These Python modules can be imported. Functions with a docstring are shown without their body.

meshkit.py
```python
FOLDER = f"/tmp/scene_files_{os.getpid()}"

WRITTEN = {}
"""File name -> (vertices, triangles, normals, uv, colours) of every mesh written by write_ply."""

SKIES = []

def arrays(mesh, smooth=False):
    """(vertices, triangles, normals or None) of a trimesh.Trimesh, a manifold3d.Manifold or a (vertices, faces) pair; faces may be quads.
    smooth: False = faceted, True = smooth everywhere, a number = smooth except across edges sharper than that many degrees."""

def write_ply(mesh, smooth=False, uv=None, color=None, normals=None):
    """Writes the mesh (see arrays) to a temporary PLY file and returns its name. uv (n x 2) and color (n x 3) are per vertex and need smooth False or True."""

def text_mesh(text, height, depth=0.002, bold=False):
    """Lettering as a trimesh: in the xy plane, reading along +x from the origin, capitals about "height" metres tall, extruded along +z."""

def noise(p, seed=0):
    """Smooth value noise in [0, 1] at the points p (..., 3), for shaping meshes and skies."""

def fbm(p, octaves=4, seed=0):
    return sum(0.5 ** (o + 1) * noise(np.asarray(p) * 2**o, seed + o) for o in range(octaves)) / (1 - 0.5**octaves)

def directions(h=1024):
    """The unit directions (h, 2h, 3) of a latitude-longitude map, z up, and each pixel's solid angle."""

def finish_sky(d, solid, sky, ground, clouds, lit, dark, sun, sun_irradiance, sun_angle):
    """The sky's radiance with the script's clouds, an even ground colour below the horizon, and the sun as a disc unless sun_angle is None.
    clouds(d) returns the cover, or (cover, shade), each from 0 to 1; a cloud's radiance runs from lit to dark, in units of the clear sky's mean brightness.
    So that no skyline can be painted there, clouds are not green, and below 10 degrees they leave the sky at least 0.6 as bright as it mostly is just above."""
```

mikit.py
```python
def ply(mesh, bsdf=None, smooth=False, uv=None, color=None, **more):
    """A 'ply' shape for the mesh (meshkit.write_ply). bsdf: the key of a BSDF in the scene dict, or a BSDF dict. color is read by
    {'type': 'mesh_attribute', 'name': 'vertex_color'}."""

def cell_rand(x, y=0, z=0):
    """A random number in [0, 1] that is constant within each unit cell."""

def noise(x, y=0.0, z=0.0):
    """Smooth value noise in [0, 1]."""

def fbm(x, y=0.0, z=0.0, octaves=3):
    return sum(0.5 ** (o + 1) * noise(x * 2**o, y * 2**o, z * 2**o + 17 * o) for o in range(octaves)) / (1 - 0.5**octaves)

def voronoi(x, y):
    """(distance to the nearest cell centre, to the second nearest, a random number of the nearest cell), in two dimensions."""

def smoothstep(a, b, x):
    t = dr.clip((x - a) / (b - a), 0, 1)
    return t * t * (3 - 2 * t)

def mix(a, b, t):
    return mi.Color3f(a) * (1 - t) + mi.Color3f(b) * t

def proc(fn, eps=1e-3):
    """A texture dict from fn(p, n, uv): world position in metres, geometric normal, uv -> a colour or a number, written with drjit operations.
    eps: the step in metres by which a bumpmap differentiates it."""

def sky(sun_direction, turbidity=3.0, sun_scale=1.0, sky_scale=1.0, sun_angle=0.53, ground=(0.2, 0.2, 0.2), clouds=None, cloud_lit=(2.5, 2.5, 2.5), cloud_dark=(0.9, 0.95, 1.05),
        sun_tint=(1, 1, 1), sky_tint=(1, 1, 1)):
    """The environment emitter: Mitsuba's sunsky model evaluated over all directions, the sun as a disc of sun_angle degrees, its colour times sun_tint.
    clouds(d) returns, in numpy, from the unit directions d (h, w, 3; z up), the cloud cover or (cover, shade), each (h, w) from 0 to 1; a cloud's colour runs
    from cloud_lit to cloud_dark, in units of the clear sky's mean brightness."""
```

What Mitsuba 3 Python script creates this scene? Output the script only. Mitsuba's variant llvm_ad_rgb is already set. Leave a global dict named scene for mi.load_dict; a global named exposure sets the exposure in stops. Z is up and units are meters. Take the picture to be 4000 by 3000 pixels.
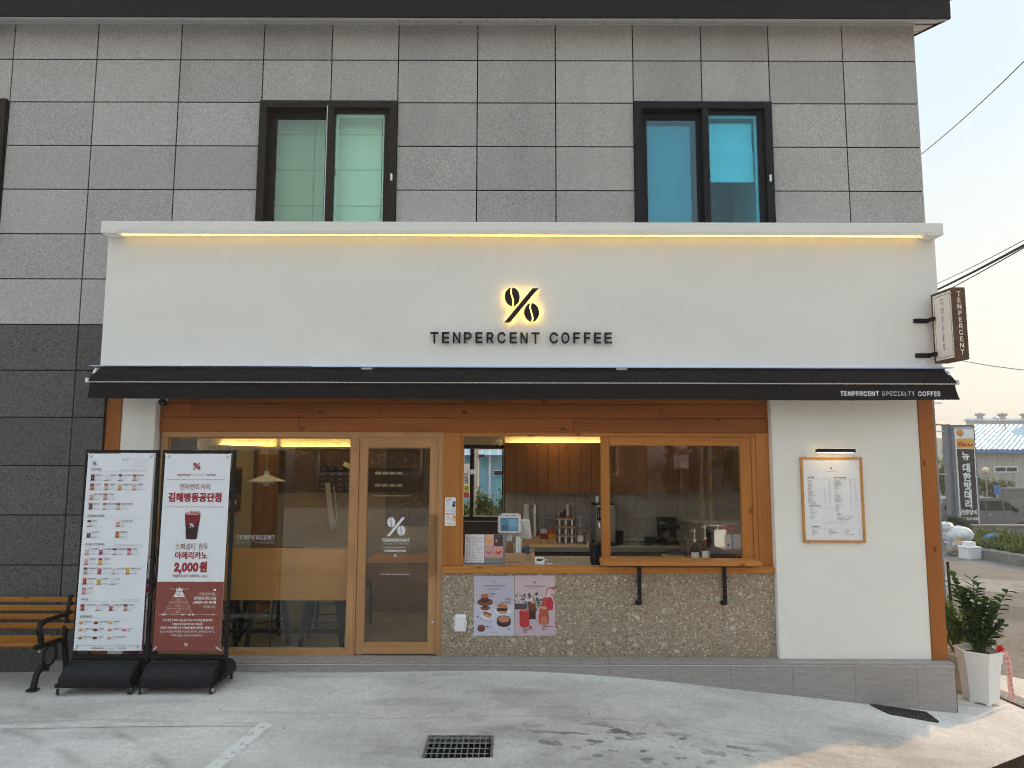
# A coffee shop on the ground floor of a stone-clad house, late afternoon, the sun low behind the house on the right. Metres, z up, +y away from the camera.
import math, random
import numpy as np, trimesh, shapely
import drjit as dr, mitsuba as mi, mikit
from shapely.geometry import Polygon, LineString, Point, box as sbox
from shapely import affinity
T = mi.ScalarTransform4f
random.seed(7); RNG = np.random.default_rng(7)
scene, labels = {}, {}

# ---------------------------------------------------------------- camera, sky, exposure
CAM_Z, PITCH, ROLL = 1.874, math.radians(5.84), 0.0025
scene['camera'] = {'type': 'perspective', 'fov': 73.97, 'near_clip': 0.05, 'far_clip': 3000.0, 'medium': {'type': 'ref', 'id': 'haze_air'},
    'to_world': T().look_at(origin=[0, 0, CAM_Z], target=[0, math.cos(PITCH), CAM_Z + math.sin(PITCH)], up=[-math.sin(ROLL), 0, math.cos(ROLL)])}
SUN = (0.765, 0.545, 0.345)
def haze_cover(d):
    up = np.clip(d[..., 2], 0, 1)
    return np.full(up.shape, 0.98), np.clip(up / 0.42, 0, 1) ** 0.8      # an even veil, cream at the horizon, pale blue higher up
scene['sky'] = mikit.sky(SUN, turbidity=5.0, sun_scale=0.30, sky_scale=1.0, sun_angle=1.2, sun_tint=(1.0, 0.80, 0.56), clouds=haze_cover, cloud_lit=(1.14, 1.0, 0.80), cloud_dark=(0.77, 0.91, 1.0))
scene['haze_air'] = {'type': 'homogeneous', 'albedo': 0.95, 'sigma_t': 0.0016}
scene['haze'] = {'type': 'cube', 'to_world': T().translate([0, 0, 11]).scale([520, 520, 17]), 'bsdf': {'type': 'null'}, 'interior': {'type': 'ref', 'id': 'haze_air'}}
labels['haze'] = {'label': 'thin warm evening haze over the street', 'kind': 'stuff'}
exposure = 3.55

# ---------------------------------------------------------------- helpers
def free(key):
    if key not in scene and key not in labels: return key
    i = 1
    while f'{key}_{i:03d}' in scene or f'{key}_{i:03d}' in labels: i += 1
    return f'{key}_{i:03d}'
def say(key, label=None, cat=None, group=None, kind=None):
    d = {k: v for k, v in (('label', label), ('category', cat), ('group', group), ('kind', kind)) if v}
    if d: labels[key] = {**labels.get(key, {}), **d}
def thing(name, label, cat, group=None):
    k = free(name); say(k, label, cat, group); return k
def part(parent, name, mesh, mat, label=None, smooth=False, kind=None, **more):
    k = free(f'{parent}__{name}'); scene[k] = mikit.ply(mesh, mat, smooth=smooth, **more); say(k, label, kind=kind); return k
def obj(name, mesh, mat, label, cat, group=None, smooth=False, kind=None, **more):
    k = free(name); scene[k] = mikit.ply(mesh, mat, smooth=smooth, **more); say(k, label, cat, group, kind); return k
def struct(name, mesh, mat, smooth=False): scene[name] = mikit.ply(mesh, mat, smooth=smooth); labels[name] = {'kind': 'structure'}; return name
cat = trimesh.util.concatenate
def tm(v, f): return trimesh.Trimesh(np.asarray(v, float), np.asarray(f, int), process=False)
def mv(m, x=0, y=0, z=0, rz=0, rx=0, ry=0, s=None):
    M = trimesh.transformations.euler_matrix(rx, ry, rz); M[:3, 3] = (x, y, z); m = m.copy()
    if s is not None: m.apply_scale(s)
    m.apply_transform(M); return m
def box(x0, x1, y0, y1, z0, z1, c=0.0):
    "A box, its edges chamfered by c."
    if c <= 0:
        v = [(x, y, z) for x in (x0, x1) for y in (y0, y1) for z in (z0, z1)]
        return tm(v, [[0, 1, 3], [0, 3, 2], [4, 6, 7], [4, 7, 5], [0, 4, 5], [0, 5, 1], [2, 3, 7], [2, 7, 6], [0, 2, 6], [0, 6, 4], [1, 5, 7], [1, 7, 3]])
    pts = []
    for x, sx in ((x0, 1), (x1, -1)):
        for y, sy in ((y0, 1), (y1, -1)):
            for z, sz in ((z0, 1), (z1, -1)):
                pts += [(x, y + sy * c, z + sz * c), (x + sx * c, y, z + sz * c), (x + sx * c, y + sy * c, z)]
    return trimesh.convex.convex_hull(np.array(pts))
def slab(x0, x1, yf, z0, z1, d=0.02, c=0.004):
    "A panel in the plane y = yf that looks towards -y: face and chamfered edge only, 10 quads at most."
    o = [(x0, z0), (x1, z0), (x1, z1), (x0, z1)]; i = [(x0 + c, z0 + c), (x1 - c, z0 + c), (x1 - c, z1 - c), (x0 + c, z1 - c)]
    v = [(x, yf, z) for x, z in i] + [(x, yf + c, z) for x, z in o] + [(x, yf + d, z) for x, z in o]
    f = [[0, 1, 2], [0, 2, 3]]
    for k in range(4):
        n = (k + 1) % 4
        f += [[k, k + 4, n + 4], [k, n + 4, n], [k + 4, k + 8, n + 8], [k + 4, n + 8, n + 4]]
    return tm(v, f)
def tube(pts, r, n=8, caps=True):
    p = np.asarray(pts, float); r = np.broadcast_to(r, (len(p),)).astype(float)
    t = np.gradient(p, axis=0); t /= np.linalg.norm(t, axis=1, keepdims=True) + 1e-12
    ref = np.array([0, 0, 1.0]) if abs(t[:, 2]).max() < 0.9 else (np.array([1.0, 0, 0]) if abs(t[:, 0]).max() < 0.95 else np.array([0, 1.0, 0]))
    a = np.cross(t, ref); a /= np.linalg.norm(a, axis=1, keepdims=True) + 1e-12; b = np.cross(t, a)
    g = np.arange(n) * 2 * np.pi / n
    v = (p[:, None] + r[:, None, None] * (np.cos(g)[None, :, None] * a[:, None] + np.sin(g)[None, :, None] * b[:, None])).reshape(-1, 3)
    f = []
    for i in range(len(p) - 1):
        for j in range(n):
            k = (j + 1) % n; f += [[i * n + j, i * n + k, i * n + n + k], [i * n + j, i * n + n + k, i * n + n + j]]
    if caps:
        v = np.vstack([v, p[:1], p[-1:]]); c0, c1, e = len(v) - 2, len(v) - 1, (len(p) - 1) * n
        f += [[c0, (j + 1) % n, j] for j in range(n)] + [[c1, e + j, e + (j + 1) % n] for j in range(n)]
    return tm(v, f)
def lathe(prof, x=0, y=0, z=0, n=24):
    "Turned about a vertical axis: prof is (radius, height) pairs from bottom to top."
    p = np.asarray(prof, float); g = np.arange(n) * 2 * np.pi / n
    v = np.stack([p[:, :1] * np.cos(g) + x, p[:, :1] * np.sin(g) + y, np.repeat(p[:, 1:] + z, n, 1)], -1).reshape(-1, 3); f = []
    for i in range(len(p) - 1):
        for j in range(n):
            k = (j + 1) % n; f += [[i * n + j, i * n + k, i * n + n + k], [i * n + j, i * n + n + k, i * n + n + j]]
    return tm(v, f)
def tri(poly):
    v, f = trimesh.creation.triangulate_polygon(poly, engine='earcut'); return np.asarray(v), np.asarray(f)
def polys(g): return [p for p in getattr(g, 'geoms', [g]) if p.geom_type == 'Polygon' and p.area > 1e-9]
def extrude(g, d): return cat([trimesh.creation.extrude_polygon(p, d, engine='earcut') for p in polys(g)])
def front(g, yf, d):
    "A shape drawn in (x, z), given depth d, its face at y = yf looking towards -y."
    m = extrude(g, d); v = m.vertices; return tm(np.stack([v[:, 0], yf + d - v[:, 2], v[:, 1]], 1), m.faces)
def side(g, x0, x1):
    "A profile drawn in (y, z), run from x0 to x1."
    m = extrude(g, x1 - x0); v = m.vertices; return tm(np.stack([x0 + v[:, 2], v[:, 0], v[:, 1]], 1), m.faces)
def frame(x0, x1, z0, z1, w, yf, d, wt=None, wb=None):
    "Four mitred bars round an opening, as one part."
    wt = w if wt is None else wt; wb = w if wb is None else wb
    return front(sbox(x0, z0, x1, z1).difference(sbox(x0 + w, z0 + wb, x1 - w, z1 - wt)), yf, d)

# ---------------------------------------------------------------- lettering: outlines of the characters used, capitals 100 high
# code point: (advance, then for every piece its outline and its holes, x and y in turn)
GLYPHS = {chr(k): (v[0], v[1:]) for k, v in {33:(40,((11,6,12,13,18,17,25,16,29,10,28,3,22,-1,15,0),),((13,100,27,100,26,32,14,32),)),
34:(64,((37,100,50,100,49,62,38,62),),((14,100,27,100,26,62,15,62),)),
35:(87,((2,28,4,38,19,38,23,62,8,62,9,70,10,73,25,73,29,100,39,100,36,73,59,73,64,100,74,100,70,73,85,73,84,68,83,62,68,62,64,38,79,37,77,28,63,27,58,-1,48,0,52,27,28,27,23,0,13,-1,17,27),(29,39,54,38,58,62,33,62),)),
36:(89,((8,26,21,26,22,20,28,14,40,11,40,46,24,52,16,58,11,67,11,78,14,87,21,95,29,99,40,102,40,115,48,115,48,102,57,101,68,96,74,90,79,83,79,75,67,75,65,82,61,86,52,90,48,90,48,57,67,50,76,42,81,32,79,15,68,4,60,0,48,-2,48,-15,40,-15,40,-2,26,1,18,6,11,14),(48,11,54,11,62,15,67,20,69,26,67,34,63,38,49,44),(23,73,27,65,40,59,40,90,29,86,24,80),)),
37:(135,((80,15,81,32,89,42,104,44,112,41,116,37,120,28,120,15,117,7,111,1,104,-2,92,-1,84,5),(91,16,93,10,96,8,102,7,107,10,109,16,109,26,105,34,98,36,93,32,91,26),),((28,1,95,99,107,100,39,1),),((15,73,17,90,25,100,39,102,46,99,51,95,54,85,54,73,51,64,46,59,39,56,27,57,19,64),(26,84,28,68,31,65,37,65,42,68,44,84,39,93,33,93,28,90),)),
38:(88,((7,22,9,38,26,54,15,72,15,83,17,90,22,96,32,101,44,101,54,98,62,88,64,75,60,66,44,54,44,51,64,27,67,32,69,45,80,45,79,31,73,17,86,1,72,1,65,8,58,3,47,-1,28,0,19,3,13,9),(19,25,21,19,25,13,34,10,47,11,57,18,34,45,22,35),(27,78,30,70,37,62,49,72,52,82,47,89,37,91,29,86),)),
39:(41,((14,100,27,100,26,62,15,62),)),
40:(54,((17,33,18,59,26,90,35,107,46,107,34,73,29,44,33,15,46,-19,34,-19,32,-15,21,11),)),
41:(53,((7,-18,19,11,24,34,21,67,15,87,7,105,19,107,27,91,33,69,36,51,36,31,29,2,19,-19),)),
42:(89,((18,83,23,91,40,80,40,100,49,100,49,80,66,91,69,86,70,81,54,72,71,62,66,54,49,64,49,44,40,44,40,64,23,54,18,61,35,72),)),
43:(89,((12,44,39,45,39,72,50,72,51,45,77,45,77,34,51,34,50,6,39,6,39,34,12,34),)),
44:(37,((7,-24,13,14,27,14,17,-24),)),
45:(89,((22,48,66,48,66,37,22,37),)),
46:(37,((10,6,11,13,17,17,24,16,28,10,27,3,21,-1,14,0),)),
47:(49,((3,-15,35,105,46,105,15,-14),)),
48:(89,((10,42,10,58,13,75,18,87,26,96,37,101,49,102,58,100,67,93,72,87,78,72,80,40,75,20,65,6,57,1,49,-1,37,-1,29,2,19,11,15,19),(22,47,26,25,33,14,39,10,48,10,59,17,66,34,68,58,64,75,56,88,48,91,42,91,31,85,24,69),)),
49:(89,((15,10,42,12,42,87,40,88,18,70,17,84,38,100,54,100,54,11,77,11,77,0,15,0),)),
50:(89,((13,10,53,54,62,71,62,76,59,83,54,88,47,91,38,90,31,86,27,81,25,72,13,72,14,80,17,87,25,96,36,101,49,101,62,97,68,92,73,83,73,64,63,47,31,12,76,11,76,0,13,0),)),
51:(89,((8,25,21,26,24,19,28,14,36,11,46,10,58,15,64,26,63,36,58,43,48,48,31,49,32,60,56,89,13,89,13,101,73,101,72,90,45,58,64,53,73,43,77,33,77,24,72,11,62,3,54,0,33,-1,21,4,14,10,10,17),)),
52:(89,((8,30,48,100,61,100,22,32,55,32,56,63,68,63,68,32,81,32,81,20,68,20,68,0,56,0,55,20,9,20),)),
53:(89,((12,26,24,26,26,20,31,14,40,10,52,12,60,19,64,26,64,36,61,44,55,51,46,54,39,54,26,49,14,50,19,100,72,101,72,89,30,89,27,64,28,61,41,66,52,65,62,61,70,54,76,41,76,26,69,10,61,3,53,0,33,0,18,9,14,15),)),
54:(89,((13,27,13,37,15,48,28,69,50,101,62,101,36,61,54,61,63,58,70,51,76,36,76,23,70,11,63,4,54,0,34,0,21,9,15,17),(25,29,27,20,33,13,41,10,48,10,54,12,60,17,63,23,64,33,61,43,56,49,48,52,41,52,35,50,29,44,25,37),)),
55:(89,((12,89,12,100,77,100,77,88,33,0,19,1,63,88),)),
56:(89,((10,23,11,34,14,42,20,48,28,52,19,59,15,68,14,80,18,90,26,97,40,102,53,101,65,96,73,86,75,70,70,59,61,52,73,44,79,34,79,23,74,11,67,5,57,0,36,-1,21,6,14,13),(22,26,25,19,30,13,37,10,49,10,59,13,63,17,66,25,66,30,63,38,57,43,48,46,41,46,33,44,26,38),(26,72,28,66,34,60,48,57,55,60,60,64,63,72,63,77,59,85,54,89,41,91,30,85,27,80),)),
57:(89,((13,74,14,82,21,92,33,100,40,102,52,101,62,97,70,90,74,81,76,64,73,53,65,37,39,0,26,1,52,40,38,39,24,44,14,57),(25,68,28,58,33,52,41,49,48,49,54,51,60,56,64,64,64,71,61,82,56,88,48,91,41,91,35,89,29,84,26,77),)),
58:(37,((10,65,14,70,21,72,27,68,28,60,24,54,17,53,11,57),),((10,10,14,16,21,17,27,13,28,6,24,0,17,-1,11,3),)),
59:(37,((11,65,15,71,23,72,29,68,30,61,26,55,18,54,13,58),),((7,-24,13,14,28,14,17,-23),)),
60:(89,((13,35,13,44,76,75,76,62,29,39,75,17,76,3),)),
61:(89,((14,30,75,30,75,19,14,19),),((14,59,75,59,75,48,14,48),)),
62:(89,((13,16,60,39,13,62,13,76,76,43,75,34,13,3),)),
63:(70,((6,74,10,91,19,98,27,101,40,101,47,100,58,92,62,84,64,70,59,59,41,44,38,30,26,30,26,41,29,49,49,66,52,74,51,80,44,88,32,91,26,88,21,83,18,74),),((23,6,24,13,30,17,37,16,41,10,40,3,34,-1,27,0),)),
64:(132,((8,28,9,52,16,70,30,86,46,94,61,97,75,97,95,92,112,79,118,70,123,58,124,49,123,21,117,9,112,5,105,2,91,4,85,8,82,13,77,6,71,3,60,3,52,5,42,14,37,31,37,41,40,52,43,57,52,65,60,68,69,68,81,61,82,66,93,66,93,20,98,13,104,12,108,14,111,19,113,28,113,52,107,67,97,78,87,84,78,87,63,87,53,85,36,77,29,69,23,58,19,41,20,24,24,11,30,0,43,-11,59,-16,76,-17,96,-11,99,-21,92,-23,76,-26,57,-26,41,-22,32,-17,23,-10,15,1,10,14),(47,33,49,24,55,16,61,13,74,15,80,21,82,28,83,42,80,50,77,54,71,57,62,57,57,56,49,47),)),
65:(95,((3,1,40,100,55,100,92,0,78,0,68,28,27,28,17,0),(31,40,64,39,48,88,46,88),)),
66:(90,((12,100,57,100,67,96,74,88,78,79,77,66,71,57,63,52,73,48,79,41,82,32,82,21,77,10,70,5,55,0,12,0),(25,12,53,11,64,15,70,25,68,36,63,41,56,45,25,45),(25,57,50,56,58,59,62,63,66,70,65,78,62,83,51,89,25,89),)),
67:(100,((8,44,9,62,13,76,22,90,36,99,47,102,68,100,79,93,89,80,92,69,80,69,76,78,69,85,56,90,45,89,38,86,28,78,21,62,20,48,22,34,28,23,40,13,48,11,63,13,74,20,80,32,92,32,91,23,86,15,80,8,70,2,61,-1,47,-1,30,5,21,12,15,20,10,31),)),
68:(99,((12,100,50,100,60,99,73,92,84,80,91,62,91,39,85,22,72,7,61,2,49,0,12,0),(25,12,48,11,58,14,69,20,76,31,79,48,77,67,71,78,59,86,49,89,25,88),)),
69:(83,((12,100,73,100,73,89,25,88,25,56,70,56,70,45,25,45,25,12,74,11,74,0,12,0),)),
70:(81,((12,101,73,101,73,89,25,89,25,55,68,55,68,44,25,43,25,0,12,0),)),
71:(102,((8,44,9,62,12,75,19,88,34,99,47,102,57,102,69,99,81,92,91,78,93,69,80,69,74,81,67,86,59,89,48,90,40,88,31,82,22,67,20,48,24,31,34,17,46,11,57,11,68,14,75,20,80,30,81,39,56,40,56,50,93,50,93,33,91,22,79,7,70,2,58,-1,48,-1,36,2,27,6,15,19,10,31),)),
72:(102,((12,100,25,100,25,57,77,57,77,100,90,100,90,0,77,0,77,46,25,46,25,0,12,0),)),
73:(61,((6,0,6,11,24,12,24,88,6,89,6,100,54,100,54,89,37,88,37,12,54,11,54,0),)),
74:(79,((7,34,19,34,21,19,30,12,40,10,50,16,54,25,54,101,66,101,66,24,61,10,53,2,45,-1,32,-1,22,2,12,10,9,15),)),
75:(92,((12,100,25,100,25,49,72,100,88,100,48,57,88,0,73,0,39,48,25,33,25,0,12,0),)),
76:(77,((12,100,25,100,25,12,71,11,71,0,12,0),)),
77:(124,((12,100,31,100,62,16,93,100,112,100,112,0,100,0,99,83,68,0,56,1,24,82,24,0,12,0),)),
78:(104,((12,100,28,100,78,19,79,100,92,100,92,0,75,1,25,82,25,0,12,0),)),
79:(105,((8,44,9,65,14,80,26,93,41,101,58,102,75,96,87,86,95,70,97,44,92,25,81,9,64,0,44,-1,26,7,18,15,13,25),(20,48,24,31,34,17,46,11,60,11,71,17,81,31,85,48,83,65,77,78,67,86,56,90,43,89,34,84,26,75,21,62),)),
80:(88,((12,100,52,100,62,98,75,88,80,73,78,54,68,42,52,36,25,36,25,-1,12,-1),(25,48,50,48,60,51,65,57,68,65,68,72,65,81,58,86,53,88,25,89),)),
81:(105,((10,31,8,57,11,73,18,86,26,93,36,99,48,102,64,101,75,96,83,90,90,81,96,62,97,44,95,31,88,17,80,8,92,-9,79,-9,71,2,62,-1,48,-1,30,5,22,11,15,20),(20,48,24,31,34,17,46,11,60,11,62,14,49,32,62,32,71,20,73,19,79,26,84,38,85,53,83,65,77,78,67,86,56,90,43,89,34,84,26,75,21,62),)),
82:(88,((12,100,56,100,67,96,75,88,80,74,79,59,75,50,62,40,84,0,69,1,48,39,25,39,25,0,12,0),(25,51,50,50,62,55,68,66,68,73,65,81,60,85,53,88,25,89),)),
83:(89,((8,26,21,26,22,20,28,14,41,10,56,12,66,19,69,26,67,34,59,41,32,49,18,56,12,65,11,78,14,87,19,93,34,101,54,101,70,95,78,84,79,75,67,75,65,82,60,86,52,90,41,91,29,86,24,80,23,73,25,67,32,61,64,52,76,42,80,34,81,23,79,15,73,8,57,-1,32,-1,22,3,14,10,10,17),)),
84:(88,((6,89,6,100,82,100,82,89,50,88,50,-1,38,-1,38,88),)),
85:(102,((12,100,25,100,25,32,26,25,35,14,44,11,55,10,69,16,76,25,77,32,77,100,90,100,90,29,85,15,75,5,61,-1,42,-1,30,3,17,15,12,29),)),
86:(95,((3,100,17,100,48,12,77,100,91,100,55,0,40,0),)),
87:(135,((3,100,17,100,38,16,60,100,75,100,97,15,119,100,132,100,105,0,89,1,68,82,46,0,31,0),)),
88:(94,((4,1,39,52,6,100,21,100,47,61,73,100,88,100,55,52,90,0,75,0,47,42,18,0),)),
89:(93,((3,100,18,100,47,53,74,100,89,100,53,41,53,0,40,0,40,41),)),
90:(86,((8,89,8,100,77,100,77,91,24,12,78,11,78,0,9,0,9,10,62,89),)),
91:(54,((19,107,46,107,46,96,31,96,31,-8,46,-9,46,-19,19,-19),)),
92:(49,((3,105,14,105,15,104,46,-15,35,-14),)),
93:(54,((7,-9,23,-8,23,96,7,96,7,107,34,107,34,-19,7,-19),)),
94:(65,((6,54,25,96,38,97,58,54,46,56,32,86,18,55),)),
95:(62,((0,0,62,0,62,-11,0,-11),)),
96:(44,((10,105,23,105,33,85,23,85),)),
97:(78,((6,17,7,30,14,37,25,42,50,45,55,50,51,61,42,65,31,64,25,61,20,54,9,58,16,69,26,74,44,76,54,73,62,68,67,54,67,0,55,0,54,9,43,0,36,-2,24,-1,18,1,10,7),(18,20,21,14,26,10,43,10,48,13,53,20,55,36,25,31,20,26),)),
98:(85,((11,100,23,100,23,64,35,74,50,76,64,70,74,58,77,45,76,21,70,10,57,0,50,-2,37,-1,29,4,23,11,22,0,11,0),(23,33,25,23,32,13,41,9,53,11,61,19,65,29,65,46,61,56,56,62,50,65,41,65,34,63,28,58,25,51),)),
99:(79,((7,43,11,59,23,72,37,76,54,74,66,65,71,55,60,52,57,58,49,64,38,65,31,63,25,58,20,47,19,35,21,25,29,13,37,9,45,9,52,12,60,23,72,20,70,14,62,5,52,-1,36,-2,28,1,18,7,10,18,7,32),)),
100:(84,((7,32,9,53,15,66,28,74,43,76,53,72,61,64,61,100,74,100,74,0,62,0,61,11,53,2,48,-1,34,-2,28,0,19,5,13,13),(19,35,21,23,29,12,37,9,49,11,57,17,61,27,61,45,59,53,55,59,49,64,43,65,33,64,27,61,22,53),)),
101:(80,((7,43,11,59,23,72,37,76,54,74,63,68,70,58,73,45,73,33,20,33,20,26,25,16,35,10,46,9,52,11,58,16,60,21,72,18,71,14,64,5,55,0,37,-2,26,1,17,7,10,19,7,31),(19,44,60,44,61,46,57,56,52,62,46,65,37,65,30,62,24,58),)),
102:(51,((1,65,1,75,16,75,17,92,23,101,34,105,49,103,45,92,34,93,30,90,28,84,28,75,46,75,46,65,28,64,28,-1,16,-1,16,64),)),
103:(84,((7,44,10,56,14,64,19,70,28,74,35,76,48,75,53,72,61,64,62,75,73,75,73,-8,70,-17,64,-23,50,-29,36,-30,19,-25,12,-18,10,-14,19,-8,26,-15,33,-18,45,-19,55,-15,59,-11,61,-5,61,13,53,5,46,2,34,1,21,6,14,12,10,20,7,32),(19,36,21,25,29,15,37,12,48,13,55,18,60,27,61,44,59,53,55,59,49,64,43,65,33,64,23,55,19,45),)),
104:(82,((11,101,23,101,23,65,32,73,41,76,57,74,67,66,71,53,71,0,59,0,58,52,54,61,45,65,33,64,25,56,23,47,23,0,11,0),)),
105:(33,((9,93,10,100,15,104,22,103,25,98,24,91,19,88,12,89),),((11,75,23,75,23,0,11,0),)),
106:(33,((9,93,10,100,15,104,22,103,25,98,24,91,19,88,12,89),),((-2,-18,7,-16,11,-9,11,75,23,75,22,-14,17,-23,6,-28,-2,-28),)),
107:(76,((11,100,23,100,23,42,56,75,72,75,41,43,74,0,58,0,31,34,23,27,23,0,11,0),)),
108:(38,((11,100,23,100,23,18,25,12,34,11,37,2,36,0,24,-1,17,2,11,13),)),
109:(121,((11,75,23,75,24,65,34,75,48,77,55,74,63,63,70,72,83,77,93,76,103,71,108,65,110,57,110,0,98,0,98,54,94,62,86,66,74,63,67,54,66,0,54,0,54,54,50,62,42,66,32,64,24,55,23,0,11,0),)),
110:(82,((11,76,23,76,23,65,32,73,41,76,57,74,65,68,71,53,71,0,59,0,58,52,54,61,45,65,33,64,25,56,23,47,23,0,11,0),)),
111:(83,((7,43,11,59,23,72,37,76,51,75,63,69,72,56,75,45,73,22,66,9,57,2,46,-2,33,-1,21,4,12,14,7,28),(19,35,21,23,29,13,37,9,49,10,58,17,61,25,63,41,61,51,57,58,49,64,33,64,25,58,22,52),)),
112:(85,((11,75,22,75,23,63,30,72,36,75,50,76,58,74,64,70,72,61,77,45,76,21,69,9,61,2,50,-2,38,-1,30,3,23,11,23,-28,11,-28),(23,32,26,20,34,12,47,9,55,12,61,19,65,33,65,46,59,58,54,63,48,65,41,65,33,62,28,57,24,49),)),
113:(84,((7,44,13,62,19,70,26,74,34,76,46,76,53,72,61,63,62,75,73,75,73,-28,61,-28,61,11,54,3,46,-1,34,-2,22,3,14,11,9,20),(19,35,21,23,29,13,37,9,50,12,57,19,61,28,61,44,58,55,53,61,47,65,37,65,31,64,22,53),)),
114:(52,((11,75,23,75,24,66,33,74,49,76,49,64,34,64,27,58,24,53,23,0,11,0),)),
115:(73,((7,18,19,21,25,12,33,9,43,10,51,15,54,21,49,29,23,36,14,42,10,48,10,58,16,69,27,75,42,76,56,71,62,65,64,58,54,56,47,64,34,66,27,63,23,59,22,54,27,47,54,39,63,32,66,25,66,18,62,9,56,3,48,-1,28,-1,14,5,10,11),)),
116:(45,((1,65,1,75,13,75,13,93,25,93,25,75,40,75,40,65,25,64,25,18,29,10,40,10,42,0,26,-1,19,3,15,7,13,14,13,64),)),
117:(82,((11,75,23,75,24,20,31,12,43,10,53,14,58,24,59,75,71,75,71,0,59,0,58,11,51,3,41,-1,25,1,17,7,11,22),)),
118:(77,((4,76,17,75,39,13,60,75,73,76,45,0,32,0),)),
119:(112,((5,76,18,75,34,17,49,74,50,76,62,76,79,16,95,74,108,76,85,0,73,0,56,59,40,1,28,0),)),
120:(75,((5,1,30,38,6,75,20,75,38,47,56,75,69,75,45,37,70,0,56,0,37,30,18,0),)),
121:(77,((4,75,17,75,38,14,60,75,73,75,41,-12,32,-25,22,-29,10,-28,12,-17,24,-16,30,-8,32,1),)),
122:(76,((9,9,51,63,10,64,10,76,66,76,66,65,26,12,68,11,68,0,9,0),)),
123:(54,((6,38,6,50,16,52,20,58,21,86,23,97,32,104,46,107,46,96,36,94,32,87,30,53,26,48,18,44,27,40,30,35,32,0,36,-6,46,-9,46,-19,34,-18,25,-11,21,2,19,31,14,37),)),
124:(46,((18,133,28,133,28,-32,18,-32),)),
125:(54,((7,-9,16,-7,20,-4,22,4,23,33,28,40,36,44,28,48,23,54,22,84,20,91,16,95,7,96,7,107,13,107,23,104,30,97,33,86,34,58,38,52,48,50,48,38,40,37,34,31,33,2,29,-11,19,-18,7,-19),)),
126:(89,((10,30,15,46,26,53,37,52,57,38,61,38,66,41,68,50,79,50,78,42,74,33,62,27,52,28,32,42,28,42,23,38,21,30),)),
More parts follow.
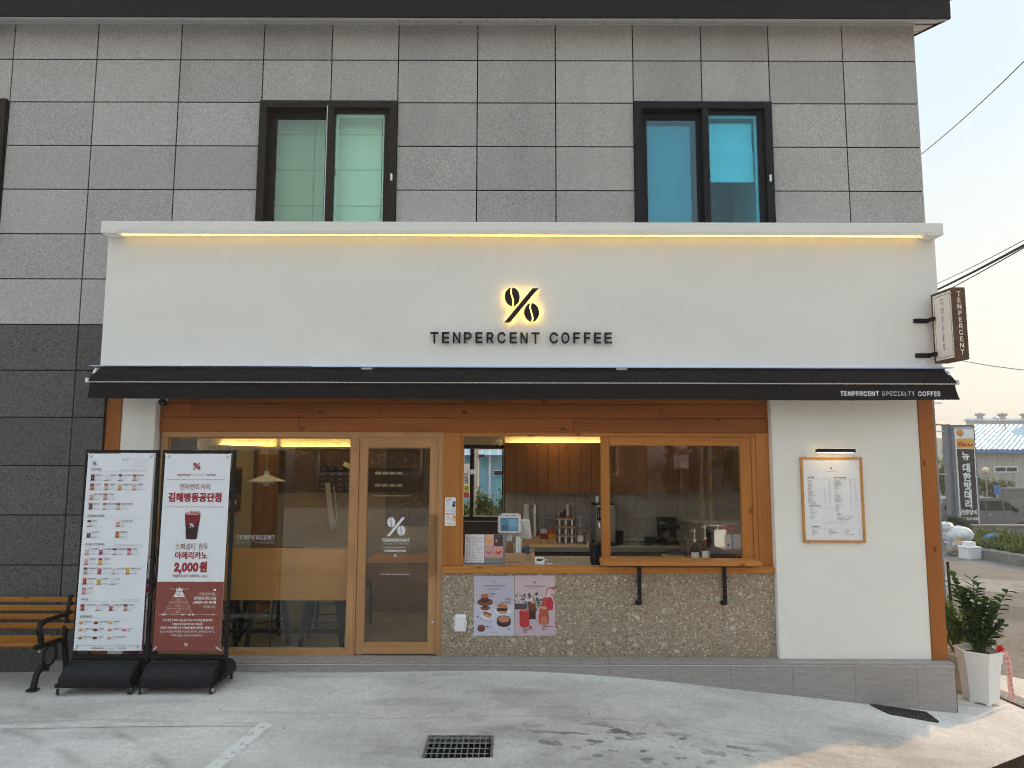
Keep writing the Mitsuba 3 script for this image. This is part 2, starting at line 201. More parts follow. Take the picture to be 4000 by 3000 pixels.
44032:(127,((91,114,103,114,103,63,122,63,122,53,103,53,103,-11,91,-11),),((8,22,29,35,44,51,54,70,59,89,13,91,13,100,70,101,67,73,51,41,33,24,14,13),)),
44033:(127,((92,114,103,114,103,83,121,83,121,73,103,72,103,41,92,41),),((22,26,22,35,103,35,103,-11,92,-11,91,26),),((7,51,41,68,51,79,57,93,56,97,12,97,12,106,69,106,64,80,49,61,14,42),)),
44036:(127,((92,114,103,114,103,76,121,76,121,66,103,66,103,23,92,23),),((26,32,37,32,38,1,109,1,109,-8,26,-8),),((7,46,40,64,51,77,57,92,57,95,12,95,12,104,70,104,64,77,48,56,14,37),)),
44040:(127,((92,50,92,114,103,114,103,86,121,86,121,76,103,76,103,50),),((25,22,92,23,92,36,25,36,25,45,103,45,103,14,37,14,36,0,108,-1,108,-10,25,-10),),((7,57,42,72,53,84,57,97,13,99,13,108,70,108,64,82,49,64,12,47),)),
44060:(127,((74,-5,74,111,84,111,84,64,101,64,101,114,112,114,112,-11,101,-11,100,54,84,53,84,-5),),((7,23,35,48,44,64,49,85,48,88,11,88,11,97,60,97,57,69,44,41,14,16),)),
44144:(127,((69,54,69,64,98,64,98,114,109,114,109,-11,98,-11,98,54),),((7,22,28,35,42,48,52,66,57,86,57,91,12,91,12,100,69,100,65,70,52,44,36,27,14,13),)),
44256:(127,((7,6,7,16,50,16,50,61,62,61,62,16,119,16,119,6),),((19,92,19,101,106,101,101,32,90,33,94,92),)),
44257:(127,((7,45,7,54,53,55,53,80,64,80,65,54,119,54,119,45),),((20,107,105,107,102,63,91,64,93,98,20,98),),((19,31,105,31,105,-11,93,-11,93,22,19,22),)),
44277:(127,((7,46,7,56,52,56,53,80,64,80,65,56,119,56,119,46),),((19,9,20,18,28,28,55,35,92,30,103,22,106,14,104,4,98,-3,70,-11,35,-7,24,0),(31,10,44,0,72,-2,90,4,95,14,85,23,60,26,36,21),),((20,108,105,108,102,65,91,65,93,98,20,99),)),
44284:(127,((91,113,102,114,102,62,122,62,122,52,102,52,102,-11,91,-11),),((6,26,32,27,32,65,43,65,43,27,83,29,84,21,7,16),),((13,91,13,100,75,100,72,44,61,45,63,91),)),
44396:(127,((7,42,7,52,90,54,93,96,21,96,21,105,104,105,101,53,119,52,119,42,69,42,68,-11,57,-11,57,42),)),
44512:(127,((7,51,7,60,91,61,94,98,21,98,21,107,105,107,103,61,120,60,120,51,88,51,88,21,77,21,77,51,56,51,56,21,45,21,44,51),),((21,31,32,31,33,1,108,1,108,-8,21,-8),)),
44516:(127,((7,60,7,69,92,72,94,100,21,100,21,109,105,109,103,70,120,69,120,60,90,60,89,44,105,44,105,13,32,13,32,0,108,-1,108,-10,21,-10,21,21,93,21,94,34,20,34,20,44,37,44,37,59),(49,60,49,44,78,44,78,60),)),
44553:(127,((7,54,7,63,91,65,93,99,21,99,21,108,105,108,102,64,120,63,120,54),),((21,42,33,42,33,26,93,26,93,42,105,42,105,-9,21,-9),(33,17,33,0,93,0,93,17),)),
44592:(127,((97,114,109,114,109,-11,97,-11),),((9,21,45,49,55,66,61,89,14,91,14,100,72,100,67,66,52,40,15,13),)),
44608:(127,((29,37,109,37,109,-9,29,-9),(40,1,97,0,97,28,40,28),),((97,114,109,114,109,44,97,44),),((9,51,44,68,54,81,60,95,15,97,15,106,72,106,66,80,50,60,13,42),)),
45208:(127,((91,114,103,114,103,64,122,64,122,54,103,54,103,-11,91,-11),),((12,21,12,101,23,101,23,31,80,36,81,26),)),
45320:(127,((60,73,98,73,98,114,109,114,109,-11,98,-11,98,63,60,64),),((14,19,14,100,25,100,25,29,79,33,80,24),)),
45328:(127,((29,22,98,23,98,34,29,34,29,44,109,44,109,13,41,13,41,1,113,0,113,-9,29,-9),),((62,93,97,93,98,114,109,114,109,49,98,49,98,83,62,84),),((14,108,25,108,26,64,79,69,80,59,14,54),)),
45339:(127,((22,-2,52,12,61,23,64,38,74,38,76,24,86,11,116,-3,112,-10,97,-7,81,2,69,16,57,2,41,-7,26,-10),),((62,79,62,88,98,88,98,114,109,113,109,29,98,29,98,78),),((14,105,25,105,25,56,79,61,80,52,14,46),)),
45432:(127,((7,5,7,14,57,15,57,47,21,48,21,103,32,103,32,57,107,57,107,48,69,47,69,14,120,14,120,5),)),
45436:(127,((7,40,7,49,57,49,57,66,22,66,22,109,33,109,34,76,107,76,107,66,69,66,69,49,119,49,119,40),),((21,29,33,29,33,1,107,1,107,-8,21,-8),)),
45684:(127,((7,35,7,44,119,44,119,35,90,35,90,-11,79,-11,79,35,48,35,48,-11,36,-11,36,35),),((21,108,33,108,33,72,106,72,106,62,21,62),)),
45716:(127,((7,41,7,50,120,50,120,41),),((21,29,33,29,33,1,107,1,107,-8,21,-8),),((22,109,33,109,34,76,107,76,107,67,22,67),)),
45768:(127,((97,114,109,113,109,-11,97,-11),),((15,21,15,101,26,101,26,31,84,37,86,27),)),
45769:(127,((26,26,26,36,108,36,109,-11,97,-11,97,26),),((97,113,109,113,109,42,97,42),),((14,107,26,107,26,61,84,67,85,57,14,52),)),
45776:(127,((28,45,109,45,109,14,41,14,40,1,113,0,113,-9,29,-9,29,23,97,23,97,35,28,36),),((97,114,109,114,109,52,97,52),),((14,108,26,108,26,67,84,72,85,63,14,57),)),
45796:(127,((91,-11,91,114,103,114,103,65,123,65,123,55,103,55,103,-11),),((12,101,70,101,70,92,24,92,23,30,80,34,81,24,12,20),)),
45800:(127,((92,114,103,114,103,77,122,77,121,67,103,67,103,23,92,23),),((26,33,37,33,38,1,109,1,109,-8,26,-8),),((13,103,68,103,68,94,24,94,24,56,79,59,80,50,13,45),)),
45824:(127,((73,111,84,111,84,64,101,64,101,114,112,114,112,-11,101,-11,101,54,84,54,84,-5,73,-5),),((11,99,57,99,57,89,23,89,23,30,64,33,65,23,11,19),)),
45936:(127,((101,-11,101,114,112,114,112,-11),),((50,57,50,66,76,67,76,111,87,111,87,-5,76,-5,76,56),),((11,99,58,99,58,89,23,89,23,29,64,32,65,22,11,19),)),
46020:(127,((7,5,7,14,57,15,57,46,21,46,21,104,105,104,105,95,33,94,33,56,107,56,107,46,69,46,69,15,119,14,120,5),)),
46028:(127,((7,50,7,60,57,60,57,72,22,72,22,109,105,109,105,100,34,100,33,81,106,81,106,72,69,72,69,60,119,60,119,50),),((21,20,93,21,93,31,21,31,21,40,105,40,105,12,33,12,32,0,108,-1,108,-10,21,-10),)),
46041:(127,((7,43,7,52,57,53,57,66,21,66,21,108,105,108,105,99,33,99,32,76,106,76,106,66,69,66,69,53,119,52,119,43),),((21,16,26,25,37,31,74,34,99,26,105,17,105,9,101,-1,89,-7,55,-11,27,-2,22,4),(32,9,44,0,73,-2,90,4,94,14,81,23,56,25,39,21,33,16),)),
46108:(127,((28,-8,28,26,40,26,40,1,113,1,113,-8),),((97,113,109,113,109,21,97,21),),((7,45,42,46,42,63,18,64,18,105,77,105,77,96,30,96,30,73,79,73,79,64,54,63,54,47,87,49,88,41,9,36),)),
46160:(127,((7,33,7,42,120,42,120,33,69,32,68,-11,57,-11,57,33),),((22,107,104,107,104,97,34,97,34,68,105,67,105,58,22,58),)),
46300:(127,((7,15,120,15,120,6,7,6),),((21,102,105,102,105,93,33,93,33,55,107,54,107,45,21,45),)),
46321:(127,((7,54,119,54,119,45,7,45),),((21,109,105,109,105,100,33,100,32,76,106,76,106,66,21,66),),((21,16,26,25,37,31,74,34,99,26,105,17,105,9,101,-1,89,-7,55,-11,27,-2,22,4),(32,9,44,0,73,-2,90,4,94,14,81,23,56,25,39,21,33,16),)),
46356:(127,((97,-11,97,114,108,114,109,-11),),((15,102,73,102,73,92,26,92,26,30,84,33,85,23,15,19),)),
46377:(127,((29,2,27,20,34,29,60,37,94,33,105,25,109,13,102,-2,75,-11,40,-6),(37,12,49,1,75,-2,93,4,98,14,87,25,60,28,43,22),),((97,37,97,114,109,114,109,37),),((14,104,73,104,73,95,26,94,26,59,85,63,86,53,14,49),)),
46392:(127,((94,114,105,114,106,87,122,87,122,77,105,77,105,49,94,49),),((25,22,95,22,94,34,25,34,25,44,105,44,105,13,37,13,36,1,110,0,110,-9,25,-9),),((50,106,83,106,83,97,61,96,61,67,87,69,88,59,50,57),),((11,106,42,106,42,97,22,96,22,66,45,68,45,58,11,56),)),
46524:(127,((103,114,114,114,114,-11,103,-11),),((62,58,62,67,80,67,80,111,91,111,91,-5,80,-5,80,57),),((42,98,70,98,70,89,52,88,52,32,73,34,74,25,42,22),),((10,98,36,98,36,89,21,88,21,32,37,33,38,23,10,21),)),
46972:(127,((91,-11,91,114,103,114,103,65,123,64,123,54,103,54,103,-11),),((11,93,11,102,68,102,68,57,24,57,24,29,80,33,81,23,12,19,12,66,56,67,57,92),)),
47001:(127,((73,111,84,111,84,80,100,80,101,114,112,113,112,36,101,36,100,71,84,71,84,37,73,37),),((28,29,112,29,112,-11,100,-11,100,20,28,20),),((12,96,12,105,59,105,59,70,24,70,23,52,66,55,67,46,13,42,13,79,48,79,48,95),)),
47004:(127,((30,29,42,29,42,1,115,1,115,-8,30,-8),),((73,111,84,111,84,76,100,76,101,114,112,113,112,21,101,21,100,67,84,67,84,25,73,25),),((12,94,12,103,59,103,59,68,24,68,23,49,66,52,67,43,13,40,13,76,48,76,48,93),)),
47019:(127,((23,-2,52,10,61,20,65,34,76,34,77,24,87,11,118,-2,114,-10,100,-7,82,2,70,15,60,3,42,-7,27,-10),),((73,111,84,111,84,81,100,81,101,113,112,113,112,29,101,29,100,72,84,71,84,40,73,40),),((12,95,12,104,59,104,59,69,24,69,23,51,66,54,67,45,13,41,13,77,48,77,48,94),)),
47084:(127,((74,66,98,66,98,114,109,114,109,-11,98,-11,98,56,74,56),),((11,93,11,102,66,102,66,58,23,58,23,29,77,33,78,23,11,19,11,68,55,68,56,92),)),
47101:(127,((28,39,40,39,40,24,97,24,98,39,109,39,109,-9,28,-9),(40,15,40,0,98,1,97,15),),((74,88,98,88,98,113,109,113,109,45,98,45,98,78,74,79),),((12,83,56,84,55,99,12,99,12,108,67,108,67,74,24,74,24,58,77,61,78,52,12,49),)),
47112:(127,((101,-11,101,114,112,114,112,-11),),((61,60,61,69,76,69,76,111,87,111,87,-5,76,-5,76,59),),((11,66,44,67,44,90,11,91,11,100,55,100,55,57,22,57,22,30,65,33,66,23,11,19),)),
47116:(127,((30,29,42,29,42,1,115,1,115,-8,30,-8),),((101,20,101,113,112,113,112,20),),((61,70,61,80,76,80,76,111,87,112,87,23,76,23,76,70),),((12,95,12,104,56,104,56,68,24,68,24,49,66,52,67,42,13,39,13,76,45,76,45,94),)),
47196:(127,((7,4,7,14,57,14,57,37,21,37,21,76,95,76,94,95,21,95,21,104,105,104,105,66,33,66,32,47,108,46,108,37,69,37,69,14,120,14,120,5),)),
47200:(127,((7,33,7,42,57,43,57,56,21,56,21,87,94,88,93,101,21,101,21,110,105,110,105,79,33,78,33,66,108,65,108,56,69,56,69,43,120,42,120,33),),((22,25,33,25,34,-1,108,-1,108,-10,22,-10),)),
47217:(127,((7,38,7,47,57,47,57,59,21,59,21,89,94,89,93,101,21,101,21,111,105,111,105,80,33,80,33,69,108,68,108,59,69,59,69,47,120,47,120,38),),((20,6,21,14,26,22,53,29,93,25,103,19,106,11,104,1,97,-5,70,-11,37,-8,26,-3),(32,8,41,0,71,-2,91,3,95,10,83,19,55,21,36,16),)),
47336:(127,((7,29,7,38,120,38,120,29,69,28,68,-11,57,-11,57,29),),((20,100,20,109,106,109,106,76,33,76,32,61,109,60,109,51,21,51,21,85,93,85,95,99),)),
47484:(127,((7,47,7,56,120,56,120,47),),((20,29,20,37,105,37,105,10,32,10,32,-1,109,-1,109,-9,21,-9,21,18,93,18,94,29),),((21,92,94,93,93,102,21,102,21,110,105,110,105,84,33,84,33,74,107,73,107,65,21,65),)),
47532:(127,((97,-11,97,114,109,114,109,-11),),((14,19,14,67,60,68,59,93,14,93,14,102,71,102,71,58,26,58,26,29,86,33,87,23),)),
47551:(127,((21,-2,50,10,61,23,62,36,74,36,76,23,87,10,116,-3,112,-11,97,-7,79,3,69,16,58,3,40,-7,25,-11),),((97,114,109,113,109,29,97,29),),((13,79,58,80,58,96,13,96,13,105,69,105,69,70,25,70,25,53,83,56,84,47,13,43),)),
47553:(127,((26,7,28,19,33,26,55,34,93,31,103,26,109,15,109,6,104,-2,81,-10,44,-8,33,-2),(37,11,47,1,74,-2,93,3,98,14,85,23,61,25,42,20),),((97,37,97,114,109,114,109,37),),((13,80,58,81,58,97,13,97,13,106,69,106,69,72,25,72,25,55,83,58,84,49,13,45),)),
47560:(127,((91,114,103,114,103,64,123,64,123,54,103,54,103,-11,91,-11),),((12,21,12,101,69,101,69,21),(23,30,58,30,58,92,23,92),)),
47568:(127,((92,114,103,114,103,87,121,87,121,77,103,77,103,50,92,50),),((25,45,103,45,103,14,37,14,36,1,108,0,108,-9,25,-9,25,22,92,23,92,36,25,36),),((12,107,69,107,69,57,12,57),(24,97,23,66,58,66,58,97),)),
47579:(127,((92,114,103,114,103,80,121,80,121,70,103,69,103,31,92,31),),((19,-1,46,9,57,20,60,37,72,37,73,24,81,13,113,-2,109,-10,96,-7,77,3,66,15,56,3,39,-6,23,-10),),((12,104,68,104,68,49,12,49),(23,59,57,58,57,95,23,95),)),
47581:(127,((92,114,103,114,103,83,121,83,121,73,103,73,103,40,92,40),),((23,9,23,18,30,28,56,36,90,32,100,25,104,17,103,5,96,-3,72,-11,39,-7,30,-2),(34,10,47,0,70,-2,89,4,93,14,84,23,57,26,39,21),),((12,104,69,104,69,50,12,50),(24,95,23,60,58,60,58,95),)),
47700:(127,((101,113,113,113,113,-11,101,-11),),((11,99,58,99,59,67,76,66,77,111,88,111,88,-5,77,-5,76,57,59,57,58,22,11,22),(22,32,48,32,48,90,22,90),)),
47708:(127,((30,-9,30,22,100,22,100,34,30,34,30,44,112,44,112,13,42,13,41,1,116,0,116,-9),),((101,49,101,113,112,113,112,49),),((12,105,60,106,60,86,77,86,77,111,88,111,88,50,77,50,77,77,60,77,60,56,12,56),(23,65,49,65,49,97,23,97),)),
47784:(127,((7,5,7,14,57,15,57,45,20,45,20,104,106,104,106,45,69,45,69,15,120,14,120,5),(32,94,31,54,94,54,94,94),)),
47788:(127,((7,38,7,48,57,48,57,64,21,64,21,108,105,108,105,64,69,64,69,48,119,48,119,38),(33,73,93,73,93,98,33,99),),((21,27,33,28,33,1,107,1,107,-8,21,-8),)),
47805:(127,((7,44,7,53,57,53,57,67,21,67,21,109,105,109,105,67,69,67,69,53,119,53,119,44),(33,77,93,76,93,99,33,100),),((21,15,26,25,37,30,74,33,98,26,104,18,105,8,102,1,91,-7,55,-11,28,-3,21,5),(32,9,44,0,73,-2,90,4,94,13,81,23,56,25,38,20),)),
47924:(127,((7,32,7,41,120,41,120,32,69,32,69,-11,57,-11,57,32),),((21,107,105,107,105,58,21,58),(32,68,94,68,94,98,32,98),)),
47928:(127,((7,41,7,50,120,50,120,41,70,41,69,15,58,15,58,41),),((21,27,33,28,33,1,107,1,107,-8,21,-8),),((21,108,105,108,105,64,21,64),(33,74,93,73,93,98,33,99),)),
47932:(127,((7,52,7,61,119,61,119,52,69,52,69,40,105,40,105,11,32,11,33,-1,108,-1,108,-10,21,-10,21,20,93,20,93,30,21,31,21,40,57,40,57,52),),((21,109,105,110,105,72,21,72),(33,81,93,81,93,100,33,101),)),
48120:(127,((97,-11,97,114,108,114,109,-11),),((14,101,71,101,71,20,14,20),(26,92,25,30,60,29,60,92),)),
48128:(127,((28,43,108,44,109,13,40,13,40,0,113,-1,113,-10,29,-10,29,22,97,22,97,34,28,34),),((97,50,97,114,109,114,109,50),),((13,107,72,107,72,56,13,56),(25,98,25,65,60,65,60,98),)),
48148:(127,((91,114,103,114,103,65,123,65,123,55,103,55,103,-11,91,-11),),((12,19,12,103,23,103,24,70,58,71,58,103,70,103,70,19),(23,29,58,29,58,61,23,61),)),
48167:(127,((92,114,103,114,103,80,121,80,121,70,103,69,103,30,92,30),),((19,-2,46,9,57,20,60,36,71,36,73,24,81,13,113,-2,109,-10,94,-7,77,3,66,15,55,3,38,-7,23,-10),),((12,106,23,105,24,86,58,86,58,106,69,106,69,47,12,47),(23,57,58,56,58,76,24,77),)),
48260:(127,((12,104,23,104,24,72,58,72,58,104,69,104,69,68,97,68,98,114,109,113,109,-11,98,-11,98,58,69,58,69,21,12,21),(23,30,58,30,58,62,24,62),)),
48264:(127,((29,-8,29,30,41,30,41,1,112,1,112,-8),),((13,105,24,105,24,84,57,84,58,105,69,105,70,79,97,79,98,113,109,113,109,22,98,21,97,69,70,69,69,42,13,42),(25,52,58,52,58,74,24,74),)),
48288:(127,((101,113,113,113,113,-11,101,-11),),((11,101,22,101,23,71,47,71,48,101,59,101,59,67,76,66,77,111,88,111,88,-5,77,-5,76,57,59,56,58,20,11,20),(22,30,48,30,48,62,23,62),)),
48324:(127,((29,22,98,22,98,33,29,33,29,42,109,42,109,13,41,13,41,1,113,0,113,-9,29,-9),),((13,108,24,108,24,91,57,91,58,108,69,108,70,96,97,96,98,114,109,114,109,49,98,49,97,64,70,64,69,54,13,54),(70,87,70,73,98,74,98,87),(24,64,58,63,58,81,24,81),)),
48337:(127,((13,106,24,106,24,87,57,87,58,106,69,106,70,93,97,93,98,114,109,114,109,38,98,38,97,58,70,58,69,48,13,48),(70,84,70,68,98,69,98,84),(24,57,58,57,58,77,24,77),),((30,2,28,18,34,28,61,36,96,31,107,23,109,16,108,5,101,-3,76,-11,40,-6),(38,12,40,6,49,1,77,-2,94,4,99,13,89,23,60,26,44,22),)),
48373:(127,((7,40,7,49,57,50,57,64,22,64,22,111,33,111,34,97,93,97,93,111,104,111,104,64,69,64,69,50,119,49,119,40),(33,74,93,73,93,87,34,88),),((19,28,105,28,105,-11,94,-11,94,19,19,19),)),
48652:(127,((7,5,7,15,120,15,119,5),),((20,105,32,105,32,82,94,82,95,105,106,105,106,40,20,40),(32,73,32,49,95,50,94,73),)),
48660:(127,((7,60,119,60,119,51,7,51),),((21,19,93,20,93,31,21,31,21,40,105,40,105,11,33,11,32,0,108,-1,108,-10,21,-10),),((22,112,33,112,34,100,93,100,93,112,104,112,104,70,22,70),(33,80,93,80,93,91,34,91),)),
48708:(127,((97,-11,97,114,108,114,109,-11),),((14,103,25,103,26,71,61,70,61,103,72,103,72,19,14,19),(25,29,61,29,61,61,25,61),)),
48712:(127,((28,30,40,30,40,1,112,1,112,-8,28,-8),),((97,113,109,113,108,21,97,21),),((13,105,25,105,25,84,59,84,60,105,72,105,72,43,13,43),(25,75,25,52,60,52,60,75),)),
49324:(127,((91,-11,91,114,103,114,103,64,123,63,123,53,103,53,103,-11),),((5,24,21,37,32,55,37,76,37,103,49,103,49,75,53,57,63,41,80,26,73,18,64,23,43,55,34,37,21,21,12,15),)),
49328:(127,((92,114,103,114,103,76,121,76,121,66,103,65,103,22,92,22),),((26,30,38,30,38,1,109,1,109,-8,26,-8),),((6,48,20,56,31,67,37,85,37,106,49,106,49,87,54,71,64,60,79,52,74,42,70,43,57,52,44,69,36,56,22,44,12,39),)),
49345:(127,((92,38,92,114,103,114,103,82,121,81,121,72,103,71,103,38),),((23,9,24,19,31,28,52,34,90,31,100,24,104,16,104,6,98,-2,76,-10,37,-7,27,0),(34,9,47,0,70,-2,89,4,93,14,84,23,57,26,40,21),),((7,50,31,73,37,87,37,107,48,107,49,88,54,74,64,63,79,55,73,46,67,48,50,61,43,72,33,56,22,47,12,43),)),
49373:(127,((29,14,34,23,45,30,79,34,107,25,112,8,108,0,98,-7,63,-11,37,-3,30,5),(41,10,49,1,74,-2,95,2,101,13,92,22,68,25,47,21),),((74,41,74,111,85,111,85,80,100,80,101,113,112,113,112,37,101,37,100,71,85,71,85,41),),((7,52,24,65,30,76,33,106,44,106,46,78,55,64,69,56,64,48,52,53,39,70,29,54,17,45,13,43),)),
49399:(127,((92,114,103,114,103,92,121,92,121,83,103,82,103,65,121,65,121,55,103,55,103,30,92,30),),((19,-2,45,8,57,21,60,36,72,36,73,23,83,11,113,-2,109,-10,94,-7,78,2,66,15,52,1,36,-7,23,-10),),((7,52,20,59,31,71,37,85,38,107,49,107,49,89,53,75,65,62,79,55,73,46,69,47,57,54,43,72,34,57,19,45,12,42),)),
49436:(127,((69,62,69,72,98,72,98,114,109,114,109,-11,98,-11,98,62),),((7,24,23,37,33,54,39,76,39,103,50,103,50,76,55,58,65,40,83,26,76,18,68,22,54,37,45,55,37,38,23,21,14,15),)),
49440:(127,((29,31,41,31,41,1,112,1,112,-8,29,-8),),((70,84,98,85,98,114,109,113,109,21,98,21,98,75,70,75),),((7,47,22,56,31,67,38,85,38,106,49,107,50,84,55,70,65,59,80,50,74,41,58,50,44,70,36,56,22,42,13,38),)),
49444:(127,((29,22,98,22,98,34,29,34,29,43,109,43,109,13,41,13,41,1,113,0,113,-9,29,-9),),((70,82,70,91,97,91,98,114,109,114,109,50,98,49,98,82),),((7,57,25,69,33,79,38,93,38,110,49,110,49,93,55,80,66,68,80,61,74,52,68,54,57,61,44,78,23,54,13,49),)),
49457:(127,((70,87,98,88,98,114,109,113,109,40,98,40,98,78,70,78),),((27,17,30,24,42,32,76,36,102,28,109,19,109,9,106,1,95,-7,56,-10,34,-2,28,5),(38,10,51,0,74,-2,93,4,98,13,97,18,87,25,61,27,43,22),),((7,50,23,60,32,71,38,86,38,107,49,107,50,88,55,74,67,61,80,55,74,46,71,46,57,55,44,72,36,58,21,45,13,42),)),
49464:(127,((101,113,113,113,113,-11,101,-11),),((56,69,76,70,76,111,87,111,87,-5,76,-5,76,59,56,60),),((6,23,19,37,28,53,33,72,33,102,44,102,44,76,48,54,57,39,69,27,63,19,58,21,46,35,38,52,30,33,19,20,12,16),)),
49468:(127,((30,32,42,32,42,1,115,1,115,-8,30,-8),),((101,114,112,114,112,20,101,20),),((57,73,57,83,76,83,76,111,87,111,87,23,76,24,76,72),),((7,46,22,59,29,70,33,105,44,105,47,70,67,48,62,41,57,44,38,66,30,51,18,40,13,38),)),
49500:(127,((29,21,98,22,98,33,29,33,29,42,109,42,109,13,41,13,41,0,113,-1,113,-10,29,-10),),((73,78,98,79,98,92,73,92,73,101,98,101,98,114,109,113,109,48,98,48,98,69,73,69),),((7,56,22,65,33,78,38,93,38,111,49,111,49,92,53,81,63,68,79,60,74,50,64,54,44,78,34,62,20,51,13,48),)),
49548:(127,((7,5,7,14,56,14,57,45,68,45,69,14,120,14,120,5),),((11,53,28,59,45,71,55,86,57,105,69,105,69,89,79,72,93,61,114,52,109,44,94,48,76,60,63,77,50,60,32,48,16,44),)),
49556:(127,((7,50,7,60,57,60,57,76,69,76,69,60,119,60,119,50),),((13,78,43,88,54,98,57,113,69,113,70,102,79,90,112,76,109,69,94,72,78,79,63,93,50,80,32,72,17,69),),((21,19,93,21,93,31,21,32,21,40,105,40,105,11,33,11,32,0,108,-1,108,-10,21,-10),)),
49688:(127,((7,34,7,44,119,44,119,34,69,34,69,-11,57,-11,57,34),),((13,66,44,79,56,94,57,109,69,109,71,94,80,82,113,65,109,57,93,61,75,72,63,85,52,72,32,61,17,57),)),
49689:(127,((7,45,7,54,119,54,119,45,69,45,69,30,105,30,105,-11,94,-11,94,21,19,21,19,30,57,30,57,45),),((14,73,45,86,56,100,57,112,69,112,70,100,80,87,112,72,109,65,93,68,77,76,63,91,48,76,32,68,17,65),)),
49709:(127,((7,46,7,56,119,56,119,46,69,46,69,33,96,27,105,15,105,6,97,-4,71,-11,38,-8,28,-3,21,7,21,16,27,25,57,33,57,46),(32,9,41,1,66,-2,88,2,94,13,81,23,56,25,38,20),),((13,74,44,86,54,95,57,112,69,112,70,100,79,88,112,72,109,65,91,69,74,79,63,91,54,80,35,69,17,65),)),
49800:(127,((7,33,7,42,120,42,120,33,91,33,91,-12,80,-12,79,33,47,33,47,-12,36,-12,35,33),),((13,66,43,79,56,94,57,109,69,109,71,94,81,80,113,65,109,57,91,62,73,73,63,85,50,70,33,61,17,57),)),
49828:(127,((7,15,119,15,120,6,7,6),),((12,52,39,64,53,81,57,105,68,105,70,86,80,70,95,58,114,50,109,42,88,50,73,62,63,76,46,56,29,45,17,42),)),
49836:(127,((7,61,119,61,119,52,7,52),),((13,78,44,88,56,101,57,113,69,113,70,102,77,92,92,83,113,77,109,69,94,72,76,81,63,93,50,81,32,72,17,69),),((21,20,93,21,93,32,21,32,21,41,105,41,105,12,33,12,32,0,108,-1,108,-10,21,-10),)),
49845:(127,((7,48,7,57,119,57,119,48),),((13,74,44,86,55,98,57,112,69,112,70,101,79,89,112,73,109,66,93,69,74,79,63,91,51,79,33,69,17,66),),((21,39,32,39,33,25,93,25,93,39,104,39,104,-9,21,-9),(33,15,33,0,93,1,93,15),)),
49884:(127,((97,113,109,113,109,-11,97,-11),),((6,24,24,39,34,55,40,75,40,103,51,103,51,76,56,57,65,41,84,26,77,18,70,21,57,34,46,55,34,33,22,21,13,15),)),
50500:(127,((91,114,103,114,103,64,123,64,123,54,103,54,103,-11,91,-11),),((9,55,11,81,25,100,46,104,62,93,70,75,71,54,66,36,56,22,36,17,23,22,14,34),(19,56,23,41,31,30,43,28,53,33,59,48,60,67,57,80,48,92,38,94,27,87,21,73),)),
50528:(127,((74,111,85,111,85,65,101,65,101,113,113,113,113,-11,101,-11,101,55,85,55,85,-5,74,-5),),((9,50,9,74,17,95,30,103,48,99,57,88,61,69,61,46,53,25,40,17,24,19,13,33),(19,55,25,32,33,27,41,29,49,41,51,65,48,82,41,91,33,93,25,87,20,75),)),
50564:(127,((92,114,103,114,104,99,121,99,121,89,103,89,103,76,121,76,121,66,104,66,103,50,92,50),),((25,22,92,23,92,36,25,36,25,45,103,45,103,14,37,14,36,1,108,0,108,-9,25,-9),),((9,86,13,96,21,104,46,109,60,105,68,98,73,78,69,67,61,59,36,54,21,59,14,66),(20,80,26,68,45,63,58,70,62,83,55,96,40,100,23,92),)),
50577:(127,((92,40,92,114,103,114,103,95,121,95,121,85,103,85,103,69,121,69,121,59,103,59,103,40),),((23,9,24,20,30,28,57,36,91,32,101,23,104,17,103,5,96,-3,71,-11,39,-7,30,-2),(34,10,47,0,70,-2,89,4,93,14,82,25,58,27,39,21),),((9,81,13,92,21,101,45,107,57,104,68,95,74,73,63,54,50,48,37,48,25,51,14,60),(20,75,28,61,46,57,59,66,63,80,56,92,38,97,24,89),)),
50620:(127,((29,22,98,22,98,34,29,34,29,44,109,44,109,13,41,13,41,1,113,0,113,-9,29,-9),),((9,83,18,103,35,109,60,105,69,96,73,86,97,86,98,114,109,114,109,50,98,50,98,77,73,77,68,65,60,57,36,53,23,57,14,65),(19,80,27,67,42,62,59,71,62,84,54,97,38,100,23,91),)),
50628:(127,((9,76,15,96,36,107,49,106,62,100,73,82,97,82,98,114,109,113,109,42,98,42,98,73,73,73,62,54,37,48,18,55),(19,76,27,61,44,57,59,66,62,80,54,93,37,97,23,89),),((29,36,109,36,109,-9,29,-9),(40,26,40,0,98,0,98,26),)),
50629:(127,((9,81,11,91,19,101,37,108,62,102,73,84,97,84,98,114,109,114,109,47,98,47,98,74,73,74,68,63,60,55,36,50,16,60),(19,77,26,65,45,60,58,68,62,82,54,95,38,99,23,90),),((30,41,41,41,41,25,97,25,98,41,109,41,109,-9,30,-9),(41,16,41,0,98,0,98,16),)),
50640:(127,((101,113,113,113,113,-11,101,-11),),((9,50,10,80,22,100,30,103,46,100,57,88,61,66,76,65,77,111,88,111,88,-5,77,-5,76,56,62,56,55,29,48,20,37,16,28,17,17,25),(19,55,25,32,33,27,41,29,49,41,51,65,48,82,41,91,33,93,25,87,20,75),)),
50668:(127,((9,53,12,82,25,100,46,104,56,99,66,86,97,86,98,114,109,114,109,-11,98,-11,98,37,68,37,54,21,36,17,25,21,17,29),(69,75,70,47,98,47,98,77),(20,54,25,38,32,29,43,28,53,33,59,48,60,67,51,89,38,94,28,88,21,72),)),
